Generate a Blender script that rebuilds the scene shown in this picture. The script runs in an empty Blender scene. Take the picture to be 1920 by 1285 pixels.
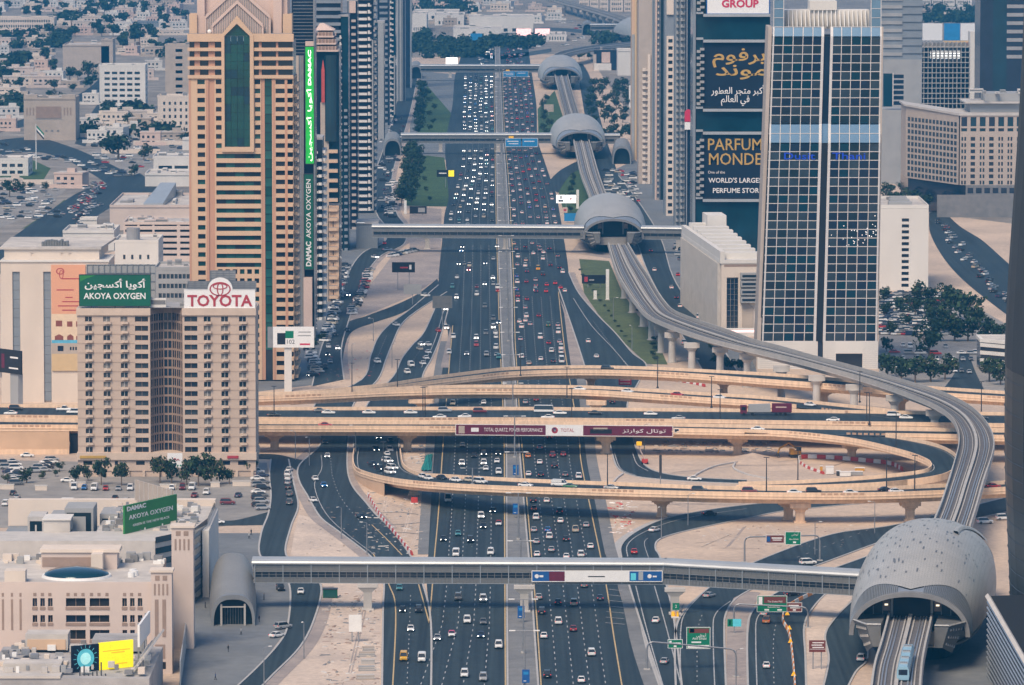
import bpy, bmesh, math, random
from mathutils import Vector, Matrix
from mathutils.geometry import tessellate_polygon
R = random.Random(7)
S = bpy.context.scene
C = S.collection

# ------------------------------------------------------------------ camera, light, exposure
F = 10500.0            # focal length in pixels of the 1920 px wide photograph (a long telephoto)
H = 205.0              # the camera looks down from a tower window
TH = math.atan((642.5 + 328) / F)
ct, st = math.cos(TH), math.sin(TH)
cd = bpy.data.cameras.new('camera'); cam = bpy.data.objects.new('camera', cd); C.objects.link(cam)
cam.location = (0, 0, H); cam.rotation_euler = (math.pi/2 - TH, 0, 0)
cd.sensor_width = 36; cd.lens = F/1920*36; cd.clip_start = 1; cd.clip_end = 30000
S.camera = cam
SUN_EL, SUN_AZ = math.radians(52), math.radians(205)     # behind the camera, to its left (azimuth from +Y, clockwise)
w = bpy.data.worlds.new('World'); S.world = w; w.use_nodes = True
nt = w.node_tree; bg = nt.nodes['Background']
sky = nt.nodes.new('ShaderNodeTexSky'); sky.sky_type = 'NISHITA'; sky.sun_disc = False
sky.sun_elevation = SUN_EL; sky.sun_rotation = SUN_AZ; sky.air_density = 1.0; sky.dust_density = .8; sky.ozone_density = 1.3
nt.links.new(sky.outputs[0], bg.inputs[0]); bg.inputs[1].default_value = 0.09
ld = bpy.data.lights.new('sun', 'SUN'); sun = bpy.data.objects.new('sun', ld); C.objects.link(sun)
ld.energy = 2.45; ld.angle = math.radians(28); ld.color = (1.0, 0.80, 0.58)
sd = Vector((math.sin(SUN_AZ)*math.cos(SUN_EL), math.cos(SUN_AZ)*math.cos(SUN_EL), math.sin(SUN_EL)))
sun.rotation_euler = sd.to_track_quat('Z', 'Y').to_euler(); sun.location = (-300, -200, 600)
S.view_settings.view_transform = 'Standard'; S.view_settings.look = 'None'
S.view_settings.exposure = 0.82; S.view_settings.gamma = 1; S.view_settings.use_curve_mapping = False
S.cycles.use_denoising = True
S.cycles.max_bounces = 5; S.cycles.diffuse_bounces = 3; S.cycles.glossy_bounces = 2; S.cycles.volume_bounces = 0
S.cycles.caustics_reflective = False; S.cycles.caustics_refractive = False

# ------------------------------------------------------------------ where a traced point stands in the world
def ray(px, py):
    u = (px-960)/F; v = (642.5-py)/F
    return Vector((u, ct+v*st, -st+v*ct))
def P(px, py, z=0.0):
    r = ray(px, py); t = (z-H)/r.z
    return Vector((r.x*t, r.y*t, z))
def PY(px, py, y):
    r = ray(px, py); t = y/r.y
    return Vector((r.x*t, y, H+r.z*t))
def proj(p):
    d = Vector(p)-Vector((0, 0, H)); f = d.y*ct - d.z*st; v = d.y*st + d.z*ct
    return 960+F*d.x/f, 642.5-F*v/f, F/f
def sc(py):                                           # pixels per metre on the ground at that row
    return proj(P(960, py))[2]

# ------------------------------------------------------------------ materials
MATS = {}
def mat(name, col, rough=.75, metal=0., amt=.12, scale=.6, bump=0., emit=None, estr=0., streak=0., spec=.4, detail=3, col2=None, big=None, wear=False, seam=0):
    m = bpy.data.materials.new(name); m.use_nodes = True; n = m.node_tree; N = n.nodes; L = n.links
    b = N['Principled BSDF']
    b.inputs['Roughness'].default_value = rough; b.inputs['Metallic'].default_value = metal
    b.inputs['Specular IOR Level'].default_value = spec
    tc = N.new('ShaderNodeTexCoord')
    nz = N.new('ShaderNodeTexNoise'); nz.inputs['Scale'].default_value = scale; nz.inputs['Detail'].default_value = detail
    mp = N.new('ShaderNodeMapping'); L.new(tc.outputs['Object'], mp.inputs[0]); L.new(mp.outputs[0], nz.inputs['Vector'])
    if streak: mp.inputs['Scale'].default_value = (1, 1, streak)
    rp = N.new('ShaderNodeValToRGB'); L.new(nz.outputs['Fac'], rp.inputs[0])
    c2 = col2 or col
    rp.color_ramp.elements[0].position = .3; rp.color_ramp.elements[1].position = .72
    rp.color_ramp.elements[0].color = tuple(max(0, c*(1-amt)) for c in c2)+(1,)
    rp.color_ramp.elements[1].color = tuple(min(1, c*(1+amt)) for c in col)+(1,)
    out = rp.outputs[0]
    if big:
        n2 = N.new('ShaderNodeTexNoise'); n2.inputs['Scale'].default_value = big; n2.inputs['Detail'].default_value = 4
        L.new(tc.outputs['Object'], n2.inputs['Vector'])
        r2 = N.new('ShaderNodeValToRGB'); L.new(n2.outputs['Fac'], r2.inputs[0])
        r2.color_ramp.elements[0].position = .35; r2.color_ramp.elements[1].position = .65
        r2.color_ramp.elements[0].color = (.84, .84, .85, 1); r2.color_ramp.elements[1].color = (1.1, 1.08, 1.05, 1)
        mx = N.new('ShaderNodeMix'); mx.data_type = 'RGBA'; mx.blend_type = 'MULTIPLY'; mx.inputs[0].default_value = 1
        L.new(out, mx.inputs[6]); L.new(r2.outputs[0], mx.inputs[7]); out = mx.outputs[2]
    if wear:                                            # tyre tracks, patches and stains drawn out along the driving direction
        m3 = N.new('ShaderNodeMapping'); m3.inputs['Scale'].default_value = (.85, .006, 1); L.new(tc.outputs['Object'], m3.inputs[0])
        n3 = N.new('ShaderNodeTexNoise'); n3.inputs['Scale'].default_value = 1; n3.inputs['Detail'].default_value = 3; L.new(m3.outputs[0], n3.inputs['Vector'])
        r3 = N.new('ShaderNodeValToRGB'); L.new(n3.outputs['Fac'], r3.inputs[0]); r3.color_ramp.elements[0].position = .3; r3.color_ramp.elements[1].position = .7
        r3.color_ramp.elements[0].color = (.62, .63, .65, 1); r3.color_ramp.elements[1].color = (1.42, 1.38, 1.32, 1)
        x3 = N.new('ShaderNodeMix'); x3.data_type = 'RGBA'; x3.blend_type = 'MULTIPLY'; x3.inputs[0].default_value = 1; L.new(out, x3.inputs[6]); L.new(r3.outputs[0], x3.inputs[7]); out = x3.outputs[2]
    if seam:                                            # joints between cladding panels
        wv = N.new('ShaderNodeTexBrick'); wv.inputs['Scale'].default_value = seam; wv.inputs['Mortar Size'].default_value = .03; wv.inputs['Color1'].default_value = (1, 1, 1, 1); wv.inputs['Color2'].default_value = (.93, .94, .95, 1); wv.inputs['Mortar'].default_value = (.7, .71, .72, 1)
        L.new(tc.outputs['Object'], wv.inputs['Vector'])
        x4 = N.new('ShaderNodeMix'); x4.data_type = 'RGBA'; x4.blend_type = 'MULTIPLY'; x4.inputs[0].default_value = 1; L.new(out, x4.inputs[6]); L.new(wv.outputs[0], x4.inputs[7]); out = x4.outputs[2]
    L.new(out, b.inputs['Base Color'])
    if bump:
        bp = N.new('ShaderNodeBump'); bp.inputs['Strength'].default_value = bump; bp.inputs['Distance'].default_value = .2
        L.new(nz.outputs['Fac'], bp.inputs['Height']); L.new(bp.outputs[0], b.inputs['Normal'])
    if emit:
        b.inputs['Emission Color'].default_value = tuple(emit)+(1,); b.inputs['Emission Strength'].default_value = estr
    MATS[name] = m
    return m
# ground
mat('sand', (.57, .45, .35), .95, amt=.08, scale=.5, bump=.2, detail=9, col2=(.49, .39, .315), big=.022)
mat('pale_sand', (.60, .50, .42), .95, amt=.09, scale=.6, bump=.25, detail=9, col2=(.52, .43, .365), big=.05)
mat('city_ground', (.25, .23, .21), .95, amt=.35, scale=.05, detail=8, big=.008)
mat('asphalt', (.025, .040, .050), .72, amt=.16, scale=.5, detail=5, spec=.3, big=.02, wear=True)
mat('asphalt_pale', (.06, .078, .09), .8, amt=.12, scale=.4, detail=5, big=.02)
mat('asphalt_lot', (.27, .258, .245), .85, amt=.16, scale=.2, detail=6, big=.03)
mat('paving', (.33, .285, .265), .85, amt=.12, scale=.4, detail=4, big=.05)
mat('paving_grey', (.165, .18, .195), .8, amt=.12, scale=.3, detail=4, big=.04)
mat('kerb', (.40, .395, .39), .85, amt=.1, scale=.8)
mat('grass', (.045, .092, .028), .95, amt=.3, scale=.4, detail=6, bump=.4, big=.05)
mat('dry_grass', (.085, .115, .045), .95, amt=.3, scale=.3, detail=6, bump=.4, big=.05)
mat('white_line', (.36, .37, .38), .7, amt=.45, scale=1.5)
mat('yellow_line', (.50, .37, .19), .7, amt=.2, scale=1.5)
mat('median_concrete', (.19, .195, .20), .85, amt=.15, scale=.3, detail=5, big=.05)
# concrete, stone, paint
mat('beige_concrete', (.76, .55, .385), .85, amt=.15, scale=.9, streak=.14, detail=6)
mat('beige_panel', (.50, .32, .215), .85, amt=.12, scale=.5)
mat('beige_wall', (.58, .40, .27), .88, amt=.1, scale=.15, detail=5)
mat('grey_concrete', (.40, .385, .365), .85, amt=.1, scale=.3, streak=.35, detail=5)
mat('pale_concrete', (.50, .475, .45), .82, amt=.1, scale=.3, detail=5)
mat('dark_concrete', (.20, .20, .205), .85, amt=.15, scale=.3, detail=5)
mat('track_bed', (.125, .12, .125), .9, amt=.2, scale=.8)
mat('rail_steel', (.36, .37, .39), .45, .6, amt=.1)
mat('shell', (.44, .435, .42), .45, .12, amt=.07, scale=.12, detail=4, seam=.35)
mat('shell_pod', (.27, .27, .265), .5, .1, amt=.06, scale=.12, seam=.5)
mat('shell_dark', (.25, .26, .27), .45, .3, amt=.1, scale=.2)
mat('slot', (.17, .175, .18), .4, .3)
mat('roof_metal', (.42, .445, .465), .4, .3, amt=.08, scale=.1)
mat('grid_metal', (.20, .205, .205), .5, .4, amt=.12, scale=.5)
mat('fin_metal', (.36, .39, .42), .4, .5, amt=.1)
mat('steel', (.30, .31, .33), .45, .5, amt=.1)
mat('dark_steel', (.055, .058, .065), .5, .3, amt=.1)
mat('white_paint', (.76, .75, .73), .55, amt=.06, scale=.3)
mat('cream_wall', (.66, .57, .49), .8, amt=.07, scale=.12, streak=.3, detail=5)
mat('apartment_wall', (.52, .41, .335), .82, amt=.08, scale=.15, streak=.3, detail=5)
mat('apartment_trim', (.57, .455, .37), .82, amt=.08, scale=.3)
mat('tan_wall', (.60, .42, .285), .75, amt=.06, scale=.15, streak=.3)
mat('pink_wall', (.50, .285, .195), .75, amt=.07, scale=.15, streak=.3)
mat('pale_pink', (.60, .46, .40), .8, amt=.06, scale=.12)
mat('mall_wall', (.58, .485, .435), .82, amt=.07, scale=.12, detail=5)
mat('mall_brown', (.30, .22, .18), .8, amt=.1)
mat('white_wall', (.66, .635, .60), .75, amt=.06, scale=.1, streak=.3, detail=5)
mat('roof_pale', (.52, .49, .46), .9, amt=.14, scale=.2, detail=6, big=.06)
mat('roof_grey', (.36, .355, .36), .9, amt=.16, scale=.2, detail=6, big=.06)
mat('sandstone', (.43, .365, .31), .85, amt=.09, scale=.15)
mat('grey_wall', (.33, .335, .34), .75, amt=.08, scale=.15)
mat('bluegrey_wall', (.22, .25, .285), .6, amt=.1, scale=.15)
mat('hotel_wall', (.44, .38, .335), .8, amt=.07, scale=.2)
mat('glass_dark', (.018, .026, .036), .12, .0, amt=.3, scale=.12, spec=.6)
mat('glass_grey', (.032, .048, .062), .14, .0, amt=.35, scale=.2, spec=.6)
mat('glass_pale', (.20, .19, .18), .35, .0, amt=.35, scale=.4)
mat('glass_green', (.006, .06, .052), .14, .0, amt=.3, scale=.12, spec=.6)
mat('glass_green2', (.02, .10, .088), .14, .0, amt=.3, scale=.2, spec=.6)
mat('glass_teal', (.006, .038, .058), .12, .1, amt=.3, scale=.1, spec=.6)
mat('glass_blue', (.16, .27, .38), .2, .25, amt=.12, scale=.15, spec=.6)
mat('glass_navy', (.012, .022, .042), .12, .0, amt=.3, scale=.15, spec=.6)
mat('glass_night', (.010, .022, .028), .35, .0, amt=.35, scale=.25, spec=.25)
mat('glass_smoke', (.014, .018, .022), .5, amt=.3, scale=.15, spec=.25)
mat('glass_lit', (.5, .45, .35), .4, emit=(1, .85, .6), estr=1.0)
mat('dark_void', (.012, .013, .015), .9)
mat('mullion', (.60, .585, .575), .5, .1, amt=.06)
mat('brown_frame', (.34, .25, .20), .7, amt=.1)
# signs
mat('sign_green', (.0, .17, .085), .5, amt=.06)
mat('board_green', (.003, .10, .052), .55, amt=.12, scale=.08)
mat('board_green2', (.025, .20, .045), .55, amt=.15, scale=.1)
mat('sign_blue', (.01, .09, .30), .5, amt=.08)
mat('sign_skyblue', (.02, .22, .50), .5, amt=.15, scale=.3)
mat('sign_brown', (.16, .04, .03), .5, amt=.08)
mat('sign_white', (.78, .78, .78), .5, amt=.03)
mat('sign_black', (.012, .013, .018), .4, amt=.2, scale=.1)
mat('sign_navy', (.010, .018, .034), .7, amt=.2, scale=.06, spec=.15)
mat('sign_maroon', (.13, .012, .035), .5, amt=.12)
mat('brand_red', (.40, .045, .06), .5, amt=.04)
mat('brand_crimson', (.55, .02, .07), .5, amt=.04)
mat('gold', (.60, .38, .10), .4, .3, amt=.15, scale=.4)
mat('poster_orange', (.72, .36, .22), .65, amt=.05, scale=.05)
mat('poster_sand', (.60, .44, .25), .65, amt=.05)
mat('poster_cream', (.72, .56, .40), .65, amt=.05)
mat('poster_brown', (.24, .07, .05), .65)
mat('poster_sky', (.12, .42, .60), .6)
mat('lit_yellow', (.85, .72, .02), .5, emit=(1, .75, .0), estr=.4)
mat('lit_orange', (.9, .5, .02), .5, emit=(1, .45, .0), estr=.15)
mat('lit_green', (.02, .42, .05), .5, emit=(.02, .55, .04), estr=.2, amt=.3, scale=.3)
mat('lit_white', (.8, .8, .8), .5, emit=(1, .97, .9), estr=1.1)
mat('lit_cyan', (.1, .5, .6), .5, emit=(.12, .55, .62), estr=.12)
mat('lit_ice', (.3, .6, .6), .5, emit=(.5, .9, .85), estr=.3)
mat('lit_blue', (.005, .04, .4), .5, emit=(.0, .05, .6), estr=.16)
mat('lit_red', (.7, .1, .1), .5, emit=(1, .12, .12), estr=.8)
mat('lit_pink', (.8, .5, .5), .5, emit=(1, .55, .5), estr=.9)
mat('lamp_white', (1, 1, 1), .5, emit=(1, .93, .82), estr=7)
mat('lamp_red', (.6, .02, .02), .4, emit=(1, .05, .04), estr=.55)
mat('lamp_clear', (.55, .56, .58), .3)
mat('tower_red', (.45, .07, .06), .5)
mat('net_teal', (.01, .20, .18), .7)
mat('orange_plastic', (.75, .25, .02), .5)
mat('red_plastic', (.50, .05, .04), .5)
mat('white_plastic', (.72, .70, .68), .5)
mat('machine_yellow', (.60, .30, .03), .5)
mat('train_blue', (.26, .43, .54), .35, amt=.08)
mat('trunk', (.16, .12, .09), .9)
mat('leaf_dark', (.020, .042, .024), .8, amt=.45, scale=.6, spec=.2)
mat('leaf_mid', (.036, .062, .026), .8, amt=.45, scale=.6, spec=.2)
mat('leaf_olive', (.062, .072, .030), .8, amt=.4, scale=.6, spec=.2)
mat('leaf_palm', (.045, .060, .032), .8, amt=.4, scale=.6, spec=.2)
for n_, c_ in dict(white=(.74, .74, .73), silver=(.38, .39, .40), grey=(.15, .155, .16), black=(.014, .015, .018), red=(.42, .03, .03), blue=(.03, .16, .42), navy=(.02, .035, .08),
                   teal=(.06, .22, .25), beige=(.48, .42, .33), maroon=(.16, .02, .03), orange=(.55, .20, .05), yellow=(.65, .36, .03), pink=(.62, .10, .22), green=(.03, .16, .08)).items():
    mat('car_'+n_, c_, .3, .15 if n_ in ('silver', 'grey') else 0, amt=.02, spec=.5)
mat('car_glass', (.02, .026, .032), .1, amt=.1, spec=.6)
mat('tyre', (.012, .012, .013), .85)
mat('cloth_dark', (.03, .03, .035), .9); mat('cloth_white', (.6, .6, .58), .9); mat('skin', (.35, .22, .15), .7)
mat('cloth_blue', (.03, .07, .2), .9); mat('cloth_orange', (.55, .12, .03), .9)

# ------------------------------------------------------------------ mesh helpers
class MB:
    def __init__(s): s.v = []; s.f = []; s.m = []; s.k = []
    def mi(s, m):
        if m not in s.k: s.k.append(m)
        return s.k.index(m)
    def poly(s, pts, m):
        i = len(s.v); s.v += [tuple(p) for p in pts]; s.f.append(tuple(range(i, i+len(pts)))); s.m.append(s.mi(m))
    def box(s, x0, x1, y0, y1, z0, z1, m, T=None):
        p = [(x0,y0,z0),(x1,y0,z0),(x1,y1,z0),(x0,y1,z0),(x0,y0,z1),(x1,y0,z1),(x1,y1,z1),(x0,y1,z1)]
        if T: p = [T(*q) for q in p]
        i = len(s.v); s.v += [tuple(q) for q in p]; k = s.mi(m)
        for f in ((0,3,2,1),(4,5,6,7),(0,1,5,4),(1,2,6,5),(2,3,7,6),(3,0,4,7)):
            s.f.append(tuple(i+a for a in f)); s.m.append(k)
    def hexa(s, b, t, m):                               # prism between two loops of equal length
        n = len(b); i = len(s.v); s.v += [tuple(q) for q in b]+[tuple(q) for q in t]; k = s.mi(m)
        for a in range(n):
            c = (a+1) % n; s.f.append((i+a, i+c, i+n+c, i+n+a)); s.m.append(k)
        s.f.append(tuple(i+a for a in range(n-1, -1, -1))); s.f.append(tuple(i+n+a for a in range(n))); s.m += [k, k]
    def prism(s, xy, z0, z1, m): s.hexa([(x, y, z0) for x, y in xy], [(x, y, z1) for x, y in xy], m)
    def cyl(s, c, r0, r1, h, m, n=8):
        x, y, z = c
        q = [(math.cos(a*2*math.pi/n), math.sin(a*2*math.pi/n)) for a in range(n)]
        s.hexa([(x+r0*u, y+r0*v, z) for u, v in q], [(x+r1*u, y+r1*v, z+h) for u, v in q], m)
    def bar(s, a, b, r, m, n=4):
        a = Vector(a); b = Vector(b); d = (b-a).normalized(); u = d.orthogonal().normalized(); v = d.cross(u)
        q = [math.cos(k*2*math.pi/n+.785)*u*r + math.sin(k*2*math.pi/n+.785)*v*r for k in range(n)]
        s.hexa([a+e for e in q], [b+e for e in q], m)
    def grid(s, rows, m, close=False):                  # rows of points joined to quads
        i = len(s.v); n = len(rows[0]); k = s.mi(m)
        for r in rows: s.v += [tuple(p) for p in r]
        for a in range(len(rows)-1):
            for b in range(n if close else n-1):
                c = (b+1) % n
                s.f.append((i+a*n+b, i+a*n+c, i+(a+1)*n+c, i+(a+1)*n+b)); s.m.append(k)
    def ellip(s, c, r, m, n=8, k=5):
        s.grid([[(c[0]+r[0]*math.cos(b*2*math.pi/n)*math.sin(a*math.pi/k), c[1]+r[1]*math.sin(b*2*math.pi/n)*math.sin(a*math.pi/k), c[2]+r[2]*math.cos(a*math.pi/k)) for b in range(n)] for a in range(k+1)], m, True)
    def add(s, o, T):                                   # append another MB through a transform
        i = len(s.v); s.v += [tuple(T(*q)) for q in o.v]
        ks = [s.mi(m) for m in o.k]
        s.f += [tuple(i+a for a in f) for f in o.f]; s.m += [ks[a] for a in o.m]
    def mesh(s, name, smooth=False):
        me = bpy.data.meshes.new(name); me.from_pydata(s.v, [], s.f)
        for m in s.k: me.materials.append(MATS[m])
        me.polygons.foreach_set('material_index', s.m)
        if smooth: me.polygons.foreach_set('use_smooth', [True]*len(s.f))
        me.update(); return me
    def obj(s, name, parent=None, smooth=False, loc=None, label=None, kind=None):
        return place(name, s.mesh(name, smooth), parent, loc, label=label, kind=kind)
def place(name, me, parent=None, loc=None, rz=0., label=None, kind=None):
    o = bpy.data.objects.new(name, me); C.objects.link(o)
    if parent: o.parent = parent
    if loc is not None: o.location = loc
    if rz: o.rotation_euler = (0, 0, rz)
    if label: o['label'] = label
    if kind: o['kind'] = kind
    return o
def pb(name, par, *a):
    b = MB(); b.box(*a); return b.obj(name, par)
def tag(o, label, cat, group=None):
    o['label'] = label; o['category'] = cat
    if group: o['group'] = group
    return o
def thing(name, label, cat, loc=(0, 0, 0), rz=0., group=None):
    return tag(place(name, None, None, loc, rz), label, cat, group)
def copy_tree(o, loc=None, rz=None, label=None, parent=None):
    c = o.copy(); C.objects.link(c)
    if parent: c.parent = parent
    if loc is not None: c.location = loc
    if rz is not None: c.rotation_euler = (0, 0, rz)
    if label: c['label'] = label
    for ch in KIDS(o): copy_tree(ch, parent=c)
    return c
_kids = {}
def KIDS(o):
    if o.name not in _kids: _kids[o.name] = list(o.children)
    return _kids[o.name]
ORD = ['', 'first', 'second', 'third', 'fourth', 'fifth', 'sixth', 'seventh', 'eighth', 'ninth', 'tenth', 'eleventh', 'twelfth', 'thirteenth', 'fourteenth', 'fifteenth', 'sixteenth', 'seventeenth', 'eighteenth', 'nineteenth', 'twentieth']
def nth(i):
    if i < len(ORD): return ORD[i]
    t = ['', '', 'twenty', 'thirty', 'forty', 'fifty', 'sixty', 'seventy', 'eighty', 'ninety'][i//10]
    return t+'-'+ORD[i % 10] if i % 10 else t[:-1]+'ieth'

# splines through traced points (tuples of any length)
def spl(pts, n=8):
    out = []; k = len(pts)
    for i in range(k-1):
        p0 = pts[max(i-1, 0)]; p1 = pts[i]; p2 = pts[i+1]; p3 = pts[min(i+2, k-1)]
        for j in range(n):
            t = j/n; a = []
            for c in range(len(p1)):
                a.append(.5*((2*p1[c])+(-p0[c]+p2[c])*t+(2*p0[c]-5*p1[c]+4*p2[c]-p3[c])*t*t+(-p0[c]+3*p1[c]-3*p2[c]+p3[c])*t**3))
            out.append(tuple(a))
    out.append(tuple(pts[-1])); return out
def resample(pts, n):
    L = [0]
    for a, b in zip(pts, pts[1:]): L.append(L[-1]+(Vector(b)-Vector(a)).length)
    out = []; j = 0
    for i in range(n):
        t = L[-1]*i/(n-1)
        while j < len(L)-2 and L[j+1] < t: j += 1
        f = (t-L[j])/max(L[j+1]-L[j], 1e-9); out.append(Vector(pts[j]).lerp(Vector(pts[j+1]), min(max(f, 0), 1)))
    return out
def G(pts, n=6, z=0.): return [P(a, b, z) for a, b in (spl(pts, n) if n else pts)]
def structure(name, mb, label=None, smooth=False):
    o = mb.obj(name, smooth=smooth); o['kind'] = 'structure'
    return o
def flatpoly(mb, pts, z, m):
    t = tessellate_polygon([[Vector((p[0], p[1], 0)) for p in pts]])
    i = len(mb.v); mb.v += [(p[0], p[1], z) for p in pts]; k = mb.mi(m)
    for a, b, c in t:
        A, B, D = pts[a], pts[b], pts[c]
        cr = (B[0]-A[0])*(D[1]-A[1])-(B[1]-A[1])*(D[0]-A[0])
        mb.f.append((i+a, i+b, i+c) if cr > 0 else (i+a, i+c, i+b)); mb.m.append(k)
def area(name, pts, z, m, n=0):
    mb = MB(); flatpoly(mb, G(pts, n), z, m); return structure(name, mb)
def strip(mb, A, B, z, m, n=60):
    A = resample(A, n); B = resample(B, n)
    mb.grid([[(*a.xy, z), (*b.xy, z)] for a, b in zip(A, B)], m)
def road(name, Lp, Rp, z, m='asphalt', n=6, k=70):
    mb = MB(); strip(mb, G(Lp, n), G(Rp, n), z, m, k); return structure(name, mb)
def line(mb, pts, w_, z, m, dash=None):
    pts = [Vector((p[0], p[1], 0)) for p in pts]
    L = [0]
    for a, b in zip(pts, pts[1:]): L.append(L[-1]+(b-a).length)
    def at(t):
        for j in range(len(L)-1):
            if t <= L[j+1] or j == len(L)-2:
                f = (t-L[j])/max(L[j+1]-L[j], 1e-9); d = (pts[j+1]-pts[j]).normalized()
                return pts[j].lerp(pts[j+1], f), Vector((-d.y, d.x, 0))
    if dash:
        on, per = dash; t = R.random()*per
        while t+on < L[-1]:
            a, na = at(t); b, nb = at(t+on); h = w_/2
            mb.poly([(*(a-na*h).xy, z), (*(b-nb*h).xy, z), (*(b+nb*h).xy, z), (*(a+na*h).xy, z)][::1], m)
            t += per
    else:
        rows = []
        for j, p in enumerate(pts):
            d = (pts[min(j+1, len(pts)-1)]-pts[max(j-1, 0)]).normalized(); nn = Vector((-d.y, d.x, 0))*w_/2
            rows.append([(*(p-nn).xy, z), (*(p+nn).xy, z)])
        mb.grid(rows, m)
def wallpath(mb, pts, w_, z0, z1, m):                   # an upright band of thickness w_ along a path
    rows = []
    for j, p in enumerate(pts):
        d = (pts[min(j+1, len(pts)-1)]-pts[max(j-1, 0)]); d = Vector((d.x, d.y, 0)).normalized(); nn = Vector((-d.y, d.x, 0))*w_/2
        b = p.z if len(p) > 2 else 0
        a, c = Vector((p.x, p.y, b))-nn, Vector((p.x, p.y, b))+nn
        rows.append([(a.x, a.y, b+z0), (c.x, c.y, b+z0), (c.x, c.y, b+z1), (a.x, a.y, b+z1)])
    mb.grid(rows, m, True); mb.poly(rows[0][::-1], m); mb.poly(rows[-1], m)

# lettering
_AR = {'ا':0xFE8D,'أ':0xFE83,'ب':0xFE8F,'ت':0xFE95,'ج':0xFE9D,'ح':0xFEA1,'د':0xFEA9,'ر':0xFEAD,'ز':0xFEAF,'س':0xFEB1,'ط':0xFEC1,'ظ':0xFEC5,'ع':0xFEC9,'ف':0xFED1,'ق':0xFED5,'ك':0xFED9,'ل':0xFEDD,'م':0xFEE1,'ن':0xFEE5,'ه':0xFEE9,'و':0xFEED,'ي':0xFEF1}
_NJ = set('اأدرزو')
def arab(s_):
    out = []
    for i, c in enumerate(s_):
        if c not in _AR: out.append(c); continue
        pj = i > 0 and s_[i-1] in _AR and s_[i-1] not in _NJ
        nj = c not in _NJ and i+1 < len(s_) and s_[i+1] in _AR
        out.append(chr(_AR[c]+(3 if pj and nj else 2 if nj else 1 if pj else 0)))
    return ''.join(reversed(out))
def text(parent, s_, size, loc, m, rot=(math.pi/2, 0, 0), width=None, bold=0.0, name='lettering', stretch=None):
    cu = bpy.data.curves.new('lettering', 'FONT'); cu.body = s_; cu.size = size; cu.align_x = 'CENTER'; cu.align_y = 'CENTER'
    cu.extrude = .03; cu.offset = bold; cu.resolution_u = 2
    o = bpy.data.objects.new('lettering', cu)
    me = bpy.data.meshes.new_from_object(o); me.materials.clear(); me.materials.append(MATS[m]); me.name = name
    bpy.data.objects.remove(o)
    xs = [v.co.x for v in me.vertices] or [0, 1]
    o = place(name, me, parent, loc); o.rotation_euler = rot
    k = 1.
    if width: k = width/max(max(xs)-min(xs), .01)
    o.scale = (k, stretch or 1, 1)
    return o
# ------------------------------------------------------------------ ground, roads, markings
g = MB(); g.poly([(-4200, 500, 0), (4200, 500, 0), (6500, 15000, 0), (-6500, 15000, 0)], 'sand'); structure('ground', g)
area('city_ground', [(-400, 480), (-400, -180), (2400, -180), (2300, 400), (1900, 420), (1740, 400), (1660, 330), (1240, 300), (1100, 100), (700, 110), (600, 300), (420, 420), (100, 500)], .02, 'city_ground')
area('pavement', [(480, 735), (590, 722), (640, 600), (690, 500), (720, 470), (720, 410), (700, 330), (735, 260), (760, 150), (700, 130), (560, 330), (470, 560)], .03, 'paving_grey')
area('forecourt', [(735, 480), (768, 470), (768, 388), (828, 392), (826, 520), (770, 556), (650, 606), (690, 540)], .035, 'paving')
area('forecourt', [(766, 300), (850, 300), (868, 140), (790, 135), (770, 200)], .035, 'paving_grey')
area('station_plaza', [(330, 1310), (392, 1000), (490, 1000), (535, 1050), (545, 1120), (540, 1180), (440, 1310)], .03, 'paving_grey')
area('parking_lot', [(-40, 862), (150, 866), (500, 868), (512, 930), (505, 975), (396, 990), (-40, 990)], .03, 'asphalt_lot')
area('parking_lot', [(1648, 560), (1700, 548), (1780, 548), (1890, 610), (1890, 750), (1700, 720), (1648, 705)], .03, 'asphalt_lot')
area('parking_lot', [(120, 300), (330, 235), (360, 290), (250, 330)], .035, 'asphalt_lot')
area('parking_lot', [(-30, 350), (60, 335), (150, 335), (70, 400), (-30, 440)], .035, 'asphalt_lot')
area('pavement', [(1130, 330), (1190, 300), (1330, 420), (1420, 700), (1330, 700), (1250, 560), (1200, 450)], .03, 'paving_grey')
area('station_apron', [(1700, 1310), (1620, 1190), (1660, 1120), (1850, 1120), (1930, 1240), (1930, 1310)], .03, 'paving_grey')
area('station_apron', [(1070, 474), (1085, 455), (1210, 455), (1225, 474), (1150, 486)], .03, 'paving')
# lawns
area('lawn', [(757, 386), (849, 388), (838, 330), (833, 296), (800, 292), (772, 300)], .05, 'grass')
area('lawn', [(783, 250), (838, 250), (848, 215), (800, 160), (795, 185)], .05, 'grass')
area('lawn', [(1086, 486), (1142, 490), (1165, 545), (1195, 590), (1225, 625), (1252, 684), (1213, 683), (1167, 640), (1122, 590), (1095, 550)], .066, 'dry_grass')
area('lawn', [(1064, 324), (1088, 312), (1106, 352), (1118, 380), (1082, 398), (1060, 412), (1046, 356)], .05, 'grass')
area('lawn', [(1010, 268), (1008, 205), (1040, 170), (1062, 240), (1046, 262)], .05, 'grass')
area('lawn', [(96, 395), (120, 375), (135, 378), (60, 425), (40, 430)], .05, 'dry_grass')
area('lawn', [(0, 312), (60, 300), (95, 316), (80, 340), (0, 345)], .05, 'grass')

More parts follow.
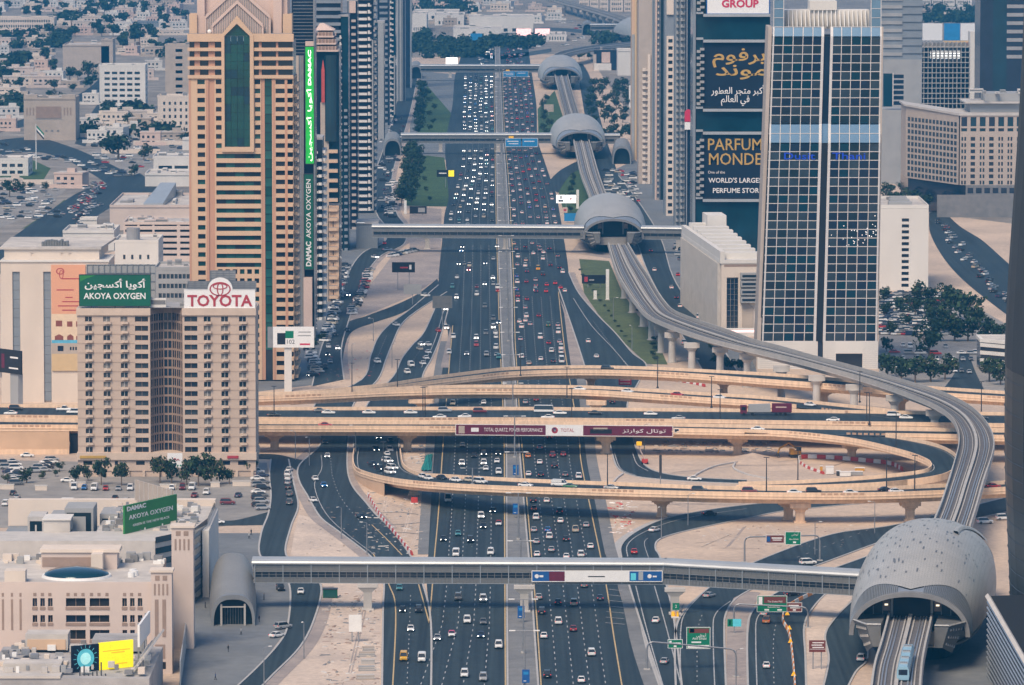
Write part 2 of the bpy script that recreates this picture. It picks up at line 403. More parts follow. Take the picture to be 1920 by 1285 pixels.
HL_L = [(806, 1310), (806, 1170), (800, 1095), (803, 1040), (807, 963), (816, 817), (822, 760), (830, 690), (840, 640), (836, 600), (826, 560), (822, 528), (830, 441), (834, 400), (841, 372), (838, 330), (835, 270), (848, 200), (852, 150), (860, 120), (872, 85)]
HL_R = [(952, 1310), (951, 1170), (950, 963), (949, 817), (943, 690), (941, 642), (937, 540), (933, 400), (931, 270), (929, 130), (928, 85)]
HR_L = [(1011, 1310), (1001, 1170), (996, 1095), (984, 963), (972, 817), (965, 690), (961, 642), (960, 560), (957, 480), (953, 400), (949, 330), (943, 250), (938, 130), (937, 85)]
HR_R = [(1216, 1310), (1186, 1220), (1171, 1150), (1160, 1103), (1135, 1040), (1120, 963), (1101, 870), (1095, 817), (1085, 740), (1078, 690), (1064, 600), (1056, 548), (1066, 514), (1056, 440), (1052, 415), (1043, 366), (1032, 335), (1020, 300), (1008, 260), (1006, 200), (999, 150), (996, 130), (990, 85)]
road('carriageway', HL_L, HL_R, .06, k=120)
road('carriageway', HR_L, HR_R, .06, k=120)
road('median', HL_R, HR_L, .08, 'median_concrete', k=120)
L1a = [(822, 535), (770, 580), (731, 609), (708, 635), (695, 668), (678, 713), (592, 757), (594, 800), (600, 835), (562, 872), (560, 900), (578, 933), (600, 970), (630, 994), (670, 1024), (700, 1050), (719, 1085), (718, 1150), (716, 1310)]
L1b = [(838, 548), (783, 583), (753, 609), (737, 642), (724, 674), (708, 713), (664, 757), (655, 800), (652, 840), (651, 870), (654, 895), (664, 917), (685, 942), (704, 965), (732, 992), (770, 1044), (793, 1097), (808, 1170), (808, 1310)]
road('slip_road', L1a, L1b, .08)
L4a = [(825, 556), (796, 622), (773, 648), (753, 674), (737, 707), (690, 757), (667, 815), (662, 845)]
L4b = [(842, 575), (825, 635), (809, 674), (793, 704), (783, 757), (752, 815), (748, 845)]
road('slip_road', L4a, L4b, .10)
road('slip_road', [(600, 690), (640, 614), (690, 592), (735, 575), (783, 552), (820, 523)], [(640, 690), (655, 628), (700, 606), (745, 591), (785, 570), (826, 541)], .09)
road('slip_road', [(470, 852), (520, 853), (560, 862), (600, 868), (604, 878)], [(470, 861), (520, 864), (552, 880), (570, 900), (585, 925)], .10)
SSa = [(585, 725), (600, 661), (622, 600), (640, 547), (660, 500), (684, 472), (722, 454), (722, 425), (706, 400), (700, 350), (706, 318), (722, 270), (738, 215), (752, 160), (765, 125)]
SSb = [(645, 712), (640, 655), (655, 598), (672, 545), (694, 503), (718, 478), (758, 458), (760, 425), (744, 400), (735, 350), (738, 318), (752, 270), (768, 215), (780, 160), (788, 125)]
road('service_street', SSa, SSb, .07)
R5a = [(1047, 540), (1082, 642), (1097, 690), (1118, 757), (1138, 815), (1145, 840), (1158, 878), (1188, 893), (1230, 899), (1300, 904), (1400, 908)]
R5b = [(1066, 511), (1085, 550), (1120, 591), (1150, 621), (1168, 642), (1187, 664), (1212, 686), (1196, 720), (1176, 760), (1186, 815), (1194, 845), (1208, 872), (1238, 887), (1300, 896), (1400, 901)]
road('slip_road', R5a, R5b, .08)
road('slip_road', [(1022, 348), (1050, 320), (1088, 300)], [(1046, 362), (1068, 330), (1098, 312)], .09)
R1a = [(1700, 927), (1560, 938), (1465, 942), (1380, 950), (1300, 962), (1240, 976), (1190, 1000), (1166, 1022), (1165, 1045), (1180, 1100), (1205, 1180), (1248, 1310)]
R1b = [(1700, 938), (1560, 950), (1465, 960), (1400, 973), (1330, 987), (1265, 1002), (1234, 1014), (1229, 1030), (1238, 1047), (1250, 1100), (1264, 1165), (1281, 1310)]
road('slip_road', R1a, R1b, .08)
R2a = [(1900, 930), (1690, 983), (1560, 1003), (1440, 1045), (1360, 1082), (1312, 1118), (1285, 1145), (1266, 1190), (1268, 1310)]
R2b = [(1900, 958), (1690, 1004), (1640, 1021), (1540, 1058), (1440, 1093), (1385, 1120), (1362, 1150), (1358, 1190), (1362, 1310)]
road('slip_road', R2a, R2b, .10)
R3a = [(1700, 1018), (1560, 1068), (1500, 1092), (1440, 1122), (1408, 1152), (1401, 1200), (1403, 1310)]
R3b = [(1720, 1032), (1600, 1085), (1560, 1105), (1525, 1140), (1508, 1175), (1510, 1230), (1512, 1310)]
road('slip_road', R3a, R3b, .09)
R4a = [(1700, 1060), (1640, 1096), (1600, 1126), (1562, 1165), (1547, 1195), (1554, 1240), (1538, 1310)]
R4b = [(1740, 1085), (1662, 1112), (1622, 1150), (1622, 1180), (1627, 1235), (1604, 1262), (1580, 1310)]
road('service_street', R4a, R4b, .09)
SLa = [(420, 1310), (480, 1255), (525, 1205), (540, 1170), (543, 1100), (515, 1070), (487, 1041), (490, 1000), (503, 965), (508, 930), (505, 895), (508, 862)]
SLb = [(470, 1310), (510, 1268), (562, 1215), (590, 1160), (602, 1100), (572, 1068), (536, 1041), (545, 990), (559, 951), (552, 912), (546, 885), (541, 862)]
road('service_street', SLa, SLb, .08)
road('side_street', [(395, 975), (440, 976), (505, 960)], [(395, 987), (440, 986), (500, 985)], .07)
RSa = [(1112, 330), (1150, 380), (1188, 440), (1210, 500), (1240, 560), (1285, 640), (1320, 700)]
RSb = [(1160, 330), (1205, 390), (1240, 450), (1262, 520), (1300, 580), (1345, 640), (1385, 700)]
road('service_street', RSa, RSb, .08)
road('service_street', [(1112, 330), (1100, 240), (1085, 150), (1075, 120)], [(1160, 330), (1130, 240), (1108, 150), (1092, 120)], .08)
road('city_road', [(-40, 268), (60, 258), (130, 275), (200, 305), (262, 335), (300, 345)], [(-40, 300), (50, 285), (110, 295), (170, 325), (235, 365), (300, 375)], .07)
road('city_road', [(262, 325), (200, 345), (150, 360), (95, 395), (20, 448), (-40, 490)], [(290, 345), (235, 375), (190, 400), (120, 450), (60, 490), (10, 520)], .08)
road('city_road', [(-40, 245), (60, 218), (160, 170), (200, 130)], [(-40, 258), (70, 230), (180, 180), (215, 132)], .07)
road('city_road', [(140, 270), (180, 200), (230, 160)], [(160, 275), (196, 205), (245, 162)], .075)
road('city_road', [(1742, 400), (1745, 440), (1775, 492), (1820, 538), (1900, 600)], [(1765, 392), (1800, 425), (1840, 450), (1880, 485), (1930, 530)], .08)
road('city_road', [(1760, 740), (1790, 700), (1800, 660)], [(1850, 740), (1830, 700), (1815, 660)], .08)
# kerbs, road edges
kb = MB()
for pts in (L1a, L1b, L4a, L4b, SSa, SSb, R5a, R5b, R1a, R1b, R2a, R2b, R3a, R3b, R4a, R4b, SLa, SLb, HL_R, HR_L, RSa, RSb):
    wallpath(kb, G(pts, 5), .5, .0, .26, 'kerb')
structure('kerb', kb)
vg = MB()
strip(vg, G(R1a[4:], 5), [p+Vector((-2.4, -.6, 0)) for p in G(R1a[4:], 5)], 0.041, 'kerb', 50)
strip(vg, G(L1a[8:17], 5), [p+Vector((-3., -1.0, 0)) for p in G(L1a[8:17], 5)], 0.044, 'paving', 50)
strip(vg, [p+Vector((2.2, .6, 0)) for p in G(L1b[7:15], 5)], G(L1b[7:15], 5), 0.047, 'paving', 50)
strip(vg, [p+Vector((3.4, 0, 0)) for p in G(HR_R[:13], 4)], G(HR_R[:13], 4), 0.050, 'median_concrete', 60)
strip(vg, G(HL_L[3:9], 4), [p+Vector((-3., 0, 0)) for p in G(HL_L[3:9], 4)], 0.053, 'median_concrete', 60)
strip(vg, [p+Vector((2.6, 0, 0)) for p in G(R5b[:7], 4)], G(R5b[:7], 4), 0.056, 'paving', 60)
strip(vg, [p+Vector((2.4, 0, 0)) for p in G(SSb, 4)], G(SSb, 4), 0.059, 'paving', 60)
strip(vg, [p+Vector((3.5, 0, 0)) for p in G(SLb[:5], 4)], G(SLb[:5], 4), 0.062, 'paving', 40)
structure('verge', vg)
area('traffic_island', [(1362, 1150), (1376, 1122), (1400, 1110), (1425, 1112), (1408, 1150), (1402, 1200), (1404, 1310), (1363, 1310)], .14, 'paving')
area('traffic_island', [(1512, 1175), (1540, 1120), (1640, 1075), (1668, 1062), (1600, 1122), (1560, 1163), (1546, 1195), (1552, 1240), (1537, 1310), (1513, 1310)], .12, 'pale_sand')
area('traffic_island', [(1050, 560), (1058, 590), (1064, 640), (1071, 690), (1096, 690), (1082, 645), (1066, 596)], .10, 'paving')
area('traffic_island', [(846, 612), (845, 640), (842, 690), (826, 690), (835, 650)], .12, 'paving')
area('traffic_island', [(1268, 1150), (1283, 1132), (1266, 1185), (1274, 1240), (1266, 1180)], .13, 'median_concrete')
area('sand_yard', [(560, 965), (600, 975), (690, 1045), (716, 1085), (712, 1310), (500, 1310), (512, 1270), (566, 1215), (596, 1160), (608, 1100), (575, 1068), (545, 1040), (552, 1000)], .012, 'pale_sand')

mk = MB(); Y, Wt = 'yellow_line', 'white_line'
def ml(pts, m=Wt, w_=.3, dash=None, n=6, z=.17): line(mk, G(pts, n), w_, z, m, dash)
YL_LR = [(948, 1310), (947, 1170), (946, 963), (945, 817), (939.5, 690), (937, 642), (934, 540), (930, 400), (928, 270), (926, 130)]
YL_LL = [(805, 1170), (811, 1095), (815, 1040), (822, 963), (832, 817), (842, 690), (849, 611)]
YR_L = [(1016, 1310), (1007, 1170), (1001, 1095), (990, 963), (977, 817), (969, 690), (966, 642), (964, 560), (961, 480), (957, 400), (953, 330), (946, 250), (942, 130)]
YR_R = [(1170, 1310), (1151, 1195), (1136, 1095), (1109, 963), (1090, 870), (1085, 817), (1064, 690), (1057, 642), (1047, 548)]
for q in (YL_LR, YL_LL, YR_L, YR_R): ml(q, Y, .34)
ml([(735, 1310), (742, 1150), (729, 1097), (700, 1040)], Y, .34); ml([(785, 1097), (805, 1170)], Y, .34); ml([(697, 985), (725, 1012), (754, 1042)], Y, .3)
ml([(602, 854), (603, 880), (590, 915), (620, 975), (700, 1040)], Wt, .25)
ml([(838, 560), (815, 640), (790, 690)], Wt); ml([(1075, 560), (1108, 610), (1150, 655), (1180, 690)], Wt)
ml([(1192, 1100), (1215, 1190), (1250, 1310)], Wt); ml([(1227, 1100), (1250, 1180), (1283, 1310)], Wt); ml([(1327, 1105), (1287, 1147), (1276, 1190), (1277, 1310)], Wt)
ml([(1370, 1128), (1342, 1152), (1337, 1190), (1341, 1310)], Wt); ml([(1440, 1138), (1420, 1160), (1417, 1200), (1420, 1310)], Wt)
ml([(1177, 1045), (1176, 1024), (1198, 1004), (1250, 982), (1310, 968), (1400, 955)], Wt); ml([(1216, 1047), (1208, 1020), (1215, 1010)], Wt, .2)
ml([(1152, 850), (1164, 880), (1192, 892)], Wt); ml([(1186, 850), (1195, 872), (1215, 884)], Wt)
for k in range(7): ml([(1141-k*1, 1106+k*10.5), (1166+k*1, 1109+k*10.5)], Wt, .5, n=0)
def lane_px(side, k, nl, py):
    def at(pts):
        for (a, b), (c, d) in zip(pts, pts[1:]):
            if d <= py <= b: return a+(c-a)*(b-py)/(b-d)
        return pts[-1][0] if py < pts[-1][1] else pts[0][0]
    if side == 'L':
        l, r = at([(738, 1310), (800, 1172), (811, 1095), (815, 1040), (822, 963), (832, 817), (842, 690), (849, 611), (852, 560), (855, 500), (857, 452), (836, 440), (838, 400), (848, 372), (862, 320), (866, 270), (866, 200), (868, 150), (872, 120)]), at(YL_LR)
    else:
        l, r = at(YR_L), at([(1170, 1310)]+YR_R[1:]+[(1060, 505), (1052, 440), (1040, 366), (1028, 335), (1014, 300), (1005, 260), (1002, 200), (996, 150), (993, 120)])
    return l+(r-l)*k/nl
for side, nl, y0, y1, st_ in (('L', 5, 1300, 453, -12), ('R', 5, 1300, 552, -12), ('L', 6, 438, 130, -10), ('R', 6, 500, 130, -10)):
    for k in range(1, nl): ml([(lane_px(side, k, nl, y), y) for y in range(y0, y1, st_)], Wt, .24, (3.6, 9.5), n=0)
for a in ([(1318, 1150), (1308, 1190), (1307, 1310)], [(1455, 1170), (1450, 1210), (1452, 1310)], [(770, 1110), (768, 1170), (762, 1310)], [(620, 860), (625, 900), (650, 950), (730, 1035)], [(1480, 1052), (1640, 990)], [(1185, 700), (1110, 600)], [(700, 690), (725, 630)], [(765, 690), (800, 640)]):
    ml(a, Wt, .22, (2.5, 8))
structure('lane_marking', mk)
# ------------------------------------------------------------------ flyovers
def pier_mesh(h, cw=6.2, dw=2.7, m='beige_concrete'):
    b = MB(); a = dw/2
    def ring(q, z, c=.28): e = q*c; return [(-q+e,-q,z),(q-e,-q,z),(q,-q+e,z),(q,q-e,z),(q-e,q,z),(-q+e,q,z),(-q,q-e,z),(-q,-q+e,z)]
    b.hexa(ring(a*1.35, 0), ring(a*1.35, .5), m)
    b.hexa(ring(a, .5), ring(a, max(h-2.4, .9)), m)
    b.hexa(ring(a, max(h-2.4, .9)), ring(a*1.35, max(h-1.5, 1.1)), m)
    b.hexa(ring(a*1.7, max(h-1.5, 1.1)), ring(cw/2*.72, max(h-.9, 1.3)), m)
    b.hexa(ring(cw/2, max(h-.9, 1.3), .12), ring(cw/2, h+.5, .12), m)
    return b.mesh('pier')
FLY_ROWS = {}
def flyover(name, label, secs, piers=(), n=9, skipN=(), skipF=(), solid=None, panels=True, girder=2.6):
    pts = spl(secs, n); root = thing(name, label, 'flyover')
    Np = [P(s[0], s[1], s[4]+1.1) for s in pts]; Fp = [P(s[2], s[3], s[4]+1.1) for s in pts]
    FLY_ROWS[label] = (pts, Np, Fp)
    surf, pN, pF, gd = MB(), [], [], []
    rs, rw = [], []
    for s, a, b in zip(pts, Np, Fp):
        z = s[4]; u = Vector((b.x-a.x, b.y-a.y, 0)); W = u.length; u.normalize()
        q = lambda t, zz: (a.x+u.x*t, a.y+u.y*t, zz)
        rs.append([q(.4, z), q(W-.4, z)])
        pN.append([q(0, z-1.0), q(0, z-.25), q(-.12, z-.2), q(-.12, z+.05), q(0, z+.1), q(0, z+1.1), q(.32, z+1.1), q(.45, z-.1), q(.45, z-1.0)])
        pF.append([q(W, z-1.0), q(W, z+1.1), q(W-.32, z+1.1), q(W-.45, z-.1), q(W-.45, z-1.0)])
        lo = max(z-girder, -.5)
        gd.append([q(.2, z-.45), q(.2, z-.95), q(W*.2, min(z-1.25, z-.9)), q(W*.24, lo), q(W*.76, lo), q(W*.8, z-1.25), q(W-.2, z-.95), q(W-.2, z-.45)])
    surf.grid([[r[0], r[1]] for r in rs], 'asphalt')
    w1 = [Vector(r[0]).lerp(Vector(r[1]), .07)+Vector((0, 0, .03)) for r in rs]; w2 = [Vector(r[0]).lerp(Vector(r[1]), .93)+Vector((0, 0, .03)) for r in rs]
    for w_ in (w1, w2): surf.grid([[p, p+(Vector(r[1])-Vector(r[0])).normalized()*.25] for p, r in zip(w_, rs)], 'white_line')
    surf.obj('road_surface', root)
    def par(rows, skip, side):
        b = MB(); run = []
        for s, r in zip(pts, rows):
            x = s[0] if side == 'N' else s[2]
            if any(p <= x <= q_ for p, q_ in skip):
                if len(run) > 1: b.grid(run, 'beige_concrete', True)
                run = []
            else: run.append(r)
        if len(run) > 1: b.grid(run, 'beige_concrete', True); b.poly(run[0], 'beige_concrete'); b.poly(run[-1][::-1], 'beige_concrete')
        b.obj('parapet', root)
    par(pN, skipN, 'N'); par(pF, skipF, 'F')
    b = MB(); b.grid(gd, 'beige_concrete', True); b.poly(gd[0], 'beige_concrete'); b.poly(gd[-1][::-1], 'beige_concrete'); b.obj('girder', root)
    if panels:                                          # groups of recessed brown panels cast into the outer face
        b = MB(); acc = 0; nxt = 18
        for (r0, r1) in zip(pN, pN[1:]):
            A, B = Vector(r0[4]), Vector(r1[4]); L = (B-A).length; d = (B-A)/max(L, .01); o = Vector((d.y, -d.x, 0)); 
            if o.dot(Vector(r0[4])-Vector(r0[8])) < 0: o = -o
            while nxt < acc+L:
                t = nxt-acc; k = int(nxt/1.9)
                if (k // 9) % 4 == 1 and k % 9 < 7 and A.z > 2:
                    p = A+d*t+o*.02
                    b.poly([p+Vector((0,0,.2)), p+d*1.3+Vector((0,0,.2)), p+d*1.3+Vector((0,0,.85)), p+Vector((0,0,.85))], 'beige_panel')
                nxt += 1.9
            acc += L
        if b.f: b.obj('fascia_panel', root, kind='stuff')
    if solid:
        side, i0, i1 = solid; b = MB(); rows = []
        for s, a, c in list(zip(pts, Np, Fp))[i0*n:i1*n+1]:
            p = a if side == 'N' else c; o = (a-c if side == 'N' else c-a); o.z = 0; o = o.normalized()*-.15
            rows.append([(p.x+o.x, p.y+o.y, -.2), (p.x+o.x, p.y+o.y, max(s[4]-.9, .0))])
        b.grid(rows, 'beige_wall'); b.obj('retaining_wall', root)
    for k, (px, py, zt, cw) in enumerate(piers):
        p = P(px, py); place('pier', pier_mesh(zt-.4, cw), root, p)
    return root
flyover('road_flyover', 'broad beige concrete flyover with two traffic carriageways and a lorry crossing the highway',
        [(-80,777,-80,757,8.3),(240,780,240,760,8.4),(480,782,480,763,8.5),(720,783,720,763,8.5),(960,783,960,763,8.5),(1200,785,1200,765,8.5),(1440,788,1440,767,8.5),(1660,791,1660,770,8.5),(1960,795,1960,774,8.5)],
        [(560,812,5.9,7),(800,812,5.9,7),(1170,815,5.9,7),(1420,817,5.9,7),(1640,822,5.9,7)])
flyover('road_flyover', 'beige single-lane flyover in front of the broad one with long maroon advertising banner',
        [(-80,796,-80,784,8.4),(240,797,240,787,8.4),(480,798,480,789,8.4),(720,798.5,720,789.5,8.4),(960,799.5,960,790,8.4),(1200,801.5,1200,792.5,8.4),(1440,806.5,1440,797,8.4),(1540,809,1540,799,8.4),(1660,812,1660,801,8.4),(1960,817,1960,806,8.4)],
        [(515,843,5.8,6.5),(764,845,5.8,6.5),(1136,850,5.8,6.5)], skipN=((1400,1640),))
D_ = flyover('loop_flyover', 'beige loop ramp curving round the sandy yard down to the ground',
        [(1380,804.5,1390,800,8.35),(1440,806.5,1460,801,8.33),(1500,810,1540,805,8.3),(1600,822,1650,812,8.2),(1690,843,1742,828,8),(1733,858,1786,846,7.5),(1745,868,1796,866,7),(1738,878,1780,884,6.3),(1700,885,1735,895,5.4),(1620,893,1650,904,4),(1520,899,1535,909,2.4),(1440,902,1440,910,.9),(1385,903.5,1380,909.5,.15)],
        [(1383,852,5.6,6.5),(1597,862,5.6,6.5),(1725,872,4.9,4)], skipF=((1000,1655),), solid=('F', 7, 12), girder=2.3)
# the loop's outer side keeps its parapet on the way down
b_ = MB(); pts_, Np_, Fp_ = FLY_ROWS['beige loop ramp curving round the sandy yard down to the ground']
rr = []
for s, a, c in list(zip(pts_, Np_, Fp_))[8*9+4:]:
    u = (a-c); u.z = 0; u.normalize(); z = s[4]
    rr.append([c+Vector((0,0,-2.0)), c, c+u*.3, c+u*.4+Vector((0,0,-2.0))])
b_.grid(rr, 'beige_concrete', True); b_.obj('parapet', D_)
flyover('road_flyover', 'far beige flyover arching highest behind the others towards the glass tower',
        [(545,741,545,736,7.2),(640,734.5,640,727,7.8),(720,726,720,719,8.4),(800,715,800,707,8.9),(900,703,900,694,9.2),(960,697,960,688,9.3),(1050,693.5,1050,685.5,9.3),(1140,693.5,1140,685.5,9.3),(1240,697,1240,688.5,9.3),(1330,702.5,1330,693,9.2),(1440,711,1440,699,9.1),(1560,720,1560,708,9),(1700,732,1700,721,8.8),(1960,748,1960,738,8.6)],
        [(1108,735,6.5,7),(1357,745,6.4,7),(1545,762,6.3,8),(1690,775,6.1,7)])
flyover('road_flyover', 'slim beige flyover between the arching one and the broad one',
        [(440,744,440,736,8.2),(600,738,600,733,8.4),(730,732,730,726.5,8.6),(850,729,850,722,8.7),(960,729,960,721.5,8.7),(1100,731,1100,723,8.7),(1200,737,1200,728,8.7),(1320,745,1320,735.5,8.7),(1440,753,1440,743,8.6),(1560,766,1560,755,8.6),(1680,780,1680,768,8.5)],
        [(790,780,6.1,9),(1118,784,6.1,7),(1400,795,6.1,7)], skipN=((1500,1700),))
flyover('curved_flyover', 'low beige flyover with queueing cars curving up from under the bridges across the highway',
        [(664,835,751,835,.2),(661,856,753,853,1.2),(665,874,758,870,2.6),(682,883,776,882,3.8),(720,893,800,887,5.0),(770,900.5,840,889.5,6.2),(850,906.5,900,893,7.4),(960,911.5,1000,898,8.2),(1140,917,1160,904,8.4),(1300,921,1310,910,8.5),(1440,923.5,1440,913,8.5),(1560,924,1560,914,8.5),(1650,923,1650,912,8.5),(1770,919,1770,907,8.5),(1960,909,1960,897,8.5)],
        [(776,928,4.2,4.5),(1241,969,5.9,6.2),(1478,974,5.9,6.2),(1500,980,5.9,6.2),(1706,976,5.9,6.2)], solid=('N', 0, 4))
# embankment wall under the broad flyover, to the side of the apartment building
t = thing('embankment_wall', 'long plain tan retaining wall under the flyover beside the apartment building', 'wall', P(-60, 852))
a = P(-60, 852); b0 = P(152, 853)
m_ = MB(); m_.box(0, b0.x-a.x-4, 0, 1.2, -.2, 7.55, 'beige_wall'); m_.box(0, b0.x-a.x-4, -.25, -.003, 0, 1.6, 'beige_concrete'); m_.box(0, b0.x-a.x-4, -.12, 1.3, 7.553, 7.7, 'beige_concrete'); m_.obj('wall_face', t)
pb('underpass_opening', t, b0.x-a.x-4, b0.x-a.x-.2, 3, 3.6, -.2, 6.5, 'dark_void')

# ------------------------------------------------------------------ metro viaduct
def viaduct(label, secs, n=9, piers=()):
    root = thing('metro_viaduct', label, 'viaduct'); pts = spl(secs, n)
    pa, pb, gd, bed, rails, pl = [], [], [], [], [[] for _ in range(8)], []
    for s in pts:
        a = P(s[0], s[1], s[4]); b = P(s[2], s[3], s[4]); u = b-a; u.z = 0; W = u.length; u.normalize(); z = s[4]
        q = lambda t, zz: (a.x+u.x*t, a.y+u.y*t, zz)
        pa.append([q(-.2, z-1.3), q(0, z), q(.5, z), q(.5, z-1.5)]); pb.append([q(W+.2, z-1.3), q(W, z), q(W-.5, z), q(W-.5, z-1.5)][::-1])
        gd.append([q(-.2, z-1.3), q(-.2, z-1.7), q(W*.18, z-2.1), q(W*.27, z-3.6), q(W*.73, z-3.6), q(W*.82, z-2.1), q(W+.2, z-1.7), q(W+.2, z-1.3)])
        bed.append([q(.5, z-1.25), q(W-.5, z-1.25)])
        for k, t in enumerate((.14, .20, .27, .40, .60, .73, .80, .86)): rails[k].append((q(t*W-.17, z-.98), q(t*W+.17, z-.98), q(t*W+.17, z-1.25), q(t*W-.17, z-1.25)))
        pl.append([q(W*.46, z-.9), q(W*.46, z-.45), q(W*.54, z-.45), q(W*.54, z-.9)])
    for rows in (pa, pb):
        b = MB(); b.grid(rows, 'grey_concrete', True); b.poly(rows[0], 'grey_concrete'); b.poly(rows[-1][::-1], 'grey_concrete'); b.obj('parapet', root)
    b = MB(); b.grid(gd, 'pale_concrete', True); b.poly(gd[0], 'pale_concrete'); b.poly(gd[-1][::-1], 'pale_concrete'); b.obj('girder', root)
    b = MB(); b.grid(bed, 'track_bed'); b.obj('track_bed', root)
    for k in range(8):
        b = MB(); b.grid([r for r in rails[k]], 'rail_steel' if k not in (0, 3, 4, 7) else 'grey_concrete', True); b.obj('rail' if k not in (0, 3, 4, 7) else 'cable_trough', root)
    b = MB(); b.grid(pl, 'grey_concrete', True); b.obj('centre_walkway', root)
    for (px, py, zt) in piers:
        p = P(px, py); b = MB(); b.cyl((0, 0, 0), 1.45, 1.3, zt-3.2, 'pale_concrete', 14); b.cyl((0, 0, zt-3.2), 1.3, 2.3, 1.4, 'pale_concrete', 14); b.box(-2.9, 2.9, -1.2, 1.2, zt-1.8, zt+.1, 'pale_concrete'); b.cyl((0, 0, 0), 2., 2., .4, 'grey_concrete', 12)
        b.obj('pier', root, loc=p)
    return root
viaduct('long curving twin-track metro viaduct on round piers joining the first two shell-roofed stations',
        [(1140,455,1178,455,12.5),(1150,490,1199,490,12.8),(1160,516,1217,516,13),(1176,543,1232,542,13.4),(1192,566,1247,564,13.8),(1214,590,1266,582,14.4),(1260,611,1312,600,15),(1322,632,1372,620,15.4),(1380,647,1412,635,15.6),(1440,661,1463,648,15.8),(1515,679,1530,667,16.2),(1615,707,1622,691,16.6),(1690,732,1700,713,16.8),(1752,758,1770,735,16.8),(1783,780,1822,762,16.6),(1796,805,1852,793,16.4),(1797,830,1864,822,16),(1790,860,1861,850,15.4),(1777,900,1845,900,14.6),(1762,945,1833,943,13.6),(1745,985,1820,985,13)],
        piers=[(1171,560,9.6),(1186,587,9.8),(1206,613,10.2),(1222,638,10.6),(1240,662,11),(1260,680,11.4),(1297,702,11.8),(1350,712,12),(1401,726,12.1),(1465,752,12.4),(1531,772,12.7),(1601,792,13),(1677,815,13.2),(1752,843,13),(1822,905,11.8),(1800,1000,10)])
viaduct('straight metro viaduct between the second and third shell-roofed stations', [(1068,236,1096,236,12),(1076,265,1106,265,12),(1088,321,1122,321,12),(1102,358,1135,358,12),(1116,395,1150,395,12.3)], piers=[(1096,300,8.5),(1104,340,8.5),(1114,375,8.6)])
viaduct('short metro viaduct between the third and farthest shell-roofed stations', [(1036,120,1060,120,12),(1040,140,1065,140,12),(1050,180,1075,178,12),(1059,215,1086,213,12)], piers=[(1054,168,8.5),(1062,196,8.5)])
viaduct('distant metro viaduct bending away behind the farthest shell-roofed station', [(1032,122,1056,122,12),(1034,108,1056,108,12),(1046,99,1064,104,12),(1072,92,1085,97,12),(1110,85.5,1116,91,12),(1160,80,1165,85.5,12),(1230,74,1232,80,12)], n=6)
viaduct('most distant metro viaduct descending behind the flat white halls', [(1010,-8,1024,-8,12),(1050,4,1062,1,12),(1100,18,1116,15,12),(1150,34,1170,31,12),(1200,56,1222,54,12)], n=6, piers=[(1060+i*12, 21+i*4.3, 8.4) for i in range(10)])
viaduct('forked foreground metro viaduct leaving the nearest station with a blue train on it', [(1668,1135,1752,1135,12.8),(1661,1165,1746,1165,12.6),(1650,1205,1737,1205,12.4),(1638,1245,1730,1245,12.2),(1629,1310,1725,1310,12)], piers=[(1700,1290,8.3)])

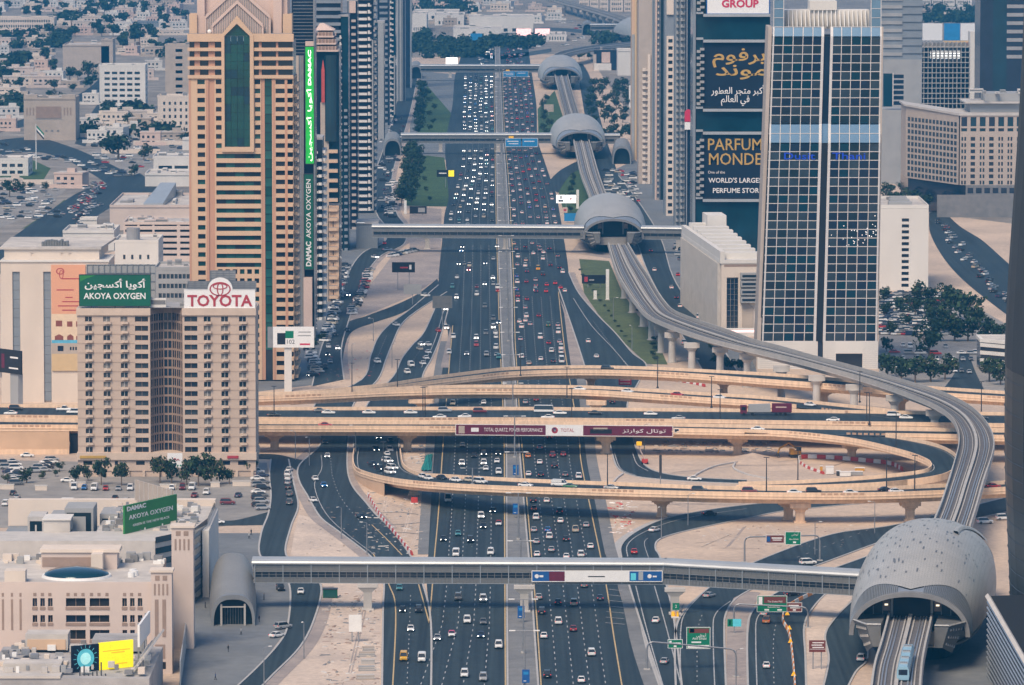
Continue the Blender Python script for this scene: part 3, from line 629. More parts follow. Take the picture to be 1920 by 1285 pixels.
# ------------------------------------------------------------------ stations (shell roof over the tracks)
def station_parts(detail):
    L = 64; out = []
    def sec(t):                                         # t: -1 front .. 1 back -> half width, crown height
        return 17.4*(1-.17*abs(t)**2.2), 18.6+8.8*(1-abs(t)**2.0)
    def pt(t, a, off=0.):                               # a: 0..pi across the shell
        hw, hh = sec(t); zb = 8.2
        c, s_ = math.cos(a), math.sin(a)
        x = (hw+off)*math.copysign(abs(c)**.94, c); z = zb+(hh-zb+off)*abs(s_)**.90
        return x, z
    def wave(a):                                        # how far the roof skin sets back from the open end
        q = abs(math.cos(a)); return 2.5+15*q**1.1*(1-q**5*.75)
    n = 40 if detail else 20; k = 46 if detail else 16
    rows = []
    for i in range(n+1):
        r = []
        for j in range(k+1):
            a = math.pi*j/k; y0 = -L+wave(a); y1 = L-wave(a); y = y0+(y1-y0)*i/n; x, z = pt(y/L, a); r.append((x, y, z))
        rows.append(r)
    b = MB(); b.grid(rows, 'shell'); out.append(('roof_shell', b, True))
    for sgn in (-1, 1):                                 # both ends: ribbed skirt, arch, glazed end wall with the train tunnel
        inner, outer = [], []; b = MB()
        for j in range(k+1):
            a = math.pi*j/k; x, z = pt(1, a, -.1); inner.append((x, sgn*(L+1), z)); x, z = pt((L-wave(a))/L, a, -.25); outer.append((x, sgn*(L-wave(a)+.4), z))
        b.grid([inner, outer], 'fin_metal'); out.append(('ribbed_skirt', b, False))
        if detail:
            b = MB()
            for j in range(k*2+1):
                a = math.pi*j/(k*2); x, z = pt(1, a, .06); x2, z2 = pt((L-wave(a))/L, a, -.02)
                if abs(math.cos(a)) > .18: b.bar((x, sgn*(L+1), z), (x2, sgn*(L-wave(a)+.4), z2), .14, 'shell_dark')
            out.append(('skirt_fin', b, False))
        b = MB(); rw = []
        for j in range(k+1):
            a = math.pi*j/k; x, z = pt(1, a, .3); x1, z1 = pt(1, a, -.8); rw.append([(x, sgn*(L+1.5), z), (x1, sgn*(L+1.5), z1), (x1, sgn*(L-1.2), z1), (x, sgn*(L-1.2), z)])
        b.grid(rw, 'dark_concrete', True); out.append(('arch_rim', b, False))
        b = MB(); f = [pt(1, math.pi*j/k, -.8) for j in range(k+1)]; y = sgn*(L-9); top = [(x, y, z) for x, z in f]
        for p, q in zip(top, top[1:]): b.poly([p, q, (q[0], y, 8.3), (p[0], y, 8.3)], 'glass_night')
        out.append(('end_glazing', b, False))
        b = MB(); b.box(-4.6, 4.6, y-.4, y+.4, 10.6, 17.2, 'dark_void'); b.box(-5.2, -4.6, y-1.2, y+1.2, 10, 17.4, 'grid_metal'); b.box(4.6, 5.2, y-1.2, y+1.2, 10, 17.4, 'grid_metal'); b.box(-5.2, 5.2, y-1.2, y+1.2, 17.402, 18, 'grid_metal'); out.append(('tunnel_portal', b, False))
        for xx in (-12, -9.5, -7.2, 7.2, 9.5, 12): b = MB(); b.box(xx-.1, xx+.1, y-.5, y+.5, 8.3, 14.2, 'grid_metal'); out.append(('glazing_post', b, False))
        for xx in (-6.3, 6.3): b = MB(); b.box(xx-.9, xx+.9, y-.55, y+.55, 13.0, 15.6, 'mall_brown'); b.box(xx-.4, xx+.4, y-.62, y+.62, 14.3, 14.7, 'glass_lit' if detail else 'mall_brown'); out.append(('lit_lobby', b, False))
    b = MB()                                            # concourse drum and pedestal below the shell
    pl = [(15.5*math.copysign(abs(math.cos(a))**.5, math.cos(a)), 62*math.copysign(abs(math.sin(a))**.7, math.sin(a))) for a in [2*math.pi*i/40 for i in range(40)]]
    b.hexa([(x*.94, y*.96, 5.2) for x, y in pl], [(x*1.04, y*.97, 8.6) for x, y in pl], 'grey_concrete')
    b.hexa([(x*.72, y*.8, 0) for x, y in pl], [(x*.78, y*.86, 5.2) for x, y in pl], 'glass_night')
    b.prism([(x*1.0, y*.98) for x, y in pl], 4.7, 5.15, 'grey_concrete')
    out.append(('concourse', b, False))
    for sgn in (-1, 1):                                 # wedge shaped platform ends beside the tracks
        for sx in (-1, 1):
            b = MB(); xy = [(6.5, L-10), (13.6, L-10), (13.6, L+1.5), (10, L+9), (6.5, L+9)]; hi = [(sx*x, sgn*y, 12.0) for x, y in xy]; lo = [(sx*(6.5+(x-6.5)*.55), sgn*(L-10+(y-L+10)*(.55 if y < L else .98)), 4.2 if y < L+5 else 6.5) for x, y in xy]
            b.hexa(lo, hi, 'grid_metal') if sx*sgn > 0 else b.hexa(lo[::-1], hi[::-1], 'grid_metal'); b.bar(hi[2], hi[3], .25, 'shell'); b.bar(hi[3], hi[4], .25, 'shell'); b.bar(hi[1], hi[2], .25, 'shell')
            for ii in range(5):
                for jj in range(3):
                    f = (ii+.6)/5.6; p = Vector(hi[2]).lerp(Vector(hi[3]), f); q = Vector(lo[2]).lerp(Vector(lo[3]), f); c = p.lerp(q, (jj+.7)/3.4); b.box(c.x-.28, c.x+.28, c.y-.12, c.y+.12, c.z-.3, c.z+.3, 'grey_concrete')
            out.append(('platform_end', b, False))
    if detail:
        b = MB(); rr = random.Random(5)
        for i in range(150):
            t = rr.uniform(-.8, .5); a = rr.uniform(.16*math.pi, .86*math.pi); ln = rr.uniform(.5, 1.3)
            p = [pt((t*L+s*ln)/L, a+w_/18, .05) for s, w_ in ((-1, -.22), (1, -.22), (1, .22), (-1, .22))]
            b.poly([(q[0], t*L+s*ln, q[1]) for q, s in zip(p, (-1, 1, 1, -1))][::-1], 'slot')
        out.append(('roof_slot', b, False))
        b = MB()
        for a0 in (.62, ):
            rw = []
            for i in range(25):
                t = -.05+.85*i/24; x, z = pt(t, math.pi*(.36-.16*(i/24)**2), .0); rw.append([(x-.5, t*L, z), (x-.4, t*L, z+.7), (x+.6, t*L, z+.5), (x+.9, t*L, z-.3)])
            b.grid(rw, 'shell', False)
        out.append(('roof_ridge', b, True))
    return out
_near = station_parts(True); _far = [(n_, b.mesh(n_, s)) for n_, b, s in station_parts(False)]
def station(label, px, py, rz, near=False, z=12.0, k=1.0):
    p = P(px, py, z); c = Vector((p.x+math.sin(rz)*64, p.y+math.cos(rz)*64, 0))
    t = thing('metro_station', label, 'station', c, -rz, 'shell-roofed metro stations')
    if near:
        for n_, b, s in _near: b.obj(n_, t, s, kind='stuff' if n_ in ('roof_slot', 'skirt_fin') else None)
    else:
        for n_, me in _far: place(n_, me, t)
        t.scale = (1, 1, .9)
    return t
st1 = station('nearest grey shell-roofed metro station with dark portal and blue train leaving', 1706, 1158, math.radians(7.5), True, 12.6)
st2 = station('second nearest shell-roofed metro station, at the start of the curved viaduct', 1150, 430, math.radians(-.5))
st3 = station('third shell-roofed metro station, with a train in its portal', 1088, 262, math.radians(-1))
st4 = station('small farthest visible shell-roofed station portal beyond the third one', 1054, 140, math.radians(-1))
st5 = station('tiny shell-roofed station half hidden by the beige tower', 1219, 60, math.radians(-8))

# ------------------------------------------------------------------ footbridges with glazed walkways
bay = 1.85
def bay_parts():
    a = MB(); a.box(.08, bay-.08, -.02, .10, 1.5, 2.15, 'glass_dark'); a.box(.08, bay-.08, -.02, .10, 2.28, 2.95, 'glass_dark')
    c = MB()
    for i in range(3):
        for j in range(2): c.box(.06+i*(bay-.06)/3, (i+1)*(bay-.06)/3-.02, -.05, .08, 3.05+j*.98, 3.98+j*.98, 'grid_metal')
    f = MB()
    for i in range(2): f.box(.05+i*(bay-.04)/2, (i+1)*(bay-.04)/2-.02, -.12, .05, .1, 1.42, 'fin_metal' if False else 'grid_metal')
    return a.mesh('window'), c.mesh('cladding_panel'), f.mesh('fascia_panel')
BAY = bay_parts()
def footbridge(label, pts, piers, detail):
    t = thing('footbridge', label, 'footbridge', group='glazed footbridges over the highway')
    W = 6.0
    for (a, b) in zip(pts, pts[1:]):
        d = b-a; d.z = 0; L = d.length; ang = math.atan2(d.y, d.x)
        M = Matrix.Translation(a) @ Matrix.Rotation(ang, 4, 'Z')
        T = lambda x, y, z: M @ Vector((x, y, z))
        m = MB(); m.box(-.5, L+.5, .05, W-.05, .0, 5.02, 'dark_concrete', T); m.box(-.6, L+.6, -.22, -.02, 1.43, 1.5, 'fin_metal', T); m.box(-.6, L+.6, -.22, -.02, -.05, .1, 'fin_metal', T); m.box(-.6, L+.6, -.16, -.02, 2.96, 3.04, 'fin_metal', T); m.obj('bridge_body', t)
        rows = []
        for x in (-.8, L+.8): rows.append([T(x, y, z) for y, z in ((-.5, 4.95), (-.6, 5.3), (-.3, 5.75), (.6, 6.2), (2.2, 6.5), (3.8, 6.5), (5.4, 6.2), (6.5, 5.3), (6.5, 4.95))])
        m = MB(); m.grid(rows, 'roof_metal', True); m.poly(rows[0][::-1], 'roof_metal'); m.poly(rows[1], 'roof_metal'); m.obj('roof', t)
        nb = int(L/bay)
        if detail:
            for i in range(nb):
                for me in BAY: place(me.name, me, t, T(i*bay, 0, 0), ang)
        else:
            for me in BAY:
                m = MB(); z0, z1, mm = {'window': (1.5, 2.95, 'glass_dark'), 'cladding_panel': (3.05, 5.0, 'grid_metal'), 'fascia_panel': (.1, 1.42, 'grid_metal')}[me.name.split('.')[0]]
                for i in range(nb//2): m.box(i*bay*2+.08, i*bay*2+bay*2-.08, -.06, .045, z0, z1, mm, T)
                m.obj(me.name.split('.')[0], t, kind='stuff')
        if detail:
            m = MB()
            for i in range(0, nb, 4): m.box(i*bay-.12, i*bay+.12, -.3, -.06, .0, 5.1, 'fin_metal', T)
            m.obj('frame_rib', t, kind='stuff')
    for p in piers:
        z = pts[0].z; b = MB(); b.box(-1.1, 1.1, -.9, .9, 0, z-2.2, 'grey_concrete'); b.hexa([(-1.1,-.9,z-2.2),(1.1,-.9,z-2.2),(1.1,.9,z-2.2),(-1.1,.9,z-2.2)], [(-2.6,-1.3,z-.9),(2.6,-1.3,z-.9),(2.6,1.3,z-.9),(-2.6,1.3,z-.9)], 'grey_concrete'); b.box(-2.7, 2.7, -1.4, 1.4, z-.9, z-.06, 'pale_concrete'); b.box(-1.6, 1.6, -1.4, 1.4, 0, .5, 'pale_concrete'); b.obj('pier', t, loc=(p.x, p.y+2.8, 0))
    return t
fb1 = footbridge('nearest long glazed footbridge running from the rounded entrance pod to the nearest station', [P(478, 1093, 7), P(1244, 1096, 7), P(1622, 1118, 7)], [P(689, 1147), P(983, 1150), P(1266, 1155)], True)
fb2 = footbridge('second footbridge, carrying a white banner to the station at the curved viaduct', [P(700, 446, 7), P(1092, 448, 7)], [P(801, 468), P(948, 468)], False)
fb2b = footbridge('short stub of glazed footbridge between the second station and the tower with dark signs', [P(1205, 449, 7), P(1292, 450, 7)], [P(1272, 470)], False)
fb3 = footbridge('third footbridge, crossing the highway above the wide lawns', [P(754, 269, 7), P(1046, 269, 7)], [P(826, 285), P(934, 285)], False)
fb3b = footbridge('very short footbridge stub between the third station and its grey pod', [P(1118, 270, 7), P(1160, 270, 7)], [], False)
fb4 = footbridge('fourth footbridge, crossing where the far jam of headlights begins', [P(789, 136, 7), P(1024, 136, 7)], [P(844, 146), P(933, 146)], False)
fb5 = footbridge('tiny distant footbridge beside the beige tower', [P(1108, 57, 7), P(1200, 57, 7)], [], False)

# ------------------------------------------------------------------ rounded entrance pods
def pod(label, px, py, wpx, L, h0, h1, rz=0., detail=False):
    s = sc(py); w_ = wpx/s/2; p = P(px, py); rz = -(px-960)/F
    t = thing('entrance_pod', label, 'entrance', p, rz, 'rounded footbridge entrance pods')
    k = 18; rows = []
    for i in range(17):
        f = i/16; y = L*f; e = 1 if f < .7 else math.sqrt(max(0, 1-((f-.7)/.3)**2)); h = (h0+(h1-h0)*f)*(.15+.85*e); ww = w_*(1.0+.12*math.sin(f*math.pi))*(.25+.75*e)
        rows.append([(ww*math.copysign(abs(math.cos(math.pi*j/k))**.7, math.cos(math.pi*j/k)), y+(0 if i else -1.5*abs(math.sin(math.pi*j/k))), h*abs(math.sin(math.pi*j/k))**.72) for j in range(k+1)])
    b = MB(); b.grid(rows, 'shell_pod'); b.poly([(x, y, z) for x, y, z in rows[-1]], 'shell_pod'); b.obj('vault_shell', t, True)
    b = MB(); rw = []
    for j in range(k+1):
        x, y, z = rows[0][j]; rw.append([(x*1.03, -1.9, z*1.03), (x*.9, -1.9, z*.88), (x*.9, 1, z*.88), (x*1.03, 1, z*1.03)])
    b.grid(rw, 'shell_dark', True); b.obj('arch_rim', t)
    b = MB(); f = [(x*.9, 1.2, z*.87) for x, y, z in rows[0]]
    for p_, q in zip(f, f[1:]): b.poly([p_, q, (q[0], 1.2, 0), (p_[0], 1.2, 0)], 'glass_night')
    b.obj('entrance_glazing', t)
    if detail:
        for sx in (-.55, .55):
            pb('column', t, sx*w_-.25, sx*w_+.25, -1.4, -.9, 0, h0*.72, 'grey_concrete')
        pb('lintel', t, -w_*.55, w_*.55, -1.3, -1.0, h0*.6, h0*.64, 'grey_concrete')
        for i in range(9):
            pb('door_frame', t, -w_*.5+i*w_*.125-.05, -w_*.5+i*w_*.125+.05, .9, 1.1, 0, h0*.58, 'grid_metal')
    return t
pod('large grey barrel-vaulted entrance pod on the plaza at the near footbridge end', 437, 1172, 80, 62, 7.8, 14.2, math.radians(-2), True)
pod('grey vaulted entrance pod by the palm lined street at the third footbridge', 736, 292, 32, 50, 10.5, 14)
pod('pale vaulted entrance pod beside the third station and the beige towers', 1166, 308, 34, 50, 11, 15)
pod('small far vaulted entrance pod at the end of the fourth footbridge', 780, 148, 22, 48, 11, 14)
pod('tiny pale entrance pod at the end of the most distant footbridge', 1101, 66, 19, 48, 12, 14)
p = P(688, 466); s = sc(466)
t = thing('entrance_block', 'boxy dark grey entrance block at the end of the second footbridge', 'entrance', p)
b = MB(); w_ = 20/s; b.box(-w_, w_, 0, 26, 0, 11.8, 'bluegrey_wall'); b.obj('wall', t)
pb('roof', t, -w_-.4, w_+.4, -.5, 26.4, 11.81, 12.5, 'roof_grey')
for i in range(11):
    pb('cladding_rib', t, -w_+.3+i*w_*.178, -w_+.42+i*w_*.178, -.14, -.003, .3, 11.6, 'steel')
pb('lamp', t, -w_*.9, -w_*.2, -.3, -.15, 12.1, 12.6, 'lit_white')
# ------------------------------------------------------------------ building kit
def bld(name, label, cat, pxL, pxR, pyb, rz=0., group=None):
    s = sc(pyb); p = P(pxL, pyb); t = thing(name, label, cat, p, rz, group)
    return t, (pxR-pxL)/s, s, (lambda py: (pyb-py)/s), (lambda px: (px-pxL)/s)
def TF(u, o, z): return (u, -o, z)
def TR(W): return lambda u, o, z: (W+o, u, z)
def TL(u, o, z): return (-o, u, z)
def TP(xa, ya, xb, yb):
    d = Vector((xb-xa, yb-ya, 0)).normalized(); n = Vector((d.y, -d.x, 0))
    return lambda u, o, z: (xa+d.x*u+n.x*o, ya+d.y*u+n.y*o, z)
def punch(mb, T, u0, u1, z0, z1, cols, rows, dep, m):
    prev = z0
    for za, zb in sorted(rows):
        if za > prev+.01: mb.box(u0, u1, 0, dep, prev, za, m, T)
        pu = u0
        for ua, ub in cols:
            if ua > pu+.01: mb.box(pu, ua, 0, dep-.01, za, zb, m, T)
            pu = ub
        if u1 > pu+.01: mb.box(pu, u1, 0, dep-.01, za, zb, m, T)
        prev = zb
    if z1 > prev+.01: mb.box(u0, u1, 0, dep, prev, z1, m, T)
_cnt = {}; _pm = {}; _ov = {}
def panes(root, T, cols, rows, mats, name='window', o0=.02, th=.05, single=True, mull=None):
    O = Vector(T(0, 0, 0)); X = Vector(T(1, 0, 0))-O
    for za, zb in rows:
        for ua, ub in cols:
            m = R.choice(mats); w_, h = round(ub-ua, 2), round(zb-za, 2)
            if single and _cnt.get(root.name, 0) < 290:
                key = (name, w_, h, m, round(X.x, 3), round(X.y, 3), mull, th)
                if key not in _pm:
                    b = MB(); b.box(-w_/2, w_/2, 0, th, -h/2, h/2, m, lambda u, o, z: Vector(T(u, o, z))-O)
                    if mull:
                        b.box(-w_/2, w_/2, th, th+.04, -h/2, -h/2+.08, mull, lambda u, o, z: Vector(T(u, o, z))-O); b.box(-.05, .05, th+.002, th+.04, -h/2, h/2, mull, lambda u, o, z: Vector(T(u, o, z))-O)
                    _pm[key] = b.mesh(name)
                _cnt[root.name] = _cnt.get(root.name, 0)+1
                place(name, _pm[key], root, T((ua+ub)/2, o0, (za+zb)/2))
            else:
                _ov.setdefault((root.name, name), (root, MB()))[1].box(ua, ub, o0, o0+th, za, zb, m, T)
def flush_panes():
    for (rn, name), (root, mb) in _ov.items(): mb.obj(name, root, kind='stuff')
    _ov.clear()
def steps(a, b, n, gap):                                 # n equal openings between a and b with gaps
    w_ = (b-a-gap*(n+1))/n; return [(a+gap+i*(w_+gap), a+gap+i*(w_+gap)+w_) for i in range(n)]
def floors(z0, z1, fh, lo, hi): 
    n = max(1, int((z1-z0)/fh+.01)); return [(z0+i*fh+lo*fh, z0+i*fh+hi*fh) for i in range(n)]
def roof_junk(root, W, D, z, n, wall='white_wall', seed=1):
    r = random.Random(seed)
    for i in range(n):
        w_, d, h = r.uniform(1.2, W*.16+1.5), r.uniform(1.5, D*.16+1.5), r.uniform(.8, 2.8); x, y = r.uniform(.6, max(.7, W-w_-.6)), r.uniform(1, max(1.1, D-d-1))
        b = MB(); b.box(x, x+w_, y, y+d, z, z+h, r.choice([wall, 'roof_grey', 'grey_wall', 'white_wall'])); b.box(x+.15, x+w_-.15, y-.05, y+.2, z+h*.3, z+h*.8, 'dark_concrete')
        if r.random() < .4: b.cyl((x+w_/2, y+d/2, z+h), min(w_, d)*.3, min(w_, d)*.3, .35, 'steel', 8)
        b.obj('roof_unit', root)
def parapet_roof(root, W, D, z, wall, roof='roof_pale', h=1.0, x0=0, y0=0):
    pb('roof', root, x0, x0+W, y0, y0+D, z-.3, z, roof)
    b = MB(); e = .35
    b.box(x0-.05, x0+W+.05, y0-.05, y0+e, z-.31, z+h, wall); b.box(x0-.05, x0+W+.05, y0+D-e, y0+D+.05, z-.31, z+h, wall); b.box(x0-.05, x0+e, y0+e, y0+D-e, z-.31, z+h, wall); b.box(x0+W-e, x0+W+.05, y0+e, y0+D-e, z-.31, z+h, wall); b.obj('parapet', root)
def block(name, label, cat, pxL, pxR, pyb, pyt, D, wall, ncol, fh=3.4, rz=0., glass=('glass_dark', 'glass_grey'), wfill=.55, band=(.3, .78), roof='roof_pale', junk=3, side=None, single=None, margin=.06, group=None, base=0., sides='R', seed=0):
    t, W, s, zz, xx = bld(name, label, cat, pxL, pxR, pyb, rz, group); Hh = zz(pyt)
    b = MB(); b.box(0, W, 0, D, -.5, Hh-.35, wall)
    if ncol:
        rows = floors(base, Hh-.8, fh, *band); cols = steps(W*margin, W*(1-margin), ncol, (W*(1-2*margin)/ncol)*(1-wfill))
        punch(b, TF, 0, W, -.4, Hh-.36, cols, rows, .35, wall)
        sg = single if single is not None else (cols[0][1]-cols[0][0])*s >= 7
        panes(t, TF, cols, rows, glass, single=sg)
        n2 = side if side is not None else max(2, int(D/4))
        if n2:
            c2 = steps(D*.06, D*.94, n2, D*.88/n2*(1-wfill))
            for f in sides:
                T = TR(W) if f == 'R' else TL
                punch(b, T, -.34, D, -.4, Hh-.361, c2, rows, .345, wall); panes(t, T, c2, rows, glass, single=False)
    b.obj('wall', t); parapet_roof(t, W+.66*(ncol > 0), D+.34, Hh, wall, roof, x0=-.33*(ncol > 0), y0=-.34)
    if junk: roof_junk(t, W, D, Hh, junk, wall, int(pxL+pyb))
    return t, W, s, zz, xx

# ------------------------------------------------------------------ apartment building with the two roof signs
t, W, s, zz, xx = bld('apartment_building', 'beige high-rise apartment building with two bayed wings and roof signs', 'apartment building', 147, 480, 893)
zt, zp, zc = zz(577), zz(848), zz(590); D = 20
b = MB(); b.box(xx(147), xx(283), 0, D, zp, zc, 'apartment_wall'); b.box(xx(344), xx(480), 0, D, zp, zc, 'apartment_wall'); b.box(xx(283), xx(344), 8.2, D, zp, zc, 'apartment_wall')
rowpy = [597+17.52*i for i in range(15)]
rows = [(zz(y+5.4), zz(y-4.6)) for y in rowpy][::-1]
wL = [(xx(c-6.4), xx(c+6.4)) for c in (168, 202, 234.5)]; bL = [(xx(255), xx(279.5))]
wR = [(xx(c-6.4), xx(c+6.4)) for c in (390, 422.5, 456)]; bR = [(xx(347.5), xx(371.5))]
punch(b, TF, xx(147), xx(283), zp, zc, wL+bL, rows, .5, 'apartment_wall'); punch(b, TF, xx(344), xx(480), zp, zc, bR+wR, rows, .5, 'apartment_wall')
b.obj('wall', t)
GP = ['glass_dark', 'glass_dark', 'glass_grey', 'glass_pale', 'glass_night']
panes(t, TF, wL+wR, rows, GP, mull='white_paint'); panes(t, TF, bL+bR, rows, ['glass_grey', 'glass_dark'], mull='brown_frame')
bm_ = MB(); bm_.hexa([(-1.05, -.02, -.55), (1.2, -.02, -.55), (1.2, -.9, -.25), (-.2, -.9, -.25)], [(-1.05, -.02, .45), (1.2, -.02, .45), (1.2, -.95, .45), (-.2, -.95, .45)], 'apartment_trim'); bm_.box(-.1, 1.1, -.94, -.2, .452, .5, 'mall_brown'); bal = bm_.mesh('balcony')
for za, zb in rows:
    for ua, ub in wL+wR: place('balcony', bal, t, ((ua+ub)/2+.2, -.5, za-.35))
b = MB()
for za, zb in rows:
    for u0, u1 in ((147, 254), (373, 480)): b.box(xx(u0), xx(u1), -.56, -.48, za-1.02, za-.92, 'mall_brown')
b.obj('string_course', t)
# concave glazed recess between the wings
fac = [(283, 0), (288, 2.6), (296, 5.2), (305, 7.2), (322, 7.2), (331, 5.2), (339, 2.6), (344, 0)]
b = MB()
for (x0, y0), (x1, y1) in zip(fac, fac[1:]):
    T = TP(xx(x0), y0, xx(x1), y1); L = math.hypot(xx(x1)-xx(x0), y1-y0); cols = steps(0, L, 2 if L > 2.5 else 1, .28)
    b.box(0, L, -.25, -.02, zp, zt, 'brown_frame', T)
    punch(b, T, 0, L, zp, zt-.8, cols, [(a-.1, c+.5) for a, c in rows], .16, 'brown_frame'); panes(t, T, cols, [(a-.1, c+.5) for a, c in rows], ['glass_navy', 'glass_dark', 'glass_grey', 'glass_navy'], single=False)
b.obj('recess_frame', t)
b = MB()
for x0, x1 in ((145.5, 284), (343, 481.5)): b.box(xx(x0), xx(x1), -1.0, D+.3, zc, zt, 'apartment_trim')
b.obj('cornice', t)
pb('roof', t, xx(148), xx(479), 1, D-.5, zt+.01, zt+.25, 'roof_grey')
pb('podium_band', t, xx(145), xx(481.5), -2.2, D, zz(861), zp-.01, 'apartment_trim')
b = MB(); b.box(xx(147), xx(480), -1.2, D, -.5, zz(861.2), 'apartment_wall')
pc = [(xx(a), xx(c)) for a, c in ((157, 174), (193, 206), (216, 222), (256, 272), (288, 304), (352, 360), (372, 380), (400, 408), (418, 432), (447, 463))]
punch(b, lambda u, o, z: (u, -1.2-o, z), xx(147), xx(480), zz(882), zz(861.3), pc, [(zz(871), zz(863.5))], .3, 'apartment_wall'); b.obj('podium', t)
panes(t, lambda u, o, z: (u, -1.2-o, z), pc, [(zz(871), zz(863.5))], ['glass_dark', 'glass_navy'], 'shop_window')
for i in range(12):
    b = MB(); x = xx(152+i*29); b.box(x, x+.8, -2.0, -1.21, -.4, zz(882), 'apartment_trim'); b.obj('column', t)
roof_junk(t, W, D-4, zt+.25, 9, 'white_wall', 5)
for px0, px1, m in ((151, 200, 'gold'), (427, 448, 'brand_red')):
    pb('shop_sign', t, xx(px0), xx(px1), -2.5, -2.25, zz(858), zz(853), m)
APT = t; apt_y = P(147, 893).y
# upright boards -----------------------------------------------------------------
def board(name, label, cat, x0, y0, x1, y1, yd, m, th=.5, frame='steel', legs=0., nleg=3, back=False, border=.0, group=None):
    a = PY(x0, y1, yd); c = PY(x1, y0, yd); w_, h = c.x-a.x, c.z-a.z
    t = thing(name, label, cat, (a.x, yd, a.z), 0, group)
    pb('face_panel', t, 0, w_, 0, th, 0, h, m)
    if border:
        b = MB(); e = border
        b.box(-e, w_+e, -.1, th+.1, -e, -.002, frame); b.box(-e, w_+e, -.1, th+.1, h+.002, h+e, frame); b.box(-e, -.002, -.1, th+.1, 0, h, frame); b.box(w_+.002, w_+e, -.1, th+.1, 0, h, frame); b.obj('frame', t)
    if back:
        b = MB(); n = max(3, int(w_/2)); k = max(2, int(h/2))
        for i in range(n+1): b.box(w_*i/n-.08, w_*i/n+.08, th+.05, th+.2, 0, h, frame)
        for j in range(k+1): b.box(0, w_, th+.2, th+.35, h*j/k-.08, h*j/k+.08, frame)
        b.obj('back_lattice', t)
    if legs:
        for i in range(nleg):
            b = MB(); x = w_*(i+.5)/nleg; b.box(x-.18, x+.18, .1, .1+min(th, .36), -legs, .0, frame); b.obj('post', t)
    return t, w_, h
def lattice(label, x0, y0, x1, y1, yd, arch=False, group=None):
    a = PY(x0, y1, yd); c = PY(x1, y0, yd); w_, h = c.x-a.x, c.z-a.z
    t = thing('billboard', label, 'billboard', (a.x, yd, a.z), 0, group)
    pb('back_panel', t, 0, w_, .9, 1.0, .2, h, 'grey_wall')
    n = max(4, int(w_/1.8)); b = MB()
    for i in range(n+1): b.box(w_*i/n-.09, w_*i/n+.09, .5, .7, -.6, h, 'steel')
    for j in range(6): b.box(0, w_, .7, .88, h*j/5-.08, h*j/5+.08, 'steel')
    b.obj('steel_frame', t, kind='stuff')
    return t, w_, h
lattice('grey back of a roof billboard standing behind the green one', 163, 497, 291, 575, apt_y+14)
tb, w_, h = board('billboard', 'dark green roof billboard with white Arabic and Latin lettering on the apartment building', 'billboard', 149, 515.5, 282, 574, apt_y-.4, 'board_green', legs=.6, border=.12, frame='dark_steel')
text(tb, arab('أكويا أكسجين'), 2.9, (w_*.5, -.06, h*.68), 'sign_white', width=w_*.86, bold=.06)
text(tb, 'AKOYA OXYGEN', 2.7, (w_*.5, -.06, h*.31), 'sign_white', width=w_*.87, bold=.05)
b = MB(); b.poly([(.2, -.02, h-.2), (5.2, -.02, h-.2), (2.4, -.02, h-1.1), (.2, -.02, h-2.2)], 'board_green2'); b.obj('printed_swoosh', tb)
tb, w_, h = board('billboard', 'white roof sign with red lettering and oval emblem on the apartment building', 'billboard', 345.5, 543.5, 478, 577.5, apt_y-.4, 'sign_white', legs=.6, border=.1, frame='white_paint')
text(tb, 'TOYOTA', 5.2, (w_*.5, -.07, h*.36), 'brand_red', width=w_*.92, bold=.14, stretch=.95)
cx, cz, r = w_*.508, h+.1, 3.75
b = MB(); n = 28
def ring(b, cx, cz, rx, rz_, tw, m, y=-.06, n=28):
    o = [(cx+rx*math.cos(2*math.pi*i/n), y, cz+rz_*math.sin(2*math.pi*i/n)) for i in range(n)]; q = [(cx+(rx-tw)*math.cos(2*math.pi*i/n), y, cz+(rz_-tw*.85)*math.sin(2*math.pi*i/n)) for i in range(n)]
    for i in range(n): j = (i+1) % n; b.poly([o[i], o[j], q[j], q[i]], m)
pts = [(cx+r*1.05*math.cos(a), cz+r*math.sin(a)) for a in [math.pi*2*i/n for i in range(n)]]
b.hexa([(x, .45, z) for x, z in pts], [(x, -.03, z) for x, z in pts], 'sign_white'); b.obj('emblem_disc', tb)
b = MB(); ring(b, cx, cz+.1, 3.35, 2.25, .42, 'brand_red', -.10); ring(b, cx, cz+.1, 1.05, 2.1, .36, 'brand_red', -.115); ring(b, cx, cz+.95, 2.35, 1.0, .36, 'brand_red', -.13); b.obj('emblem', tb)
lattice('grey steel lattice behind the white roof sign', 352, 528, 480, 545, apt_y+3)
lattice('short arched steel lattice behind the oval emblem', 394, 508, 441, 530, apt_y+5)

# ------------------------------------------------------------------ white hall with the orange poster
t, W, s, zz, xx = bld('office_building', 'windowless white building with dark vertical strips and an orange poster', 'building', 3, 205, 755)
zt = zz(491); D = 30
b = MB(); b.box(0, xx(25), 0, D, -.5, zt, 'cream_wall'); b.box(xx(39), xx(83), 0, D, -.5, zt, 'cream_wall'); b.box(xx(97), xx(205), 0, D, -.5, zt, 'cream_wall')
for a, c in ((25, 39), (83, 97)): b.box(xx(a), xx(c), 0, D, zz(509), zt, 'cream_wall'); b.box(xx(a), xx(c), 1.0, D, -.5, zz(509), 'cream_wall')
b.obj('wall', t)
for a, c in ((25, 39), (83, 97)):
    k = 14
    for i in range(k):
        bb = MB(); z0 = zz(752)+(zz(509)-zz(752))*i/k; bb.box(xx(a)+.1, xx(c)-.1, .55, .99, z0+.04, z0+(zz(509)-zz(752))/k-.04, 'bluegrey_wall'); bb.obj('strip_panel', t)
pb('ledge', t, -.3, W+.3, -.4, D, zt+.01, zt+.5, 'white_wall')
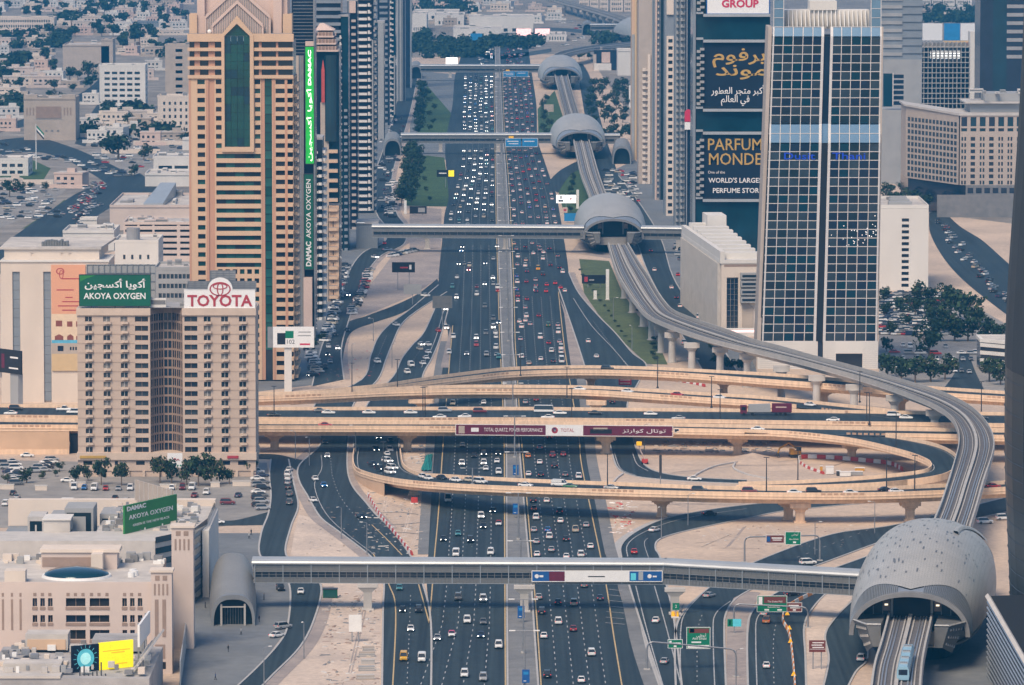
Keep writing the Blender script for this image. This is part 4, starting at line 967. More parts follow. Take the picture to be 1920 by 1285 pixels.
b = MB(); b.box(xx(8), xx(186), 5, D+20, zt+.5, zt+4.2, 'cream_wall'); punch(b, lambda u, o, z: (u, 5-o, z), xx(8), xx(186), zt+.51, zt+4.2, [(xx(58), xx(63)), (xx(114), xx(119)), (xx(129), xx(134))], [(zt+1.8, zt+3)], .3, 'cream_wall'); b.obj('penthouse', t)
b = MB(); b.hexa([(xx(0), 4, zt+4.21), (xx(190), 4, zt+4.21), (xx(200), D+24, zt+4.21), (xx(-2), D+24, zt+4.21)], [(xx(0), 4, zt+5), (xx(190), 4, zt+5), (xx(200), D+24, zt+5), (xx(-2), D+24, zt+5)], 'roof_pale'); b.obj('roof', t)
for i in range(10):
    pb('roof_unit', t, xx(76)+i*.95, xx(76)+i*.95+.8, 9, 12+6*R.random(), zt+5.01, zt+6.4+R.random()*.8, 'grid_metal')
pt = thing('poster', 'tall orange wall poster with printed house pictures on the white building', 'poster', (t.location.x+xx(98), t.location.y-.55, 0))
pw = xx(162)-xx(98)
for nme, y0, y1, m in (('poster_sheet', 496, 588, 'poster_orange'), ('printed_facade', 588, 637, 'poster_cream'), ('printed_sky', 637, 643, 'poster_sky'), ('printed_villa', 643, 663, 'sandstone'), ('printed_ground', 663, 695, 'poster_sand')):
    b = MB(); b.box(0, pw, 0, .5, zz(y1), zz(y0), m); b.obj(nme, pt)
b = MB()
for (x, y, w_, h) in ((106, 606, 12, 11), (127, 607, 10, 10), (144, 607, 10, 10)): b.box(xx(x)-xx(98), xx(x+w_)-xx(98), -.02, -.003, zz(y+h/2), zz(y-h/2), 'poster_brown')
for (x, y, w_) in ((104, 632, 16), (127, 632, 12), (144, 632, 12)): b.poly([(xx(x)-xx(98), -.03, zz(y+5)), (xx(x+w_)-xx(98), -.03, zz(y+5)), (xx(x+w_)-xx(98), -.03, zz(y-2)), (xx(x+w_*.5)-xx(98), -.03, zz(y-6)), (xx(x)-xx(98), -.03, zz(y-2))], 'poster_brown')
for k in range(4): b.box(xx(132+k*5)-xx(98), xx(135+k*5)-xx(98), -.02, -.003, zz(656), zz(650), 'glass_navy')
b.box(xx(109)-xx(98), xx(120)-xx(98), -.02, -.003, zz(658), zz(648), 'glass_navy')
for k, (x0_, x1_) in enumerate(((118, 150), (108, 140), (124, 138), (118, 150), (110, 150), (118, 145))): b.box(xx(x0_)-xx(98), xx(x1_)-xx(98), -.02, -.003, zz((522, 543, 557, 565, 573, 581)[k]+1), zz((522, 543, 557, 565, 573, 581)[k]-1), 'brand_red')
ring(b, xx(115)-xx(98), zz(508), 1.5, 1.2, .4, 'brand_red', -.02, 16); ring(b, xx(117)-xx(98), zz(514), .8, 1.6, .3, 'brand_red', -.03, 16)
b.obj('print', pt)

# ------------------------------------------------------------------ tan tower with the green glass gable
t, W, s, zz, xx = bld('residential_tower', 'tall tan and pink tower with a dark green glass gable in its middle', 'tower', 357, 552, 715)
D = 34; zt = zz(64)
pb('core', t, .3, W-.3, 0, D, -.5, zz(78), 'glass_dark')
fl = lambda y0, y1, lo=3.2, hi=12.2: [(zz(y+hi), zz(y+lo)) for y in [y0+17*i for i in range(int((y1-y0)/17+.5))]]
b = MB(); p = MB(); bands = MB()
rA = fl(146, 706)
GT = ['glass_green', 'glass_dark', 'glass_night', 'glass_green2', 'glass_dark']
punch(b, TF, xx(357), xx(394), zz(712), zz(146), [(xx(373), xx(387))], rA, .9, 'tan_wall'); panes(t, TF, [(xx(373), xx(387))], rA, GT)
p.box(xx(394), xx(405), -.55, -.0, zz(712), zz(146), 'pink_wall'); p.box(xx(357), xx(361), -1.0, -.9, zz(712), zz(146), 'pink_wall'); p.box(xx(389), xx(394), -1.0, -.9, zz(712), zz(146), 'pink_wall')
rB = fl(146, 280)
punch(b, TF, xx(405), xx(424), zz(284), zz(146), [(xx(407.5), xx(418))], rB, .85, 'tan_wall'); panes(t, TF, [(xx(407.5), xx(418))], rB, GT)
punch(b, TF, xx(471), xx(492), zz(284), zz(146), [(xx(480), xx(490.5))], rB, .85, 'tan_wall'); panes(t, TF, [(xx(480), xx(490.5))], rB, GT)
rC = fl(284, 500, 4, 12.6); cC = [(xx(408+17.6*i), xx(408+17.6*i+16.6)) for i in range(4)]+[(xx(478.5), xx(490.5))]
punch(b, TF, xx(405), xx(492), zz(500), zz(284.2), [(xx(407.5), xx(491))], rC, .9, 'tan_wall'); panes(t, TF, cC, rC, ['glass_green2', 'glass_green', 'glass_night', 'glass_dark'])
rC2 = fl(501, 706, 3.2, 12.2); cC2 = steps(xx(405), xx(492), 6, 1.0)
punch(b, TF, xx(405), xx(492), zz(712), zz(500.2), cC2, rC2, .9, 'tan_wall'); panes(t, TF, cC2, rC2, GT, single=False)
p.box(xx(492), xx(498.5), -.6, 0, zz(712), zz(146), 'pink_wall')
panes(t, TF, [(xx(499), xx(511.5))], fl(146, 660, .8, 16.2), ['glass_green', 'glass_green2', 'glass_green'], 'green_window', o0=.3)
punch(b, TF, xx(512), xx(552), zz(712), zz(146), [(xx(519), xx(536)), (xx(541), xx(551))], rA, .9, 'tan_wall'); panes(t, TF, [(xx(519), xx(536)), (xx(541), xx(551))], rA, ['glass_dark', 'dark_void', 'glass_night'])
p.box(xx(536.3), xx(540.6), -.98, -.9, zz(712), zz(146), 'pink_wall'); p.box(xx(513), xx(518), -.98, -.9, zz(712), zz(146), 'pink_wall')
# four balcony floors under the cornice
for k in range(4):
    y = 80+17*k
    for a, c in ((355.5, 419), (479, 552.5)):
        bands.box(xx(a), xx(c), -1.5, .0, zz(y+16.2), zz(y+10), 'tan_wall'); 
    for a, c in ((368, 378), (394, 406)): p.box(xx(a), xx(c), -.5, 0, zz(y+10), zz(y), 'pink_wall')
    for a, c in ((488, 493), (520, 524)): p.box(xx(a), xx(c), -.5, 0, zz(y+10), zz(y), 'pink_wall')
bands.box(xx(355), xx(420), -1.6, .2, zz(78.5), zz(64), 'tan_wall'); bands.box(xx(476), xx(553), -1.6, .2, zz(78.5), zz(64), 'tan_wall')
b.obj('wall', t); p.obj('pink_pier', t); bands.obj('balcony_band', t)
bm_ = MB(); bm_.box(0, 13, 0, .0+1.5, 0, 1.15, 'tan_wall'); bal = bm_.mesh('balcony')
for za, zb in rA:
    bb = MB(); place('balcony', bal, t, (xx(542), -2.0, za-1.5)).scale = ((xx(551)-xx(542))/13, .7, 1)
    o = place('balcony', bal, t, (W+1.3, 2, za-1.5), math.pi/2)
    o = place('balcony', bal, t, (W+1.3, 18, za-1.5), math.pi/2)
b = MB(); punch(b, TR(W-.3), 0, D, zz(712), zz(146), [(2, 14.5), (18.5, 31)], rA, .4, 'tan_wall'); b.obj('side_wall', t)
# gable
b = MB(); fr = [(418.5, 284), (478.5, 284), (478.5, 66), (447.5, 30), (418.5, 66)]; gi = [(424, 275), (471.5, 275), (471.5, 68), (447.5, 45), (424, 68)]
for i in range(5):
    j = (i+1) % 5
    for y in (-1.9,):
        A, B_, C_, D_2 = fr[i], fr[j], gi[j], gi[i]
        b.hexa([(xx(A[0]), .1, zz(A[1])), (xx(B_[0]), .1, zz(B_[1])), (xx(C_[0]), .1, zz(C_[1])), (xx(D_2[0]), .1, zz(D_2[1]))], [(xx(A[0]), y, zz(A[1])), (xx(B_[0]), y, zz(B_[1])), (xx(C_[0]), y, zz(C_[1])), (xx(D_2[0]), y, zz(D_2[1]))], 'tan_wall')
b.obj('gable_frame', t)
for i in range(4):
    x0, x1 = 424+11.9*i, 424+11.9*(i+1)
    for k in range(13):
        y0, y1 = 68+15.9*k, 68+15.9*(k+1); pb('gable_window', t, xx(x0)+.07, xx(x1)-.07, -.75, -.3, zz(y1)+.07, zz(y0)-.05, R.choice(['glass_green', 'glass_green', 'glass_teal']))
b = MB(); b.hexa([(xx(424), -.3, zz(68)), (xx(471.5), -.3, zz(68)), (xx(447.5), -.3, zz(45))], [(xx(424), -.8, zz(68)), (xx(471.5), -.8, zz(68)), (xx(447.5), -.8, zz(45))], 'glass_green'); b.obj('gable_window', t)
b = MB(); b.box(xx(372), xx(540), 6, D-3, zz(64), zz(-75), 'pale_pink'); b.box(xx(357.5), xx(372), 3, 14, zz(64), zz(28), 'tan_wall'); b.box(xx(532), xx(549), 3, 14, zz(64), zz(28), 'tan_wall'); b.box(xx(514), xx(530), 4, 8, zz(64), zz(-75), 'pale_pink'); b.box(xx(372), xx(386), 4, 8, zz(64), zz(-75), 'pale_pink'); b.obj('upper_tower', t)
for x0, x1, ev, pk, y in ((388, 508, 32, -22, 3.4), (401, 495, 48, 4, 1.6)):
    b = MB(); q = [(x0, 66), (x1, 66), (x1, ev), (447.5, pk), (x0, ev)]
    b.hexa([(xx(a), y+2, zz(c)) for a, c in q], [(xx(a), y, zz(c)) for a, c in q], 'grey_wall'); b.obj('louvre_gable', t)
    b = MB()
    for (a, c), (e, f) in zip(q[2:], q[3:]): 
        dx, dz = 0, .9
        b.hexa([(xx(a), y+1, zz(c)-dz), (xx(e), y+1, zz(f)-dz), (xx(e), y+1, zz(f)+.5), (xx(a), y+1, zz(c)+.5)], [(xx(a), y-.7, zz(c)-dz), (xx(e), y-.7, zz(f)-dz), (xx(e), y-.7, zz(f)+.5), (xx(a), y-.7, zz(c)+.5)], 'pale_pink')
    for x in (x0, x1): b.box(xx(x)-.3, xx(x)+.3, y-.6, y+1, zz(66), zz(ev), 'pale_pink')
    b.obj('gable_trim', t)
    n = int((x1-x0)/3.2)
    b = MB()
    for i in range(1, n):
        x = x0+(x1-x0)*i/n; top = ev+(pk-ev)*(1-abs(x-447.5)/((x1-x0)/2)); b.box(xx(x)-.12, xx(x)+.12, y-.35, y-.002, zz(66), zz(top)-1.0, 'pale_pink')
    b.obj('louvre', t, kind='stuff')
b = MB(); b.ellip((xx(396), .5, zz(60)), (.8, .5, .8), 'white_paint'); b.obj('satellite_dish', t)

# ------------------------------------------------------------------ dark tower with the bright green vertical sign
t, W, s, zz, xx = bld('office_tower', 'dark glass tower with grey side strip behind the tan tower', 'tower', 549, 591, 640)
pb('glass_wall', t, 0, W, 2, 26, -.5, zz(-150), 'glass_navy')
b = MB(); b.box(xx(551), xx(562), 0, 2, 0, zz(105), 'sandstone'); b.box(xx(562.3), xx(566), .5, 2, 0, zz(105), 'bluegrey_wall'); b.box(xx(566.3), xx(571), 0, 2, 0, zz(105), 'dark_concrete'); b.obj('grey_strip', t)
pb('edge_fin', t, xx(589.3), xx(592), -.5, 2, 0, zz(-150), 'steel')
for i in range(40):
    pb('transom', t, xx(551), xx(589), 1.8, 1.99, zz(100-i*6.3)-.1, zz(100-i*6.3)+.1, 'bluegrey_wall')
pb('lobby_block', t, xx(570), xx(586), -3, 2, zz(640), zz(520), 'pale_pink')
yd = t.location.y-.6
tb, w_, h = board('lit_sign', 'tall bright green lit sign with white vertical script on the dark tower', 'sign', 573.3, 88, 588, 307, yd, 'lit_green', border=.3, frame='dark_steel')
text(tb, arab('أكويا أكسجين'), 2.0, (w_*.5, -.08, h*.33), 'lit_white', rot=(math.pi/2, -math.pi/2, 0), width=h*.62)
text(tb, 'DAMAC', 1.6, (w_*.52, -.08, h*.82), 'lit_white', rot=(math.pi/2, -math.pi/2, 0), width=h*.3, bold=.05)
pb('sign_cap', tb, 0, w_, 0, .5, h+.3, h+2.2, 'pale_pink')
tb, w_, h = board('vertical_sign', 'dark green vertical sign reading upward in white letters below the lit one', 'sign', 571, 327, 587, 505, yd, 'board_green', border=.25, frame='dark_steel')
text(tb, 'AKOYA OXYGEN', 2.6, (w_*.5, -.08, h*.64), 'sign_white', rot=(math.pi/2, -math.pi/2, 0), width=h*.62, bold=.03)
text(tb, 'DAMAC', 2.8, (w_*.5, -.08, h*.16), 'sign_white', rot=(math.pi/2, -math.pi/2, 0), width=h*.26, bold=.1)

# ------------------------------------------------------------------ white gridded twin-slab tower with blue lettering
t, W, s, zz, xx = bld('hotel_tower', 'glass tower with white grid, dark central slot and blue lettering', 'tower', 1420, 1646, 692)
z1, z2, z3, z4, zT = zz(672-34), zz(268), zz(233), zz(70), zz(52)
D = 26
def gx(f, z):                                           # slabs lean in slightly towards the top
    k = z/zz(0); return (xx(1420)+(xx(1443)-xx(1420))*k)+f*((xx(1646)-xx(1420))+((xx(1654)-xx(1443))-(xx(1646)-xx(1420)))*k)
cc = [.036+.0865*i for i in range(6)]; cr = [.548+.0865*i for i in range(6)]
core = MB(); core.hexa([(gx(.02, 0), .3, zz(640)), (gx(.985, 0), .3, zz(640)), (gx(.985, 0), D, zz(640)), (gx(.02, 0), D, zz(640))], [(gx(.02, z2), .3, z2), (gx(.985, z2), .3, z2), (gx(.985, z2), D, z2), (gx(.02, z2), D, z2)], 'dark_void')
core.hexa([(gx(.03, z2), 3.4, z2), (gx(.98, z2), 3.4, z2), (gx(.98, z2), D, z2), (gx(.03, z2), D, z2)], [(gx(.03, zT), 3.4, z4), (gx(.98, zT), 3.4, z4), (gx(.98, zT), D, z4), (gx(.03, zT), D, z4)], 'dark_void'); core.obj('core', t)
def tower_face(rows_z, yl, mats, single):
    for za, zb in zip(rows_z, rows_z[1:]):
        for f0, f1 in list(zip(cc, cc[1:]))+list(zip(cr, cr[1:])):
            e = .0045; ya, yb = yl(za), yl(zb); m = R.choice(mats)
            q = [(gx(f0+e, za), ya, za+.09), (gx(f1-e, za), ya, za+.09), (gx(f1-e, zb), yb, zb-.09), (gx(f0+e, zb), yb, zb-.09)]
            if single and _cnt.get(t.name, 0) < 292:
                _cnt[t.name] = _cnt.get(t.name, 0)+1; c = Vector(q[0]); b = MB(); b.hexa([Vector(v)-c+Vector((0, .05, 0)) for v in q], [Vector(v)-c for v in q], m); b.obj('window', t, loc=c)
            else: _ov.setdefault((t.name, 'window'), (t, MB()))[1].hexa([(v[0], v[1]+.05, v[2]) for v in q], q, m)
n1 = 23; lowr = [zz(640)+(z2-zz(640))*i/n1 for i in range(n1+1)]; uppr = [z3+(z4-z3)*i/10 for i in range(11)]
PG = ['glass_navy', 'glass_grey', 'glass_dark', 'glass_grey', 'glass_night', 'glass_teal']
midr = [z2, z2+(z3-z2)*.5, z3]; topr = [z4, zT]
tower_face(uppr, lambda z: 2.6, PG, True); tower_face(midr, lambda z: .1+2.5*(z-z2)/(z3-z2), ['glass_blue'], True); tower_face(topr, lambda z: 2.6+1.5*(z-z4)/(zT-z4), ['glass_blue'], True); tower_face(lowr, lambda z: .1, PG, True)
gm = MB()
for rows_z, yl in ((lowr, lambda z: .1), (midr, lambda z: .1+2.5*(z-z2)/(z3-z2)), (uppr, lambda z: 2.6), (topr, lambda z: 2.6+1.5*(z-z4)/(zT-z4))):
    for z in rows_z:
        for fs in (cc, cr): gm.box(gx(fs[0]-.012, z), gx(fs[-1]+.012, z), yl(z)-.16, yl(z)+.12, z-.13, z+.13, 'mullion')
    for i, f in enumerate(cc+cr):
        wd = .5 if i in (5, 6) else .3 if i in (0, 11) else .13; a, c = rows_z[0], rows_z[-1]
        gm.hexa([(gx(f, a)-wd, yl(a)+.1, a), (gx(f, a)-wd, yl(a)-.2, a), (gx(f, a)+wd, yl(a)-.2, a), (gx(f, a)+wd, yl(a)+.1, a)], [(gx(f, c)-wd, yl(c)+.1, c), (gx(f, c)-wd, yl(c)-.2, c), (gx(f, c)+wd, yl(c)-.2, c), (gx(f, c)+wd, yl(c)+.1, c)], 'mullion')
gm.obj('white_grid', t)
sl = MB(); f0, f1 = cc[-1]+.006, cr[0]-.006
sl.hexa([(gx(f0, 0), 1.2, zz(680)), (gx(f1, 0), 1.2, zz(680)), (gx(f1, 0), 2, zz(680)), (gx(f0, 0), 2, zz(680))], [(gx(f0, z2), 1.2, z2), (gx(f1, z2), 1.2, z2), (gx(f1, z2), 2, z2), (gx(f0, z2), 2, z2)], 'glass_navy')
sl.hexa([(gx(f0, z2), 1.2, z2), (gx(f1, z2), 1.2, z2), (gx(f1, z2), 2, z2), (gx(f0, z2), 2, z2)], [(gx(f0, z3), 3.3, z3), (gx(f1, z3), 3.3, z3), (gx(f1, z3), 4, z3), (gx(f0, z3), 4, z3)], 'glass_blue')
sl.hexa([(gx(f0, z3), 3.3, z3), (gx(f1, z3), 3.3, z3), (gx(f1, z3), 4, z3), (gx(f0, z3), 4, z3)], [(gx(f0, z4), 3.3, z4), (gx(f1, z4), 3.3, z4), (gx(f1, z4), 4, z4), (gx(f0, z4), 4, z4)], 'glass_navy'); sl.obj('central_slot', t)
lb = MB()                                               # pale edge walls and tiled base
for a, c in ((-.012, .02), (.986, 1.0)): lb.hexa([(gx(a, 0), -.1, -.5), (gx(c, 0), -.1, -.5), (gx(c, 0), D, -.5), (gx(a, 0), D, -.5)], [(gx(a, zT), 2.5, zT), (gx(c, zT), 2.5, zT), (gx(c, zT), D, zT), (gx(a, zT), D, zT)], 'hotel_wall')
lb.obj('edge_wall', t)
bs = MB()
bs.box(0, xx(1533), -.2, D, -.5, zz(640.5), 'white_wall'); bs.box(xx(1543), xx(1567), -.2, D, -.5, zz(640.5), 'white_wall'); bs.box(xx(1617), W, -.2, D, -.5, zz(640.5), 'white_wall'); bs.box(xx(1567), xx(1617), -.2, D, zz(663), zz(640.5), 'white_wall'); bs.obj('base_wall', t)
pb('entrance_glazing', t, xx(1567), xx(1617), 2, 3, -.5, zz(663), 'glass_dark')
for i in range(14):
    for px0, px1 in ((1425, 1532), (1544, 1566), (1618, 1645)):
        pb('tile_joint', t, xx(px0), xx(px1), -.24, -.205, zz(640)-.6-i*.78, zz(640)-.55-i*.78, 'grey_wall')
# crown: blue corner posts and the white louvred plant room behind
for a, c in ((.036, .123), (.893, .98)): cw = MB(); cw.hexa([(gx(a, zT), 4.1, zT), (gx(c, zT), 4.1, zT), (gx(c, zT), 9, zT), (gx(a, zT), 9, zT)], [(gx(a, zT), 4.1, zz(-70)), (gx(c, zT), 4.1, zz(-70)), (gx(c, zT), 9, zz(-70)), (gx(a, zT), 9, zz(-70))], 'glass_blue'); cw.obj('corner_post', t)
for a, c in ((.036, .123), (.893, .98)):
    gm = MB()
    for f in (a, c): gm.box(gx(f, zT)-.14, gx(f, zT)+.14, 3.9, 4.3, zT, zz(-70), 'mullion')
    for k in range(8): gm.box(gx(a, zT), gx(c, zT), 3.95, 4.09, zz(52-17*k)-.1, zz(52-17*k)+.1, 'mullion')
    gm.obj('corner_mullion', t)
pr = MB(); pr.box(gx(.125, zT), gx(.89, zT), 12, D-1, zT-1, zz(22), 'white_wall'); pr.box(gx(.36, zT), gx(.6, zT), 11, D-1, zz(21.9), zz(5), 'white_wall'); pr.obj('plant_room', t)
for i in range(20):
    pr = MB(); x = gx(.13+.038*i, zT); pr.hexa([(x, 7.5, zT), (x+.25, 7.5, zT), (x+.25, 12, zT), (x, 12, zT)], [(x, 11.2, zz(22)), (x+.25, 11.2, zz(22)), (x+.25, 12, zz(22)), (x, 12, zz(22))], 'white_paint'); pr.obj('louvre_fin', t)
text(t, 'Dusit', 3.6, (gx(.29, zz(293)), -.35, zz(293)), 'lit_blue', width=xx(1530)-xx(1472), bold=.03)
text(t, 'Thani', 3.6, (gx(.72, zz(293)), -.35, zz(293)), 'lit_blue', width=xx(1622)-xx(1560), bold=.03)
gl = MB(); rr = random.Random(3)                         # small glowing specks in a slanting band just before the panes
for i in range(34):
    f = rr.choice([rr.uniform(.56, .97), rr.uniform(.75, .97)]); y = 455-(f-.56)*46+rr.gauss(0, 9); gl.box(gx(f, zz(y))-.13, gx(f, zz(y))+.13, -.02, .05, zz(y)-.12, zz(y)+.12, 'lit_white')
gl.obj('glow_speck', t, kind='stuff')
flush_panes()
# ------------------------------------------------------------------ towers along the highway
def tower(label, pxL, pxR, pyb, pyt, D, core, items, fh=3.4, group=None, name='tower_block', side=None, cat='tower'):
    t, W, s, zz, xx = bld(name, label, cat, pxL, pxR, pyb, 0, group); Hh = zz(pyt); n = int(Hh/fh)
    pb('core', t, 0, W, .4, D, -.5, Hh, core)
    pb('roof', t, -.2, W+.2, .2, D+.2, Hh+.002, Hh+1, 'roof_grey')
    for it in items:
        a, c, ty, m = it[:4]; z0 = zz(it[4]) if len(it) > 4 and it[4] is not None else 0; z1 = zz(it[5]) if len(it) > 5 else Hh
        xa, xb = xx(a), xx(c); w_ = xb-xa
        if ty == 'pier': pb('pier', t, xa, xb, -.7, .39, z0, z1, m)
        elif ty == 'glass': pb('glass_strip', t, xa, xb, -.1, .38, z0, z1, m)
        elif ty in ('slab', 'zig'):
            b = MB()
            if ty == 'slab': b.box(0, w_, -1.6, .38, 0, .34*fh, m); b.box(.1, w_-.1, -1.5, -1.4, .34*fh, .40*fh, 'steel')
            else: b.box(0, w_*.62, -1.5, .38, 0, .5*fh, m); b.box(w_*.62, w_, -.9, .38, -.0, .26*fh, m)
            me = b.mesh('balcony')
            for i in range(int((z1-z0)/fh)):
                if _cnt.get(t.name, 0) < 295: _cnt[t.name] = _cnt.get(t.name, 0)+1; place('balcony', me, t, (xa, 0, z0+i*fh))
                else: _ov.setdefault((t.name, 'balcony'), (t, MB()))[1].box(xa, xb, -1.5, .38, z0+i*fh, z0+i*fh+.4*fh, m)
        elif ty == 'win':
            k = it[6] if len(it) > 6 else max(1, int(w_/3.2)); cols = steps(xa, xb, k, .9); rows = floors(z0, z1, fh, .3, .8); b = MB()
            punch(b, lambda u, o, z: (u, .39-o, z), xa, xb, z0, z1, cols, rows, .7, m); b.obj('wall', t); panes(t, lambda u, o, z: (u, .36-o, z), cols, rows, ['glass_dark', 'glass_navy', 'glass_grey'], single=(cols[0][1]-cols[0][0])*s > 6)
        elif ty == 'band':
            for i in range(int((z1-z0)/fh)):
                b = MB() if i == 0 else b; b.box(xa, xb, -.25, .385, z0+i*fh, z0+i*fh+.42*fh, m)
            b.obj('spandrel', t, kind='stuff')
    if side:                                            # side wall toward the highway: floor slabs running back
        ty, m, f = side; b = MB(); sx = W if f == 'R' else 0; sg = 1 if f == 'R' else -1
        for i in range(n): b.box(min(sx, sx+sg*1.3), max(sx, sx+sg*1.3), 1, D-.5, i*fh, i*fh+.38*fh, m)
        b.obj('side_balcony', t, kind='stuff')
    return t, W, s, zz, xx
# west row, from near to far
t, W, s, zz, xx = tower('slim white balconied tower close behind the green signs', 589, 605, 600, 262, 22, 'glass_dark', [(589.5, 597, 'zig', 'white_wall', 600, 268), (598, 604.5, 'slab', 'white_wall', 600, 275)], 3.3, side=('s', 'white_wall', 'R'))
t, W, s, zz, xx = tower('teal glass tower with pink roof terraces and a red pointed mast', 590, 637, 565, 97, 30, 'glass_teal', [(617, 634, 'slab', 'tan_wall', 560, 265), (602, 617.5, 'pier', 'sandstone', 565, 192), (590, 600, 'glass', 'glass_navy', 300, 97)], 4.2)
for k in range(3):
    b = MB(); b.box(xx(590)+k*.6, xx(636)-k*1.0, -2.5+k*1.5, 26, zz(97-k*13), zz(94-k*13), 'pale_pink'); b.box(xx(591)+k*.6, xx(633)-k, -1+k*1.5, 24, zz(94-k*13)+.003, zz(87-k*13), 'mall_brown')
    for i in range(7): b.box(xx(592+i*6.4), xx(593+i*6.4), -2+k*1.5, -1.02+k*1.5, zz(94-k*13)+.004, zz(87-k*13), 'pale_pink')
    b.obj('roof_terrace', t)
b = MB(); b.hexa([(xx(592), 2, zz(58)), (xx(628), 2, zz(58)), (xx(628), 20, zz(58)), (xx(592), 20, zz(58))], [(xx(600), 8, zz(46)), (xx(608), 8, zz(46)), (xx(608), 12, zz(46)), (xx(600), 12, zz(46))], 'pale_pink'); b.obj('roof', t)
b = MB(); b.box(xx(604.2), xx(610.3), -1.6, -.75, zz(192), zz(132), 'tower_red'); b.hexa([(xx(604.2), -1.6, zz(132)), (xx(610.3), -1.6, zz(132)), (xx(610.3), -.75, zz(132)), (xx(604.2), -.75, zz(132))], [(xx(607), -1.2, zz(113)), (xx(607.5), -1.2, zz(113)), (xx(607.5), -1, zz(113)), (xx(607), -1, zz(113))], 'tower_red'); b.obj('red_mast', t)
b = MB(); b.cyl((xx(622), 1, zz(265)), 3.2, 3.2, zz(104)-zz(265), 'glass_teal', 16); b.obj('round_bay', t)
tower('dark banded glass tower with a white roof band standing behind the terraced one', 592, 640, 470, -90, 30, 'glass_navy', [(592, 640, 'band', 'bluegrey_wall', 300, -90)], 3.6)
t, W, s, zz, xx = tower('blue grey tower with thin white balcony column at its corner', 637, 654, 470, 32, 26, 'glass_teal', [(638, 642, 'zig', 'white_wall', 470, 60), (646, 652, 'slab', 'bluegrey_wall', 470, 185)], 3.2)
tower('brown grey tower with narrow window piers and a pink top', 652, 671, 430, 3, 26, 'glass_navy', [(653, 656, 'pier', 'bluegrey_wall'), (660, 668, 'slab', 'hotel_wall', 430, 28), (655, 668, 'pier', 'pale_pink', 25, 3)], 3.4)
tower('tall tower with long white balcony slabs stacked up its front', 670, 701, 400, -110, 30, 'glass_navy', [(672, 689, 'slab', 'white_wall', 395, -110), (690.5, 697, 'zig', 'white_wall', 395, -110), (668, 671, 'pier', 'bluegrey_wall'), (698, 700.5, 'pier', 'grey_wall', 395, 75)], 3.6, side=('s', 'grey_wall', 'R'))
tower('pale plain slab beside the tall balconied tower', 703, 721, 262, 43, 20, 'glass_teal', [(709, 720, 'pier', 'grey_wall', 262, 43), (703, 707, 'slab', 'hotel_wall')], 3.6)
tower('dark glass tower rising behind the pale slab', 708, 730, 235, -130, 30, 'glass_navy', [(712, 727, 'band', 'bluegrey_wall')], 4)
tower('tower with white zigzag balconies on its corner', 726, 742, 222, -130, 26, 'glass_teal', [(728, 738, 'zig', 'white_wall', 220, -130), (738.5, 741, 'pier', 'grey_wall', 215, 104)], 3.8)
tower('grey ribbed tower next to the zigzag one', 742, 760, 190, -130, 26, 'bluegrey_wall', [(744, 747, 'pier', 'grey_wall'), (750, 753, 'pier', 'grey_wall'), (756, 759, 'glass', 'glass_navy')], 4)
tower('last dark blue glass tower of the row by the lawns', 758.5, 772, 165, -130, 30, 'glass_teal', [(759, 768, 'glass', 'glass_navy'), (769, 772, 'pier', 'bluegrey_wall')], 4)
tower('low tan corner building at the foot of the glass tower', 616, 636, 565, 385, 16, 'glass_dark', [(616, 620, 'pier', 'tan_wall'), (630, 636, 'pier', 'tan_wall'), (620.2, 629.8, 'win', 'tan_wall', 565, 385, 1)], 6)
# east row
tower('thin pale yellow tower at the end of the far row', 1184, 1199, 300, -120, 30, 'tan_wall', [(1190, 1193, 'pier', 'poster_sand'), (1184, 1189.5, 'pier', 'grey_wall', 300, 65)], 3.6)
t, W, s, zz, xx = tower('broad plain brown tower with cream zigzag balconies down its front', 1197, 1229, 345, -120, 34, 'hotel_wall', [(1204, 1214, 'zig', 'cream_wall', 345, 122), (1214, 1219, 'pier', 'cream_wall', 345, 102), (1222, 1224, 'pier', 'bluegrey_wall')], 3.4)
tower('narrow pinkish tower between the brown and the cream ones', 1226, 1246, 375, -120, 30, 'bluegrey_wall', [(1228, 1231, 'pier', 'pale_pink'), (1232, 1235, 'slab', 'hotel_wall'), (1238, 1244, 'glass', 'glass_night')], 3.4)
tower('cream tower with a single column of square dark windows', 1246, 1266, 405, -20, 26, 'bluegrey_wall', [(1249, 1263.5, 'win', 'cream_wall', 405, 68, 1), (1249, 1262, 'pier', 'cream_wall', 28, -20)], 3.75)
tower('grey blue tower with stepped balconies next to the cream one', 1265, 1286, 428, -120, 26, 'bluegrey_wall', [(1267, 1272, 'zig', 'grey_wall'), (1275, 1281, 'zig', 'grey_wall'), (1282.5, 1285, 'pier', 'bluegrey_wall')], 3.3)
t, W, s, zz, xx = tower('dark glass tower with a small round-topped red sign', 1284, 1302, 440, -120, 26, 'glass_navy', [(1286, 1288, 'pier', 'bluegrey_wall')], 3.4)
b = MB(); w_ = xx(1297)-xx(1283); b.box(xx(1283), xx(1297), -1.5, -.9, zz(228), zz(212), 'brand_crimson'); b.box(xx(1283), xx(1297), -1.5, -.9, zz(243), zz(229), 'sign_white'); b.obj('sign_panel', t)
b = MB(); n = 12; pts = [(xx(1290)+w_/2*math.cos(math.pi*i/n), zz(212)+w_/2*math.sin(math.pi*i/n)) for i in range(n+1)]; b.hexa([(x, -.9, z+.003) for x, z in pts], [(x, -1.5, z+.003) for x, z in pts], 'brand_crimson'); b.obj('sign_arch', t)
